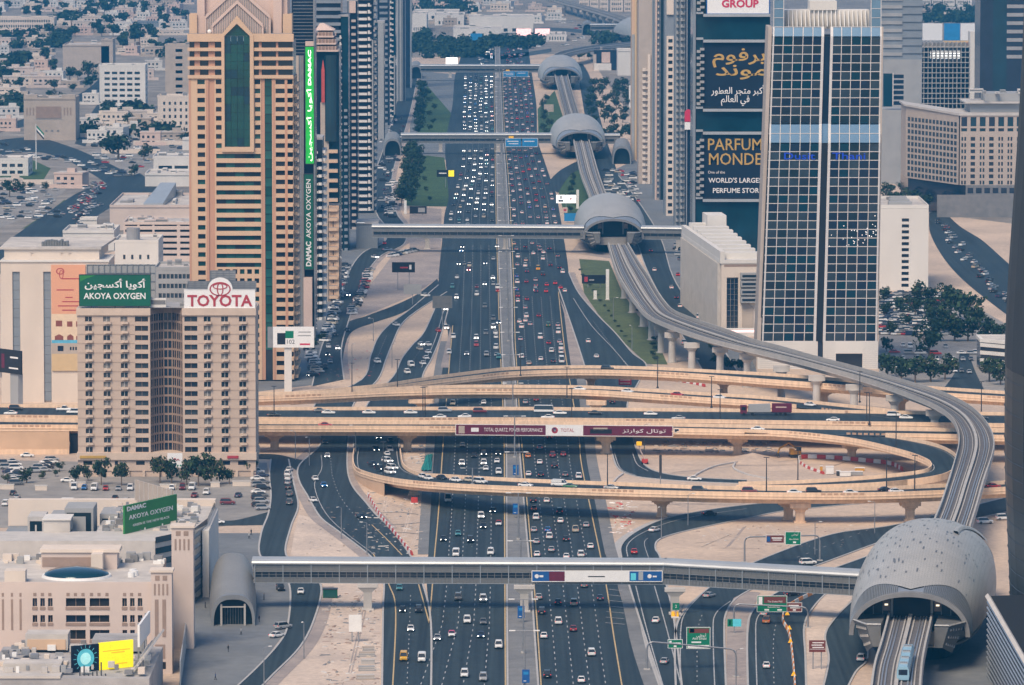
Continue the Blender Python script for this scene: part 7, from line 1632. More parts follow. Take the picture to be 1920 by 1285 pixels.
gantry('gantry below the near footbridge with joined green and brown road signs', (1376, 1172), (1515, 1178), 1133, [
    (1420, 1118, 1475, 1147, 'sign_green', [('bar', .22, .97, .55, .96, 'sign_brown'), ('bar', .04, .17, .4, .95, 'sign_white'), ('text', 'The Dubai Mall', .6, .65, .62), ('text', 'Business Bay', .56, .3, .62), ('bar', .24, .4, .06, .16, 'sign_white'), ('bar', .68, .84, .06, .16, 'sign_white')]),
    (1476, 1131, 1503, 1147, 'sign_brown', [('bar', .1, .8, .62, .78, 'sign_white'), ('bar', .2, .9, .38, .5, 'sign_white'), ('bar', .4, .6, .1, .28, 'sign_white')])])
def post_sign(label, x0, y0, x1, y1, pyb, m, bars=(), cat='road sign', nleg=2, th=.15, name='road_sign'):
    yd = P((x0+x1)/2, pyb).y; a, c = PY(x0, y1, yd), PY(x1, y0, yd); w_, h = c.x-a.x, c.z-a.z; t = thing(name, label, cat, (a.x, yd, 0))
    pb('sign_board', t, 0, w_, 0, th, a.z, a.z+h, m)
    for i in range(nleg):
        b = MB(); x = w_*(i+.5)/nleg if nleg > 1 else w_/2; b.box(x-.14, x+.14, th+.01, th+.25, 0, a.z+h*.9, 'steel'); b.obj('post', t)
    for q in bars:
        if q[0] == 'text': text(t, q[1], q[4], (w_*q[2], -.03, a.z+h*q[3]), q[5] if len(q) > 5 else 'sign_white', width=w_*q[6] if len(q) > 6 else None)
        else: pb('print', t, w_*q[0], w_*q[1], -.03, -.004, a.z+h*q[2], a.z+h*q[3], q[4])
    return t, w_, h
post_sign('small green sign with white number above the orange crash cushion', 1261, 1131, 1274, 1144, 1160, 'sign_green', [('text', '2', .5, .5, 1.1)], nleg=1)
post_sign('green and pale blue sign plate at the edge of the kerbed island', 1364, 1161, 1390, 1175, 1188, 'lit_cyan', [(0, .38, 0, 1, 'sign_green'), (.14, .22, .15, .85, 'sign_white')], nleg=1)
post_sign('brown sign on two posts in the sandy island', 1517, 1201, 1548, 1223, 1256, 'sign_brown', [(.2, .9, .76, .84, 'sign_white'), (.15, .8, .56, .64, 'sign_white'), (.2, .9, .36, .44, 'sign_white'), (.03, .97, .24, .27, 'sign_white')])
post_sign('pale blank sign back on two posts in the sand yard', 654, 1153, 678, 1185, 1204, 'white_paint')
post_sign('dark billboard with red streak print on the pale forecourt', 735, 492, 778, 511, 545, 'sign_black', [(.35, .7, .4, .55, 'brand_red'), (.75, .85, .3, .75, 'sign_white')], 'billboard', 2, .5, 'billboard')
post_sign('grey back of a road sign beside the curved slip road', 757, 533, 790, 552, 572, 'grey_wall', (), 'road sign', 1)
post_sign('second grey road sign back nearer to the broad flyover', 811, 555, 848, 578, 612, 'grid_metal', (), 'road sign', 1)
post_sign('dark billboard on the lawn beside the exit ramp', 1091, 516, 1137, 532, 540, 'sign_black', [(.1, .24, .2, .8, 'brand_red'), (.3, .5, .35, .5, 'grey_wall')], 'billboard', 2, .5, 'billboard')
post_sign('bright white lit billboard on the lawn before the second station', 1043, 366, 1080, 381, 400, 'lit_white', [(.1, .35, .15, .4, 'sign_black'), (.2, .28, .5, .95, 'sign_black'), (.7, .78, .4, .7, 'brand_red')], 'billboard', 1, .5, 'billboard')
post_sign('small red and white sign below the bright white billboard', 1055, 389, 1064, 399, 410, 'pale_pink', [(.2, .8, .3, .7, 'brand_red')], 'sign', 1)
post_sign('sky blue hoarding beside the second station', 1058, 400, 1086, 415, 418, 'sign_skyblue', (), 'hoarding', 2, .3, 'hoarding')
post_sign('dark billboard with yellow end on the lawn past the second footbridge', 819, 319, 852, 332, 352, 'sign_black', [(.66, .98, .05, .95, 'lit_yellow'), (.12, .55, .45, .6, 'sign_white')], 'billboard', 1, .4, 'billboard')
post_sign('red framed board seen between two flyovers', 1160, 708, 1184, 722, 738, 'brand_crimson', [(.1, .9, .2, .3, 'sign_white'), (.1, .9, .6, .7, 'sign_white')], 'sign', 2)
post_sign('pair of dark sign plates seen edge on beside the low curved flyover', 1236, 853, 1241, 892, 930, 'dark_steel', (), 'road sign', 1, .3)
post_sign('red and white advertising column sign by the third station lawn', 1020, 196, 1038, 210, 216, 'hotel_wall', (), 'sign', 1)
post_sign('two dark framed billboards at the head of the forecourt', 768, 387, 800, 401, 404, 'sign_black', [(.5, .9, .2, .8, 'grey_wall')], 'billboard', 2, .4, 'billboard')
for px, py0, py1, lab in ((1139, 505, 563, 'tall white slab totem on the lawn beside the viaduct'), (1083, 356, 392, 'tall white slab totem on the lawn before the second station'), (1116, 545, 562, 'small white obelisk on the lawn'), (760, 376, 402, 'thin pale slab totem at the corner of the wide lawn'), (1181, 160, 204, 'thin white mast by the grove')):
    s = sc(py1); t = thing('totem', lab, 'totem', P(px, py1)); b = MB(); h = (py1-py0)/s; b.box(-.7, .7, -.4, .4, 0, h, 'white_paint'); b.box(-1.1, 1.1, -.8, .8, -.1, .35, 'grey_concrete'); b.obj('slab', t)
# banners hung on bridges
def hung(label, x0, y0, x1, y1, yd, parts, texts=(), yd1=None):
    a, c = PY(x0, y1, yd), PY(x1, y1, yd1 or yd); h = PY(x0, y0, yd).z-a.z; w_ = math.hypot(c.x-a.x, c.y-a.y); t = thing('advertising_banner', label, 'banner', a, math.atan2(c.y-a.y, c.x-a.x))
    for f0, f1, m in parts: pb('panel', t, w_*f0, w_*f1, 0, .12, 0, h, m)
    b = MB(); b.box(-.15, w_+.15, .0, .2, -.2, -.003, 'white_paint'); b.box(-.15, w_+.15, .0, .2, h+.003, h+.2, 'white_paint'); b.box(-.2, -.003, .0, .2, 0, h, 'white_paint'); b.box(w_+.003, w_+.2, 0, .2, 0, h, 'white_paint'); b.obj('frame', t)
    for q in texts:
        if q[0] == 'bar': pb('print', t, w_*q[1], w_*q[2], -.03, -.004, h*q[3], h*q[4], q[5])
        elif q[0] == 'disc': b = MB(); b.poly([(w_*q[1]+q[3]*math.cos(k*.5236), -.02, h*q[2]+q[3]*math.sin(k*.5236)) for k in range(12)], q[4]); b.obj('print', t)
        else: text(t, q[1], q[4], (w_*q[2], -.03, h*q[3]), q[5], width=w_*q[6] if len(q) > 6 else None)
    return t
yc, yc1 = P(855, 799.2, 9.5).y-.5, P(1261, 802.3, 9.5).y-.5
hung('long maroon and white advertising banner hung on the single-lane flyover', 855, 796.5, 1261, 815, yc, ((0, .415, 'sign_maroon'), (.415, .588, 'sign_white'), (.588, .75, 'sign_maroon'), (.75, 1, 'sign_maroon')),
     (('text', 'TOTAL QUARTZ, POWER PERFORMANCE', .265, .5, 1.7, 'sign_white', .27), ('bar', .012, .04, .12, .88, 'sandstone'), ('bar', .07, .105, .3, .7, 'sign_white'), ('disc', .457, .5, 1.05, 'brand_red'), ('disc', .453, .56, .75, 'sign_blue'), ('disc', .455, .5, .4, 'sign_white'), ('text', 'TOTAL', .515, .5, 1.6, 'brand_red', .062), ('bar', .62, .72, .2, .65, 'sign_black'), ('bar', .635, .70, .5, .8, 'sandstone'), ('text', arab('توتال كوارتز'), .87, .5, 1.6, 'sign_white', .2)), yc1)
yf = P(1244, 1096, 7).y-.6
hung('navy and white advertising banner hung on the nearest footbridge', 998, 1071.5, 1241, 1090, yf, ((0, .25, 'sign_blue'), (.25, .75, 'sign_white'), (.75, 1, 'sign_blue')),
     (('bar', .13, .25, .03, .97, 'sign_maroon'), ('disc', .035, .5, .55, 'sign_white'), ('bar', .055, .085, .4, .6, 'sign_white'), ('text', 'MEET DUBAI', .5, .5, .7, 'sign_black', .13) if False else ('bar', .43, .56, .42, .52, 'sign_black'), ('bar', .76, .80, .1, .8, 'lit_cyan'), ('bar', .82, .855, .1, .95, 'roof_metal'), ('disc', .905, .5, .55, 'sign_white'), ('bar', .93, .96, .4, .55, 'sign_white')))
yf = P(1010, 447, 7).y-.6
hung('white banner with dark ornament hung on the second footbridge', 950, 431, 1075, 444.5, yf, ((0, 1, 'sign_white'),), tuple(('bar', .24+k*.055, .27+k*.055, .2+.1*(k % 2), .85, 'sign_navy') for k in range(9))+(('bar', .02, .09, .2, .8, 'sign_skyblue'), ('disc', .88, .5, 1.1, 'sign_skyblue')))
for lab, x0, y0, x1, y1, py in (('pair of sky blue direction signs on the third footbridge', 948, 260, 1008, 275, 269.5), ('pair of sky blue direction signs on the fourth footbridge', 944, 134, 990, 144, 136.5)):
    hung(lab, x0, y0, x1, y1, P(x0, py, 7).y-.6, ((0, .48, 'sign_skyblue'), (.52, 1, 'sign_skyblue')), (('bar', .05, .4, .6, .7, 'sign_white'), ('bar', .1, .4, .3, .4, 'sign_white'), ('bar', .58, .9, .6, .7, 'sign_white'), ('bar', .1, .25, 1.05, 1.3, 'lit_orange')))
hung('small navy plaque on the single-lane flyover beside the maroon banner', 1265, 805, 1282, 810, yc1-.3, ((0, .4, 'sign_black'), (.4, 1, 'sign_blue')))
# white billboard on a pillar, black one at the picture edge, signs by the apartment building
t, w_, h = post_sign('white billboard with green and black print on a thick white pillar', 512, 613, 589, 652, 735, 'sign_white', [(.1, .3, .15, .7, 'sign_black'), (.3, .5, .45, .8, 'sign_green'), (.32, .52, .12, .42, 'sign_white'), ('text', '102', .42, .27, 2.2, 'sign_black'), (.62, .92, .72, .77, 'grey_wall'), (.6, .92, .55, .6, 'grey_wall'), (.65, .9, .12, .2, 'brand_crimson')], 'billboard', 0, .6, 'billboard')
b = MB(); s = sc(735); b.box(w_*.27, w_*.45, .61, 3, 0, (735-652)/s+2, 'white_wall'); b.obj('pillar', t); pb('back_frame', t, -2, w_*.9, .62, 1.1, (735-652)/s, (735-613)/s, 'steel')
t, w_, h = slant_board('black billboard with pink print cut off at the picture edge', -42, 690, 646, 40, 703, 659, P(20, 760).y-14, P(20, 760).y-34, [(1, 'sign_black')], 2)
b = MB(); b.box(w_*.55, w_*.62, -.05, -.004, h*.2, h*.8, 'sign_maroon'); b.box(w_*.75, w_*.93, -.05, -.004, h*.65, h*.72, 'sign_white'); b.box(w_*.72, w_*.93, -.05, -.004, h*.2, h*.26, 'sign_white'); b.obj('print', t)
pb('pillar', t, w_*.72, w_*.9, .5, 2.5, -30, -.01, 'grey_wall')
t, w_, h = post_sign('square white sign with red zigzag mark before the apartment building', 314, 850, 342, 877, 897, 'sign_white', [], 'sign', 2, .3, 'sign')
b = MB(); z0 = (897-877)/sc(897)
for (x0, q0), (x1, q1) in zip(((.4, .5), (.5, .66), (.6, .5), (.7, .6)), ((.5, .66), (.6, .5), (.7, .6), (.8, .5))): b.bar((w_*x0, -.06, z0+h*q0), (w_*x1, -.06, z0+h*q1), .14, 'brand_red')
for k in range(5): b.box(w_*(.1+k*.18), w_*(.2+k*.18), -.05, -.004, z0+h*.1, z0+h*.2, 'sign_green')
b.obj('print', t)
# ------------------------------------------------------------------ barriers, site things
def barriers(label, pts, n, long_, h, grp, zoff=.1, cols=('red_plastic', 'white_plastic'), skew=0):
    q = resample(G(pts, 6), n+1)
    me = []
    for m in cols:
        b = MB(); b.hexa([(-long_/2, -.3, 0), (long_/2, -.3, 0), (long_/2, .3, 0), (-long_/2, .3, 0)], [(-long_/2, -.12, h), (long_/2, -.12, h), (long_/2, .12, h), (-long_/2, .12, h)], m); me.append(b.mesh('road_barrier'))
    for i in range(n):
        a, c = q[i], q[i+1]; d = c-a; o = place('road_barrier', me[i % 2], None, ((a+c)/2).xy.to_3d()+Vector((0, 0, zoff)), math.atan2(d.y, d.x)); L = d.length; o.scale = (L/long_*.95, 1, 1)
        tag(o, '%s %s, %s in line' % (('red', 'white') [i % 2] if cols[0] == 'red_plastic' else ('orange', 'white')[i % 2], label, nth(i+1)), 'barrier', grp)
barriers('plastic barrier block edging the slip road beyond the near footbridge', [(773, 1042), (740, 1002), (712, 968), (690, 930)], 34, 2.5, 1.0, 'red and white barriers along the slip road')
barriers('barrier block on the far side of the loop enclosure', [(1692, 884), (1670, 873), (1620, 867), (1560, 862), (1510, 860), (1497, 863)], 18, 3, 1.3, 'barriers round the loop enclosure')
barriers('low barrier block on the near side of the loop enclosure', [(1545, 890), (1515, 879), (1498, 868)], 10, 3, .8, 'barriers round the loop enclosure')
barriers('barrier block under the arching flyover', [(1322, 726), (1290, 719), (1240, 712)], 12, 3, 1.0, 'barriers under the arching flyover')
barriers('barrier block along the closed lane near the bottom edge', [(1492, 1305), (1487, 1240), (1480, 1190), (1468, 1165), (1478, 1140), (1530, 1112)], 40, 1.6, .9, 'barriers along the closed lane', cols=('orange_plastic', 'white_plastic'))
for i, (px, py) in enumerate(((1476, 1158), (1480, 1185), (1482, 1210), (1488, 1272))):
    t = thing('warning_cone_sign', 'orange triangular warning board by the closed lane, %s from the gantry' % nth(i+1), 'warning sign', P(px, py), 0, 'orange warning boards'); b = MB(); b.hexa([(-.65, 0, .6), (.65, 0, .6), (.65, .1, .6), (-.65, .1, .6)], [(-.05, 0, 1.7), (.05, 0, 1.7), (.05, .1, 1.7), (-.05, .1, 1.7)], 'lit_orange'); b.obj('board', t); pb('stand', t, -.5, .5, .12, .2, 0, .7, 'dark_steel')
t = thing('crash_cushion', 'orange and white crash cushion at the fork of two slip roads', 'crash cushion', P(1266, 1160)); pb('base', t, -1, 1, 0, 4, .05, .5, 'white_plastic')
for i in range(4):
    b = MB(); b.cyl((-.5+(i % 2), .6+(i//2)*1.6, .51), .5, .42, 1.0, 'lit_orange', 10); b.obj('drum', t)
def simple(name, label, cat, px, py, boxes, z=0., rz=0.):
    t = thing(name, label, cat, P(px, py, z), rz)
    for nm, bx in boxes:
        b = MB()
        for q in (bx if isinstance(bx[0], tuple) else [bx]): b.box(*q)
        b.obj(nm, t)
    return t
ex = thing('excavator', 'yellow excavator parked on the sand under the loop ramp', 'excavator', P(1492, 858), math.radians(10))
for sx in (-1.1, 1.1):
    b = MB(); n = 12; pr = [(2.2*math.copysign(abs(math.cos(a))**.5, math.cos(a)), .5+.5*math.sin(a)) for a in [i*math.pi/6 for i in range(12)]]; b.hexa([(x, sx-.3, z) for x, z in pr], [(x, sx+.3, z) for x, z in pr], 'dark_steel'); b.obj('track', ex)
b = MB(); b.box(-1.9, 1.6, -1.2, 1.2, 1.1, 2.3, 'machine_yellow'); b.box(-1.9, -.6, -1.2, 1.2, 2.31, 2.9, 'machine_yellow'); b.obj('body', ex)
b = MB(); b.box(.1, 1.6, -1.2, -.1, 2.31, 3.6, 'glass_dark'); b.box(0, 1.7, -1.25, -.05, 3.61, 3.75, 'machine_yellow'); b.obj('cab', ex)
for p, q in (((1.2, .4, 2.2), (-2.2, .4, 4.8)), ((-2.2, .4, 4.8), (-5.4, .4, 3.0)), ((-5.4, .4, 3.0), (-5.8, .4, 1.3))): b = MB(); b.bar(p, q, .26, 'machine_yellow'); b.obj('boom' if p[2] < 3 else 'arm', ex)
b = MB(); b.hexa([(-6.4, -.2, .5), (-5.2, -.2, .4), (-5.2, 1, .4), (-6.4, 1, .5)], [(-6.2, -.2, 1.5), (-5.6, -.2, 1.5), (-5.6, 1, 1.5), (-6.2, 1, 1.5)], 'dark_steel'); b.obj('bucket', ex)
lf = thing('boom_lift', 'small lift with red folding boom and orange cage under the bridges', 'lift', P(1209, 870)); pb('chassis', lf, -1, 1, -1.5, 1.5, .4, 1.5, 'red_plastic')
for sx in (-.9, .9):
    for sy in (-1.1, 1.1): pb('wheel', lf, sx-.2, sx+.2, sy-.4, sy+.4, 0, .8, 'tyre')
b = MB(); b.bar((0, 0, 1.4), (-1.4, 0, 4.2), .2, 'pale_pink'); b.bar((-1.4, 0, 4.2), (-1.8, 0, 6.0), .16, 'pale_pink'); b.obj('boom', lf); pb('cage', lf, -2.7, -1.0, -.6, .6, 6.0, 7.2, 'lit_orange')
tl = MB(); pts = G([(789, 884), (799, 856), (811, 853), (809, 884)], 0, .0); a = sum(pts, Vector())/4
rows = [[pts[0].lerp(pts[3], u).lerp(pts[1].lerp(pts[2], u), v)+Vector((0, 0, .4+1.2*math.sin(u*3.1)*math.sin(v*3.1)+.2*math.sin(u*17+v*9))) for u in [i/8 for i in range(9)]] for v in [j/8 for j in range(9)]]
tl.grid(rows, 'net_teal'); tag(tl.obj('cover_sheet'), 'teal sheet covering a mound beside the highway under the bridges', 'cover sheet')
simple('skip', 'dark green site container in the sand yard', 'container', 619, 1122, [('box', (-1.9, 1.9, 0, 2.6, .1, 2.3, 'board_green')), ('lid', (-2, 2, -.1, 2.7, 2.303, 2.5, 'dark_steel')), ('door', (-1.5, 1.5, -.08, -.004, .3, 2.1, 'glass_green2'))])
for i, (px, py, w_) in enumerate(((688, 1232, 4), (690, 1246, 3.4), (688, 1259, 4), (686, 1275, 4.4), (692, 1222, 3))):
    t = thing('material_stack', 'stack of pale planks at the yard edge, %s from the blank sign' % nth(5-i), 'stack', P(px, py), .05*i, 'plank stacks in the sand yard')
    for k in range(5): pb('plank', t, -w_/2+.15*(k % 2), w_/2-.1*(k % 3), 0, 1.6, .05+k*.24, .25+k*.24, R.choice(['sandstone', 'pale_concrete', 'grey_wall']))
for i, (px, py, a, c, h, m) in enumerate(((1556, 890, 2.4, 2, 2.4, 'white_paint'), (1572, 893, 1.2, 1.2, 1.6, 'dark_steel'), (1585, 894, 3.4, 1.6, 1.4, 'white_paint'), (1606, 892, 4, 1.6, 1.2, 'grey_wall'), (1540, 884, .8, .8, 1.6, 'machine_yellow'), (1612, 884, 3, 1.6, 1, 'machine_yellow'))):
    simple('site_unit', ('%s site box in the barrier enclosure, %s from the excavator side' % ({'white_paint': 'white', 'dark_steel': 'dark', 'grey_wall': 'grey', 'machine_yellow': 'yellow'}[m], nth((2, 3, 4, 6, 1, 5)[i]))), 'site equipment', px, py, [('body', (-a/2, a/2, 0, c, .15, h, m)), ('foot', (-a/2+.1, a/2-.1, .1, c-.1, 0, .148, 'dark_steel')), ('cap', (-a/2-.1, a/2+.1, -.1, c+.1, h+.003, h+.15, 'white_paint'))])
simple('water_tank', 'small red tank on the sand beside the low flyover pier', 'tank', 777, 945, [('tank', (-1, 1, 0, 1.6, .3, 1.9, 'red_plastic')), ('frame', (-1.2, 1.2, -.2, 1.8, 0, .298, 'white_paint'))])
# sand heap, kerb curves, debris
b = MB(); c = P(1412, 862); rows = [[(c.x+9*q*math.cos(a), c.y+15*q*math.sin(a), 2.3*(1-q)**1.3+.12*math.sin(7*a+9*q)*q*(1-q)) for a in [k*math.pi/12 for k in range(24)]] for q in (0, .15, .3, .45, .6, .75, .9, 1)]
b.grid(rows, 'sand', True); o = b.obj('sand_heap', smooth=True); o['kind'] = 'structure'
for nme, pts in (('yard_kerb', [(1296, 902), (1308, 890), (1340, 876), (1382, 868)]), ('yard_kerb', [(1378, 870), (1376, 880), (1400, 891), (1440, 899)]), ('yard_kerb', [(1150, 906), (1158, 897), (1168, 890)])):
    b = MB(); wallpath(b, G(pts, 6), .6, 0, .5, 'pale_concrete'); structure(nme, b)
for k in range(46):                                      # wheel tracks left in the sand
    x0, x1, y0, y1 = R.choice(((1250, 1480, 975, 1040), (1240, 1700, 845, 895), (1200, 1440, 935, 960), (600, 700, 1110, 1285), (565, 680, 960, 1040), (1500, 1700, 955, 985), (690, 790, 915, 1030)))
    a, c, d = (P(R.uniform(x0, x1), R.uniform(y0, y1)) for _ in range(3)); b = MB(); pl = [Vector(q) for q in spl([tuple(a), tuple(a.lerp(d, .5)), tuple(d)], 8)]
    for o in (-.9, .9): line(b, [q+Vector((o*.4, o, 0)) for q in pl], .35, .016+.0004*k, 'pale_sand' if k % 3 else 'paving')
    structure('wheel_track', b)
def rubble(name, x0, x1, y0, y1, n, smax, mats):
    b = MB(); rr = random.Random(int(x0+y0))
    for i in range(n):
        p = P(rr.uniform(x0, x1), rr.uniform(y0, y1)); a, h, q = rr.uniform(.2, smax), rr.uniform(.08, smax*.4), rr.uniform(0, 3); d = Vector((math.cos(q), math.sin(q), 0))*a*rr.uniform(.6, 2); e = Vector((-math.sin(q), math.cos(q), 0))*a*.5
        b.hexa([p-d-e, p+d-e, p+d+e, p-d+e], [v*1+Vector((0, 0, h)) for v in (p-d*.7-e*.6, p+d*.7-e*.6, p+d*.7+e*.6, p-d*.7+e*.6)], rr.choice(mats))
    o = b.obj(name); o['kind'] = 'stuff'
rubble('rubble', 606, 710, 1105, 1290, 260, .8, ['mall_brown', 'sandstone', 'dark_concrete', 'pale_concrete']); rubble('rubble', 690, 790, 905, 1040, 170, .8, ['sandstone', 'pale_concrete', 'dark_concrete']); rubble('rubble', 560, 690, 950, 1040, 70, .5, ['dark_concrete', 'sandstone', 'mall_brown']); rubble('rubble', 1145, 1190, 940, 1000, 80, .9, ['pale_pink', 'pale_concrete', 'red_plastic', 'white_plastic']); rubble('rubble', 1230, 1480, 828, 850, 160, 1.2, ['dark_concrete', 'sandstone', 'mall_brown']); rubble('rubble', 1300, 1600, 985, 1030, 60, .5, ['mall_brown', 'pale_concrete']); rubble('rubble', 740, 800, 835, 870, 60, .8, ['pale_concrete', 'dark_concrete']); rubble('rubble', 610, 720, 630, 720, 70, .5, ['mall_brown', 'dark_concrete', 'red_plastic'])
for k, (x0, y0, x1, y1) in enumerate(((712, 962, 792, 966), (716, 985, 790, 980), (730, 1000, 786, 1002))):
    b = MB(); line(b, [P(x0, y0), P((x0+x1)/2, y0-1), P(x1, y1)], .7, .09, 'dark_concrete'); structure('site_track', b)
# low walls before the apartment lot, bollard wall
for i, (x0, x1, py) in enumerate(((0, 26, 918), (66, 88, 920), (130, 160, 914), (300, 330, 918), (436, 470, 912), (395, 412, 914))):
    a, c = P(x0, py), P(x1, py); simple('garden_wall', 'low cream garden wall between parked cars and trees, %s from the picture edge' % nth((1, 2, 3, 4, 6, 5)[i]), 'wall', x0, py, [('wall_face', (0, c.x-a.x, 0, .4, 0, 1.5, 'cream_wall')), ('coping', (-.15, c.x-a.x+.15, -.1, .5, 1.503, 1.7, 'white_wall'))])
# ------------------------------------------------------------------ trains
def train(label, px, py, z, rz, n):
    t = thing('train', label, 'train', P(px, py, z), rz)
    for i in range(n):
        y0 = i*18.2
        b = MB(); q = [(-1.3, .3), (1.3, .3), (1.42, 1.2), (1.36, 2.6), (1.0, 3.3), (-1.0, 3.3), (-1.36, 2.6), (-1.42, 1.2)]
        b.hexa([(x, y0, zz_) for x, zz_ in q], [(x, y0+17.6, zz_) for x, zz_ in q], 'train_blue'); b.box(-.95, .95, y0+.6, y0+17, 3.303, 3.4, 'train_blue'); b.obj('carriage', t)
        b = MB(); b.box(-1.44, 1.44, y0+.8, y0+16.8, 1.5, 2.4, 'glass_navy'); b.box(-1.0, 1.0, y0-.06, y0-.003, 1.5, 2.7, 'glass_navy'); b.obj('window_band', t)
        for k in (4, 12.5):
            b = MB(); b.box(-.9, .9, y0+k, y0+k+2.4, 3.41, 3.62, 'roof_metal')
            for u in range(4): b.box(-.8+u*.42, -.5+u*.42, y0+k+.5, y0+k+1.9, 3.622, 3.7, 'dark_concrete')
            b.obj('roof_unit', t)
        for k in (2.5, 14): pb('bogie', t, -1.1, 1.1, y0+k-1, y0+k+1, 0, .297, 'dark_steel')
    return t
train('pale blue train on the foreground viaduct heading for the nearest station', 1693, 1278, 11.0, math.radians(-6), 2)
train('far grey train in the portal of the third station', 1095.5, 262, 10.9, math.radians(1), 2)
# ------------------------------------------------------------------ pedestrians
def person_mesh(seed, shirt, legs):
    rr = random.Random(seed); b = MB(); n = 10; sw = rr.uniform(.06, .2)
    prof = [(.86, .16, .11), (.98, .17, .12), (1.12, .15, .11), (1.3, .19, .12), (1.42, .2, .11), (1.48, .12, .09), (1.53, .06, .06)]
    b.grid([[(w_*math.cos(k*2*math.pi/n), d*math.sin(k*2*math.pi/n), z) for k in range(n)] for z, w_, d in prof], shirt, True)
    for sx in (-1, 1):
        b.grid([[(sx*.09+r*math.cos(k*2*math.pi/8), sx*sw*(1-z/.9)+r*math.sin(k*2*math.pi/8), z) for k in range(8)] for z, r in ((.9, .1), (.5, .075), (.45, .075), (.1, .05), (.0, .06))], legs, True)
        b.box(sx*.09-.05, sx*.09+.05, sx*sw-.2, sx*sw+.07, 0, .08, 'cloth_dark')
        b.grid([[(sx*(.215+.02*(1.42-z))+r*math.cos(k*2*math.pi/6), -sx*sw*(1.42-z)*.8+r*math.sin(k*2*math.pi/6), z) for k in range(6)] for z, r in ((1.44, .06), (1.1, .045), (.84, .035))], shirt, True); b.ellip((sx*.225, -sx*sw*.5, .78), (.03, .035, .08), 'skin', 6, 3)
    b.grid([[(.05*math.cos(k*1.047), .05*math.sin(k*1.047), z) for k in range(6)] for z in (1.5, 1.58)], 'skin', True); b.ellip((0, -.01, 1.66), (.085, .1, .125), 'skin', 8, 6); b.ellip((0, .02, 1.70), (.09, .1, .105), 'cloth_dark', 8, 5); b.box(-.015, .015, -.125, -.1, 1.62, 1.67, 'skin')
    return b.mesh('person', True)
ppl = [('cloth_white', 'cloth_dark', 'white top and dark trousers'), ('cloth_dark', 'cloth_dark', 'dark clothes'), ('cloth_blue', 'cloth_dark', 'blue shirt'), ('cloth_orange', 'cloth_blue', 'orange vest')]
PM = [person_mesh(i, a, c) for i, (a, c, _) in enumerate(ppl)]
spots = [(471, 1166, 1, 'at the mouth of the large entrance pod'), (486, 1166, 1, 'a step to the side of the entrance pod'), (428, 1222, 1, 'alone on the open plaza'), (385, 1140, 1, 'in the shade beside the mall wall'), (495, 1125, 1, 'under the footbridge near the kerb'), (398, 996, 3, 'at the corner of the mall fin wall'), (471, 1003, 1, 'behind the entrance pod by the side street'), (404, 1275, 2, 'near the bottom edge of the plaza'), (467, 1010, 0, 'beside another walker behind the entrance pod'), (528, 1100, 0, 'by the kerb of the service street'), (452, 1190, 0, 'walking away from the entrance pod door')]
for px, py, k, w_ in spots: o = place('person', PM[k], None, P(px, py, .05), R.uniform(0, 6)); tag(o, 'person in %s %s' % (ppl[k][2], w_), 'person')
# ------------------------------------------------------------------ vehicles
def hull(b, secs, m):
    rows = []
    for y, hw, z0, z1 in secs:
        e = min(.16, hw*.3); h = z1-z0; rows.append([(-hw, y, z0+h*.18), (-hw, y, z0+h*.62), (-hw+e*.6, y, z1-.04), (-hw+e*1.8, y, z1), (hw-e*1.8, y, z1), (hw-e*.6, y, z1-.04), (hw, y, z0+h*.62), (hw, y, z0+h*.18), (hw-e, y, z0), (-hw+e, y, z0)])
    b.grid(rows, m, True); b.poly(rows[0], m); b.poly(rows[-1][::-1], m)
def cab(b, g, y0, y1, y2, y3, hw, zb, zt, m, tp=.16):
    lo = [(-hw, y0, zb), (hw, y0, zb), (hw, y3, zb), (-hw, y3, zb)]; hi = [(-hw+tp, y1, zt), (hw-tp, y1, zt), (hw-tp, y2, zt), (-hw+tp, y2, zt)]
    g.hexa(lo, hi, 'car_glass'); b.hexa([(x*1.0, y, zt+.002) for x, y, z in hi], [(x*.9, y+(.12 if k < 2 else -.12), zt+.07) for k, (x, y, z) in enumerate(hi)], m)
    for (p, q) in zip(lo, hi): b.bar(p, q, .045, m)
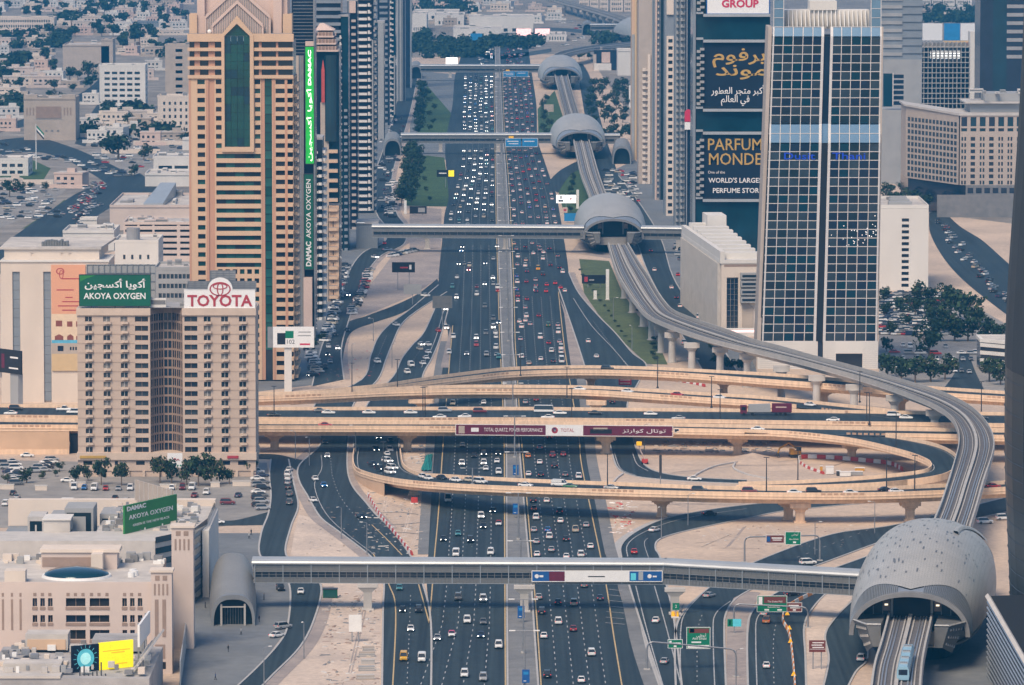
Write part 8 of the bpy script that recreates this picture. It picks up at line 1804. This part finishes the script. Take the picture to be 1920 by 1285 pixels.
SPEC = {
 'sedan': ([(-2.3, .62, .38, .62), (-2.15, .84, .24, .74), (-1.0, .9, .2, .92), (.2, .91, .2, .94), (1.3, .9, .2, .97), (2.15, .84, .26, .93), (2.3, .66, .42, .78)], (-1.05, -.3, .85, 1.65, .8, .9, 1.40), (-1.4, 1.4), .33),
 'suv': ([(-2.35, .7, .42, .86), (-2.2, .92, .3, 1.0), (-1.1, .97, .28, 1.1), (0, .97, .28, 1.12), (1.8, .97, .28, 1.14), (2.3, .93, .34, 1.08), (2.4, .8, .5, 1.0)], (-1.15, -.6, 2.0, 2.3, .88, 1.08, 1.80), (-1.45, 1.45), .38),
 'hatchback': ([(-1.95, .6, .38, .66), (-1.8, .8, .24, .8), (-.9, .85, .2, .94), (1.2, .85, .2, .98), (1.85, .8, .26, .94), (1.95, .66, .42, .8)], (-1.0, -.35, 1.35, 1.85, .77, .92, 1.48), (-1.2, 1.2), .31),
 'van': ([(-2.6, .75, .4, .95), (-2.45, .94, .3, 1.1), (-1.9, .97, .28, 1.25), (2.4, .97, .28, 1.3), (2.5, .9, .4, 1.25)], (-2.0, -1.35, 2.35, 2.45, .93, 1.25, 2.1), (-1.7, 1.6), .36),
 'pickup': ([(-2.6, .7, .42, .86), (-2.4, .92, .3, 1.0), (-1.2, .96, .28, 1.08), (2.5, .96, .28, 1.05), (2.6, .85, .45, 1.0)], (-1.25, -.7, .5, .75, .86, 1.06, 1.78), (-1.6, 1.6), .39),
 'minibus': ([(-3.4, .85, .4, 1.0), (-3.3, 1.02, .32, 1.2), (3.3, 1.03, .32, 1.25), (3.4, .9, .45, 1.2)], (-3.3, -2.9, 3.2, 3.35, .99, 1.2, 2.55), (-2.1, 2.1), .42)}
def car_meshes(ty, col, roof=None):
    secs, c, ax, wr = SPEC[ty]; b, g = MB(), MB(); m = 'car_'+col
    hull(b, secs, m); cab(b, g, *c[:4], c[4], c[5], c[6], 'car_'+(roof or col))
    zl = secs[1][3]
    if ty == 'van' and col != 'yellow': b.box(-.94, .94, -.9, 2.32, 1.32, 2.02, m)
    if ty == 'pickup': b.box(-.78, .78, .95, 2.4, 1.052, 1.06, 'dark_void')
    b.box(-.5, .5, secs[0][0]-.03, secs[0][0]+.05, .42, .56, 'dark_void'); b.box(-.25, .25, secs[-1][0]-.05, secs[-1][0]+.03, .5, .62, 'white_plastic')
    w_ = MB(); w_.cyl((0, 0, 0), wr, wr, .2, 'tyre', 12); w_.cyl((0, 0, .201), wr*.55, wr*.5, .02, 'steel', 8)
    lit, dim, tl, tp = MB(), MB(), MB(), MB(); tp.box(-.15, .15, -.05, .05, -.11, .11, 'red_plastic')
    for q, mm in ((lit, 'lamp_white'), (dim, 'lamp_clear')): q.box(-.17, .17, -.06, .06, -.08, .08, mm)
    tl.box(-.15, .15, -.05, .05, -.11, .11, 'lamp_red')
    return dict(body=b.mesh('car_body', False), glass=g.mesh('window_glass'), wheel=w_.mesh('wheel'), lit=lit.mesh('headlight'), dim=dim.mesh('headlight'), tail=tl.mesh('taillight'), tailp=tp.mesh('taillight'), hw=secs[1][1], fy=secs[1][0]-.04, ry=secs[-2][0]+.03, zl=zl-.16, ax=ax, wr=wr, whw=secs[2][1], rz=secs[-2][3]-.16)
CM = {}
CARS = []
def car(px, py, ty='sedan', col='white', head=0., zone='road', lit=None, z=.09, roof=None, pos=None, parked=False, key=None, order=None):
    CARS.append(dict(p=pos if pos is not None else P(px, py, z), px=px, py=py, ty=ty, col=col, head=head, zone=zone, lit=lit, roof=roof, parked=parked, key=key or zone, order=order if order is not None else -py))
TY = ['sedan', 'sedan', 'suv', 'suv', 'hatchback', 'sedan']; CL = ['white']*7+['silver']*4+['grey']*2+['black']*3+['red', 'blue', 'beige', 'maroon', 'navy', 'teal']
CLP = ['white']*8+['silver']*5+['grey']*3+['black']*4+['beige', 'red', 'navy']
NAMES5 = ['lane by the kerb', 'second lane from the kerb', 'middle lane', 'second lane from the median', 'lane by the median']
def lane_name(side, px, py):
    n = 5 if py > (445 if side == 'L' else 548) else 6
    l, r = lane_px(side, 0, n, py), lane_px(side, n, n, py); k = int(max(0, min(n-1, (px-l)/(r-l)*n)))
    k = k if side == 'L' else n-1-k
    if n == 5: return NAMES5[k]
    return (NAMES5[:3]+['third lane from the median']+NAMES5[3:])[k]
def sect(py):
    if py > 1094: return 'before the near footbridge'
    if py > 925: return 'between near footbridge and low flyover'
    if py > 815: return 'between low and broad flyovers'
    if py > 690: return 'in gaps between the upper flyovers'
    if py > 448: return 'from flyovers to the second footbridge'
    if py > 268: return 'past the second footbridge'
    return 'past the third footbridge'
def hw(side, px, py, ty=None, col=None, lit=None, roof=None):
    ty = ty or R.choice(TY); col = col or R.choice(CL)
    car(px, py, ty, col, R.uniform(-.03, .03)+(0 if side == 'L' else math.pi), '%s, %s side, %s' % (lane_name(side, px, py), 'oncoming' if side == 'L' else 'outbound', sect(py)), lit if lit is not None else (side == 'L' and R.random() < .45), roof=roof)
W_, S_, B_, G_ = 'white', 'silver', 'black', 'grey'
for a in [(859,1004,'sedan','teal',0),(831,1014,'sedan',B_,1),(882,1017,'suv',B_,1),(906,990,'sedan',B_,1),(935,985,'sedan',W_,0,'red'),(902,972,'suv',W_,1),(920,1040,'suv',W_,0),(855,1043,'van',W_,0),(749,1106,'sedan','teal',0),(755,1147,'sedan',B_,1),(785,1148,'suv',B_,0),(859,1125,'suv',G_,0),(906,1128,'suv',W_,1),(770,1183,'sedan',W_,1),(876,1168,'suv',W_,0),(906,1170,'sedan',G_,0),(902,1195,'sedan','navy',1),(847,1193,'sedan',W_,0,'pink'),(820,1200,'sedan',S_,1),(935,1215,'suv',W_,0),(757,1238,'van','yellow',0),(791,1240,'van',W_,0),(871,1269,'suv',W_,0),(906,1276,'suv',S_,0),
          (910,820,'sedan',W_,0),(932,818,'sedan',S_,1),(867,838,'sedan',G_,0),(907,855,'suv',B_,1),(934,853,'sedan',B_,1),(889,858,'sedan',B_,0),(866,873,'suv',W_,1),(907,872,'suv',W_,1),(911,882,'sedan',W_,0),(932,868,'sedan',W_,0),(935,889,'suv',W_,0),(840,940,'minibus',W_,0),(924,961,'sedan',B_,1),
          (849,760,'suv','beige',0),(907,758,'sedan',W_,0)]: hw('L', a[0], a[1], a[2], a[3], bool(a[4]), a[5] if len(a) > 5 else None)
for a in [(1005,974,'suv',W_),(1051,980,'sedan',W_),(1079,997,'pickup','beige'),(1099,988,'sedan',S_),(1001,997,'sedan',S_),(1030,1010,'suv',W_),(1027,997,'sedan','blue'),(1061,1014,'sedan',B_),(1006,1019,'sedan',S_),(1034,1034,'sedan',S_),(1107,1028,'sedan',W_),(1007,1043,'sedan',W_),(1089,1044,'suv',W_),(1062,1047,'sedan',W_),(1095,1101,'sedan',G_),(1010,1123,'sedan',S_),(1046,1133,'sedan',B_),(1076,1135,'suv','beige'),(1125,1125,'sedan','navy'),(1016,1151,'suv',B_),(1047,1170,'suv',W_),(1075,1183,'sedan','maroon'),(1020,1196,'sedan',W_),(1109,1229,'suv',W_),(1026,1270,'suv',B_),(1090,1279,'sedan',W_),
          (1030,823,'sedan',B_),(1012,842,'sedan',S_),(990,858,'sedan','orange'),(1036,857,'suv','maroon'),(1056,855,'sedan','maroon'),(1012,870,'sedan',W_),(1040,877,'suv',B_),(991,892,'sedan',W_),(1014,893,'sedan',B_),(1060,893,'sedan',G_),(1085,897,'suv',W_),(1000,942,'suv',B_),(1025,942,'sedan',W_),(1001,957,'sedan','orange'),(1049,963,'suv',B_),
          (985,757,'sedan',S_),(1012,728,'sedan',B_),(1005,752,'sedan','maroon')]: hw('R', *a[:4])
# traced and filled traffic farther on
for a in [(842,690-26,'sedan'),(850,634),(893,636),(911,627),(929,626),(927,613),(942,654),(947,673),(931,668),(893,649),(875,666),(840,617),(912,668),(930,634),(925,616),(947,607),(925,600),(909,577),(856,560),(945,547),(945,541),(894,554),(909,535),(925,535),(857,522),(879,508),(910,496),(860,497),(894,540),(924,523),(848,540),(871,497),(925,487),(867,465),(880,500),(865,472),(932,464)]: hw('L', a[0]-12 if a[0] > 940 else a[0], a[1])
for a in [(974,605,'sedan',W_),(985,603,'sedan',W_),(978,615,'suv',W_),(994,610),(1010,594,'sedan','maroon'),(1028,612,'suv','green'),(1046,612),(1047,625,'van',W_),(1013,635,'van',W_),(976,638,'sedan',S_),(1029,645,'sedan','maroon'),(1049,643),(978,672,'suv',W_),(1014,676,'sedan',W_),(1034,661,'suv',W_),(1052,655,'van',W_),(992,684,'sedan','beige'),(1053,680,'minibus',W_),(1052,663,'suv',W_),(1037,680,'sedan',B_),(985,579),(987,595),(971,566),(988,563),(971,557),(1004,546),(1024,548,'sedan','red'),(1025,536,'sedan','red'),(1041,533,'sedan','red'),(1051,541,'sedan','red'),(1059,547),(969,545),(970,531),(987,530),(1005,537),(1005,548),(969,520),(988,511),(1004,527),(985,500),(1009,506,'van','yellow'),(1032,499),(1049,504),(1055,512),(1018,517),(970,498),(971,483),(986,490),(1018,487),(1019,475),(968,469),(985,465),(1046,482),(1013,470),(1000,477),(1010,463),(1030,468),(964,459),(998,458)]: hw('R', *a[:2], *(a[2:4] if len(a) > 2 else ()))
RT = random.Random(21)
for side in 'LR':
    for k in range(6):
        y = 440.
        while y > 128:
            y -= RT.uniform(4.5, 13)*(y/300)**1.15*(1.15 if side == 'R' else 1.0)+1.2
            if 262 < y < 276 or 128 < y < 142: continue
            if y < 128: break
            l = lane_px(side, k+.5, 6, y); hw(side, l+RT.uniform(-1, 1), y, None, None)
for k in range(70):                                      # beyond the fourth footbridge
    y = R.uniform(92, 126); x = R.uniform(884, 925) if R.random() < .5 else R.uniform(942, 985); hw('L' if x < 930 else 'R', x, y)
# ramps and streets (heading in degrees: 0 faces the camera)
def lst(zone, items, head, lit=None):
    for q in items:
        px, py, ty, col = q[:4]; car(px, py, ty, col, math.radians(q[4] if len(q) > 4 else head), zone, q[5] if len(q) > 5 else lit)
lst('slip road left of the highway before the near footbridge', [(677,972,'sedan',B_,25,True),(609,832,'sedan',B_),(614,858,'sedan',W_,0,True),(591,901,'sedan',W_,10),(607,913,'sedan','blue',10,True),(587,941,'sedan',W_,20)], 5)
lst('service street by the entrance pod', [(526,1107,'suv',B_,10),(564,1113,'sedan',W_,0),(531,1179,'suv',S_,130),(519,1195,'sedan',W_,140)], 0)
lst('outer slip roads below the near footbridge', [(1330,1120,'sedan',S_,150),(1230,1167,'sedan',W_,172),(1246,1244,'sedan',S_,170),(1432,1154,'sedan',S_,175),(1437,1168,'suv','orange',175),(1437,1252,'sedan',W_,178),(1485,1117,'sedan',B_,125)], 180)
lst('slip roads between near footbridge and low flyover', [(1227,997,'sedan',W_,150),(1189,1038,'sedan','red',180),(1515,1059,'suv',W_,110),(1847,982,'suv',W_,100),(1882,975,'suv',W_,100),(1330,966,'sedan',B_,110)], 150)
lst('service road beside the nearest station', [(1615,1239,'suv',W_,170)], 170)
lst('ramp lanes beyond the flyovers', [(743,611,'sedan',W_,20),(708,681,'suv',W_,15),(790,648,'sedan',W_,15,True),(803,648,'sedan',W_,15),(787,656,'sedan','beige',15),(803,663,'sedan',W_,15),(799,674,'sedan',W_,15),(793,684,'sedan',W_,15),(771,688,'van',W_,12),(764,701,'suv',W_,12),(822,622,'sedan','red',10),(836,617,'suv',W_,8,True),(834,582,'sedan',W_,12,True),(798,556,'sedan',W_,40)], 10)
lst('exit ramp beside the lawn', [(1103,642,'sedan',W_,180),(1118,671,'sedan',W_,185),(1148,757,'suv',B_,180),(1138,832,'sedan',B_,180)], 180)
lst('service street along the western towers', [(616,652,'sedan',W_,5),(633,655,'sedan',W_,5,True),(614,667,'sedan',B_,5,True),(619,681,'sedan',S_,5),(610,692,'suv',B_,5),(651,621,'sedan','navy',10),(629,630,'sedan',B_,10),(652,555,'sedan',W_,10,True),(703,484,'sedan',W_,30,True),(727,470,'sedan',W_,100),(721,458,'sedan','red',180),(730,446,'van',W_,180),(587,706,'sedan',B_,-60,True)], 5)
lst('street under the curved viaduct', [(1227,508,'sedan',W_,180),(1271,517,'sedan','red',180),(1259,541,'sedan',W_,180),(1268,560,'sedan',B_,180),(1275,576,'sedan',W_,180),(1310,597,'van',W_,180),(1282,645,'suv',W_,180),(1340,660,'suv',W_,180),(1300,676,'sedan',S_,90),(1197,378,'sedan','red',180),(1172,365,'sedan',B_,180),(1167,330,'sedan','red',180),(1180,345,'sedan',S_,180),(1220,472,'sedan','maroon',180)], 180)
lst('loop ramp ground end', [(1302,901,'sedan',W_,85)], 85)
# parked
def park(zone, items, head): 
    for q in items: car(q[0], q[1], q[2] if len(q) > 2 else R.choice(TY), q[3] if len(q) > 3 else R.choice(CLP), math.radians(head+R.uniform(-4, 4)), zone, False, parked=True)
park('row facing the apartment building trees', [(139,918,'van',W_),(158,918,'hatchback','blue'),(177,919,'van',W_),(198,919,'sedan','red'),(222,919,'sedan',S_),(244,919,'suv',W_),(322,918,'sedan',W_),(342,918,'suv','maroon'),(360,918,'van',W_),(387,927,'suv',W_)], 0)
park('middle of the open lot', [(365,932,'sedan','maroon'),(447,932,'sedan','navy'),(32,935,'sedan',S_),(11,948,'suv',W_),(25,928,'sedan',B_),(215,948,'suv',W_),(216,937,'sedan',B_),(237,944,'suv',S_)], 175)
park('aisle of the open lot', [(427,946,'suv','maroon'),(130,947,'van',W_),(175,957,'sedan',B_),(407,982,'sedan',W_),(127,904,'sedan',W_),(51,857,'sedan',W_)], 90)
for i in range(6): park('near row of the lot by the embankment wall', [(8+i*4.5, 872+i*7.5), (24+i*3, 868+i*6.5)], 100)
for i in range(5): park('far row of the lot by the embankment wall', [(68+i*6.5, 886-i*5.5), (84+i*4, 884-i*5)], 100)
park('column beside the service street parking', [(541+R.uniform(-2, 2), y) for y in (884, 892, 900, 908, 917, 930, 946)], 175)
park('slanted row of the service street parking', [(484+i % 2*8+R.uniform(-2, 2), 888+i*6.2) for i in range(12)], 100)
for i in range(30): park('kerb row in front of the pale forecourt', [(694-i*.95+R.uniform(-2, 2)-(i > 14)*(i-14)*.5, 507+i*2.85)], 120)
for i in range(40): park('kerb row along the western towers', [(650-i*.96+R.uniform(-5, 3), 500+i*3.6)], 60)
for i in range(18): park('row by the billboard pillar', [(574+R.uniform(-3, 10)+(702-652-i*2.8)*.28, 702-i*3.2)], 95)
for i in range(9): park('row at the head of the forecourt', [(733+i*6.2-(i//4)*3, 482-i*1.3)], 120)
for i in range(14): park('row past the second footbridge', [(724+R.uniform(-2, 14), 408-i*3.3)], 100)
for i in range(60): park('crowded kerb below the far western towers', [(712+R.uniform(0, 46), 395-i*2.9)], R.choice([0, 180, 90]))
for i in range(50): park('car park under the grove viaduct', [(1130+R.uniform(0, 60)+i*.3, 320+i*1.3)], 90)
for i in range(56): park('kerb crowd by the cream office block', [(1262+i*1.5+R.uniform(0, 34), 462+i*2.9)], R.choice([60, 90, 120]))
for r in range(13):
    for i in range(14): park('packed rows of the tree-shaded car park', [(1652+i*9.6+R.uniform(-2, 2)+r % 2*3, 552+r*6.3+R.uniform(-1, 1))], 95)
for r, y in enumerate((652, 664, 676, 700)):
    for i in range(13 if r else 8): 
        if R.random() < .7: park('open rows of the tree-shaded car park', [(1660+i*16+R.uniform(-3, 3), y+R.uniform(-2, 2))], 90 if r == 1 else 0)
for i in range(40): park('city road behind the tan tower', [(R.gauss(165, 12)-i*.9+18, 345+i*2.4)], 150)
for i in range(26): park('queue of red lit cars on the city road', [(190-i*2.4+R.uniform(-14, 14), 345+i*2.3, None or 'sedan', R.choice(['red', 'red', W_, S_]))], 200)  # about half of these car bodies are painted red
for i in range(70): park('city lot rows by the lone wide tree', [(R.uniform(165, 345), R.uniform(262, 325))], 80)
for i in range(60): park('city lot rows beside the red lit queue', [(R.uniform(0, 110), R.uniform(352, 412))], 80)
for i in range(30): park('curved city road', [(R.uniform(-5, 260), 0) if False else (i*8.5, 276+i*1.9+R.uniform(-8, 8))], 80)
for i in range(34): park('road beside the long grey wall', [(1750+i*4+R.uniform(-8, 14), 415+i*4.6)], R.choice([150, 330]))
for i in range(60): park('far traffic around the white halls', [(R.uniform(900, 1100), R.uniform(40, 90))], 80)
def onfly(label, items, zone):
    pts, Np, Fp = FLY_ROWS[label]
    for q in items:
        px, f, ty, col = q[:4]; fl = q[4] if len(q) > 4 else 1
        for s, a, b, s2, a2, b2 in zip(pts, Np, Fp, pts[1:], Np[1:], Fp[1:]):
            if min(s[0], s2[0]) <= px <= max(s[0], s2[0]) and (len(q) < 6 or s[4] < q[5]):
                k = (px-s[0])/(s2[0]-s[0]) if s2[0] != s[0] else 0; p = a.lerp(a2, k).lerp(b.lerp(b2, k), f); p.z -= 1.08; d = (a2-a)*(1 if s2[0] > s[0] else -1); car(px, proj(p)[1], ty, col, math.atan2(d.y, d.x)+(math.pi/2 if fl > 0 else -math.pi/2), zone, False, pos=p, order=px); break
K = list(FLY_ROWS)
onfly(K[0], [(514,.35,'sedan',B_),(600,.8,'sedan',G_),(616,.62,'sedan',W_),(692,.62,'sedan',W_),(770,.62,'sedan',W_),(834,.78,'suv',S_),(900,.7,'suv','maroon'),(824,.2,'sedan',W_,-1),(871,.25,'sedan',W_,-1),(1020,.75,'minibus',W_),(1050,.6,'sedan',W_),(1027,.2,'sedan',W_,-1),(1116,.62,'sedan',B_),(1220,.6,'sedan',W_),(1272,.22,'sedan',S_,-1),(1562,.25,'sedan',W_,-1),(1676,.75,'suv',W_),(1699,.55,'sedan',W_),(1840,.6,'sedan',B_),(30,.72,'suv',B_),(20,.3,'sedan',W_,-1),(120,.7,'pickup',W_),(138,.45,'suv',W_,-1)], 'broad flyover')
onfly(K[1], [(610,.5,'sedan','red'),(1421,.5,'sedan',W_)], 'single-lane banner flyover')
onfly(K[4], [(1087,.5,'sedan',W_),(1177,.5,'sedan',W_),(1270,.5,'sedan','red'),(1349,.5,'sedan',W_),(1519,.5,'sedan',W_)], 'slim upper flyover')
onfly(K[3], [(1139,.55,'suv',B_)], 'arching flyover')
onfly(K[5], [(735,.75,'sedan',W_),(759,.6,'sedan',W_),(777,.75,'sedan',B_),(821,.6,'sedan',W_),(844,.7,'sedan','beige'),(875,.55,'suv',W_),(970,.4,'sedan',W_),(1030,.6,'van',W_),(1056,.45,'sedan','green'),(1137,.45,'sedan',S_),(1307,.45,'suv',B_),(1405,.45,'suv','maroon'),(1490,.4,'sedan',W_),(1526,.5,'suv',B_),(1595,.35,'sedan',W_),(1660,.7,'sedan',B_),(1680,.4,'sedan',W_),(1862,.5,'sedan','red')], 'low curved flyover')
lst('queue at the foot of the low curved flyover', [(709,823,'sedan',B_,8,True),(732,829,'sedan',B_,8),(705,847,'suv',B_,8,True),(731,847,'suv',W_,8),(726,855,'sedan',W_,10)], 8)
for q in [(726, 868, 2.4, W_), (699, 873, 2.6, B_), (713, 883, 3.4, B_), (735, 881, 3.8, W_), (731, 889, 4.3, W_)]: car(q[0], q[1], R.choice(['sedan', 'suv']), q[3], math.radians(28), 'queue at the foot of the low curved flyover', True, z=q[2])
# build: the 300 largest as things of their own, the rest as one mass
CARS.sort(key=lambda c: -c['py'])
def pose(c, me): return Matrix.Translation(c['p']) @ Matrix.Rotation(c['head'], 4, 'Z')
used, order = {}, {}
near = CARS[:300]; rest = CARS[300:]
zl = {}
for c in near: zl.setdefault(c['zone'], []).append(c)
for z, q in zl.items():
    q.sort(key=lambda c: c['order'])
    for i, c in enumerate(q): c['ord'] = i+1; c['n'] = len(q)
TYN = dict(sedan='saloon car', suv='tall off-roader', hatchback='small hatchback', van='van', pickup='pickup', minibus='minibus')
for c in near:
    key = (c['ty'], c['col'], c['roof'])
    if key not in CM: CM[key] = car_meshes(*key)
    m = CM[key]
    pre = c['col']+' '+({'sedan': 'saloon', 'suv': 'off-roader'}.get(c['ty'], c['ty']))+(' with '+c['roof']+' roof' if c['roof'] else '')
    how = '' if c['n'] == 1 else ', %s %s' % (nth(c['ord']), 'from the apartment building side' if c['zone'].endswith('flyover') and c['order'] == c['px'] else 'from the near end')
    zone = c['zone']; lab = '%s, %s%s' % (pre, zone, how) if 'side,' in zone else '%s %s %s%s' % (pre, 'parked in' if c['parked'] else 'on the', zone, how)
    w_ = lab.split()
    if len(w_) > 16: lab = lab.replace('between near footbridge and low flyover', 'below low flyover').replace('in gaps between the upper flyovers', 'under upper flyovers').replace('from flyovers to the second footbridge', 'beyond flyovers').replace('before the near footbridge', 'by near footbridge').replace('between low and broad flyovers', 'above low flyover').replace(' from the near end', ' back').replace('lane from the', 'from').replace('left of the highway before the near footbridge', 'by the sand yard').replace('between near footbridge and low flyover', 'below low flyover').replace(' from the apartment building side', ' along')
    if len(lab.split()) > 16: lab = lab.replace('lane by the ', '').replace('second from ', '2nd ').replace(' side,', ',')
    o = place('car' if c['ty'] not in ('van', 'minibus', 'pickup') else c['ty'], m['body'], None, c['p'], c['head']); tag(o, lab, {'van': 'van', 'minibus': 'minibus', 'pickup': 'pickup'}.get(c['ty'], 'car'), 'parked cars' if c['parked'] else 'cars in traffic')
    place('window_glass', m['glass'], o)
    for sx in (-1, 1):
        place('headlight', m['lit' if c['lit'] else 'dim'], o, (sx*(m['hw']-.2), m['fy'], m['zl'])); place('taillight', m['tailp' if c['parked'] else 'tail'], o, (sx*(m['hw']-.18), m['ry'], m['rz']))
        if c['py'] > 790:
            for y in m['ax']: w = place('wheel', m['wheel'], o, (sx*(m['whw']-.19), y, m['wr'])); w.rotation_euler = (0, math.pi/2*sx, 0)
simple_ = {}
def far_car(ty, col, lit, parked):
    k = (ty, col, lit, parked)
    if k not in simple_:
        secs, cb, ax, wr = SPEC[ty]; b = MB(); m = 'car_'+col; L0, L1, w_, z = secs[0][0], secs[-1][0], secs[2][1], secs[2][3]
        b.hexa([(-w_, L0, .25), (w_, L0, .25), (w_, L1, .25), (-w_, L1, .25)], [(-w_*.95, L0+.1, z), (w_*.95, L0+.1, z), (w_*.95, L1-.1, z), (-w_*.95, L1-.1, z)], m)
        lo = [(-cb[4], cb[0], z+.001), (cb[4], cb[0], z+.001), (cb[4], cb[3], z+.001), (-cb[4], cb[3], z+.001)]; hi = [(-cb[4]+.15, cb[1], cb[6]), (cb[4]-.15, cb[1], cb[6]), (cb[4]-.15, cb[2], cb[6]), (-cb[4]+.15, cb[2], cb[6])]
        b.hexa(lo, hi, 'car_glass'); b.hexa([(x, y, cb[6]+.001) for x, y, _ in hi], [(x*.92, y, cb[6]+.06) for x, y, _ in hi], m); b.box(-w_*.9, w_*.9, ax[0]-.3, ax[1]+.3, 0, .249, 'tyre')
        for sx in (-1, 1):
            b.box(sx*.62-.17, sx*.62+.17, L0-.06, L0-.004, .5, .72, 'lamp_white' if lit else 'lamp_clear'); b.box(sx*.64-.15, sx*.64+.15, L1+.004, L1+.05, .6, .84, 'red_plastic' if parked else 'lamp_red')
        simple_[k] = b
    return simple_[k]
mass = {True: MB(), False: MB()}
for c in rest:
    M = pose(c, None); mass[c['parked']].add(far_car(c['ty'], c['col'], bool(c['lit']), c['parked']), lambda x, y, z, M=M: M @ Vector((x, y, z)))
mass[False].obj('distant_traffic', kind='stuff'); mass[True].obj('distant_parked_cars', kind='stuff')
# long lorry on the broad flyover
pts, Np, Fp = FLY_ROWS[K[0]]
def flypos(px, f):
    for s, a, b, s2, a2, b2 in zip(pts, Np, Fp, pts[1:], Np[1:], Fp[1:]):
        if s[0] <= px <= s2[0]: k = (px-s[0])/(s2[0]-s[0]); p = a.lerp(a2, k).lerp(b.lerp(b2, k), f); p.z -= 1.05; return p
t = thing('lorry', 'long lorry with maroon cab, grey load and maroon box on the broad flyover', 'lorry', flypos(1435, .72))
b = MB(); b.box(-8.4, -6.2, -1.2, 1.2, .6, 3.3, 'sign_maroon'); b.box(-8.45, -8.401, -1.1, 1.1, 1.8, 3.0, 'car_glass'); b.box(-8, -6.6, -1.25, -1.201, 1.8, 2.9, 'car_glass'); b.obj('cab', t)
b = MB(); b.box(-6, 8.6, -1.1, 1.1, .8, 1.1, 'dark_steel'); b.obj('chassis', t)
b = MB(); b.hexa([(-5.8, -1.25, 1.11), (1.8, -1.25, 1.11), (1.8, 1.25, 1.11), (-5.8, 1.25, 1.11)], [(-5.6, -1.1, 3.6), (1.6, -1.1, 3.8), (1.6, 1.1, 3.8), (-5.6, 1.1, 3.6)], 'grey_wall'); b.obj('load', t)
b = MB(); b.box(2.2, 8.8, -1.25, 1.25, 1.11, 3.9, 'sign_maroon'); b.box(3.4, 7, -1.28, -1.252, 2.6, 3.0, 'pale_pink'); b.obj('cargo_box', t)
for x in (-7.2, -4.4, 3.6, 5, 6.6):
    for y in (-1.1, 1.1): b = MB(); b.cyl((0, 0, -.15), .5, .5, .3, 'tyre', 12); o = b.obj('wheel', t, loc=(x, y, .5)); o.rotation_euler = (math.pi/2, 0, 0)
# ------------------------------------------------------------------ the air
hz = MB(); hz.box(-6900, 6900, -60, 15300, -1.2, 262, 'sand'); hm = bpy.data.materials.new('haze_air'); hm.use_nodes = True; n_ = hm.node_tree; n_.nodes.remove(n_.nodes['Principled BSDF'])
pv = n_.nodes.new('ShaderNodeVolumePrincipled'); pv.inputs['Color'].default_value = (.06, .38, .74, 1); pv.inputs['Density'].default_value = .000095; pv.inputs['Anisotropy'].default_value = .2
n_.links.new(pv.outputs[0], n_.nodes['Material Output'].inputs['Volume'])
me = hz.mesh('haze'); me.materials.clear(); me.materials.append(hm); o = place('haze', me); o['kind'] = 'stuff'
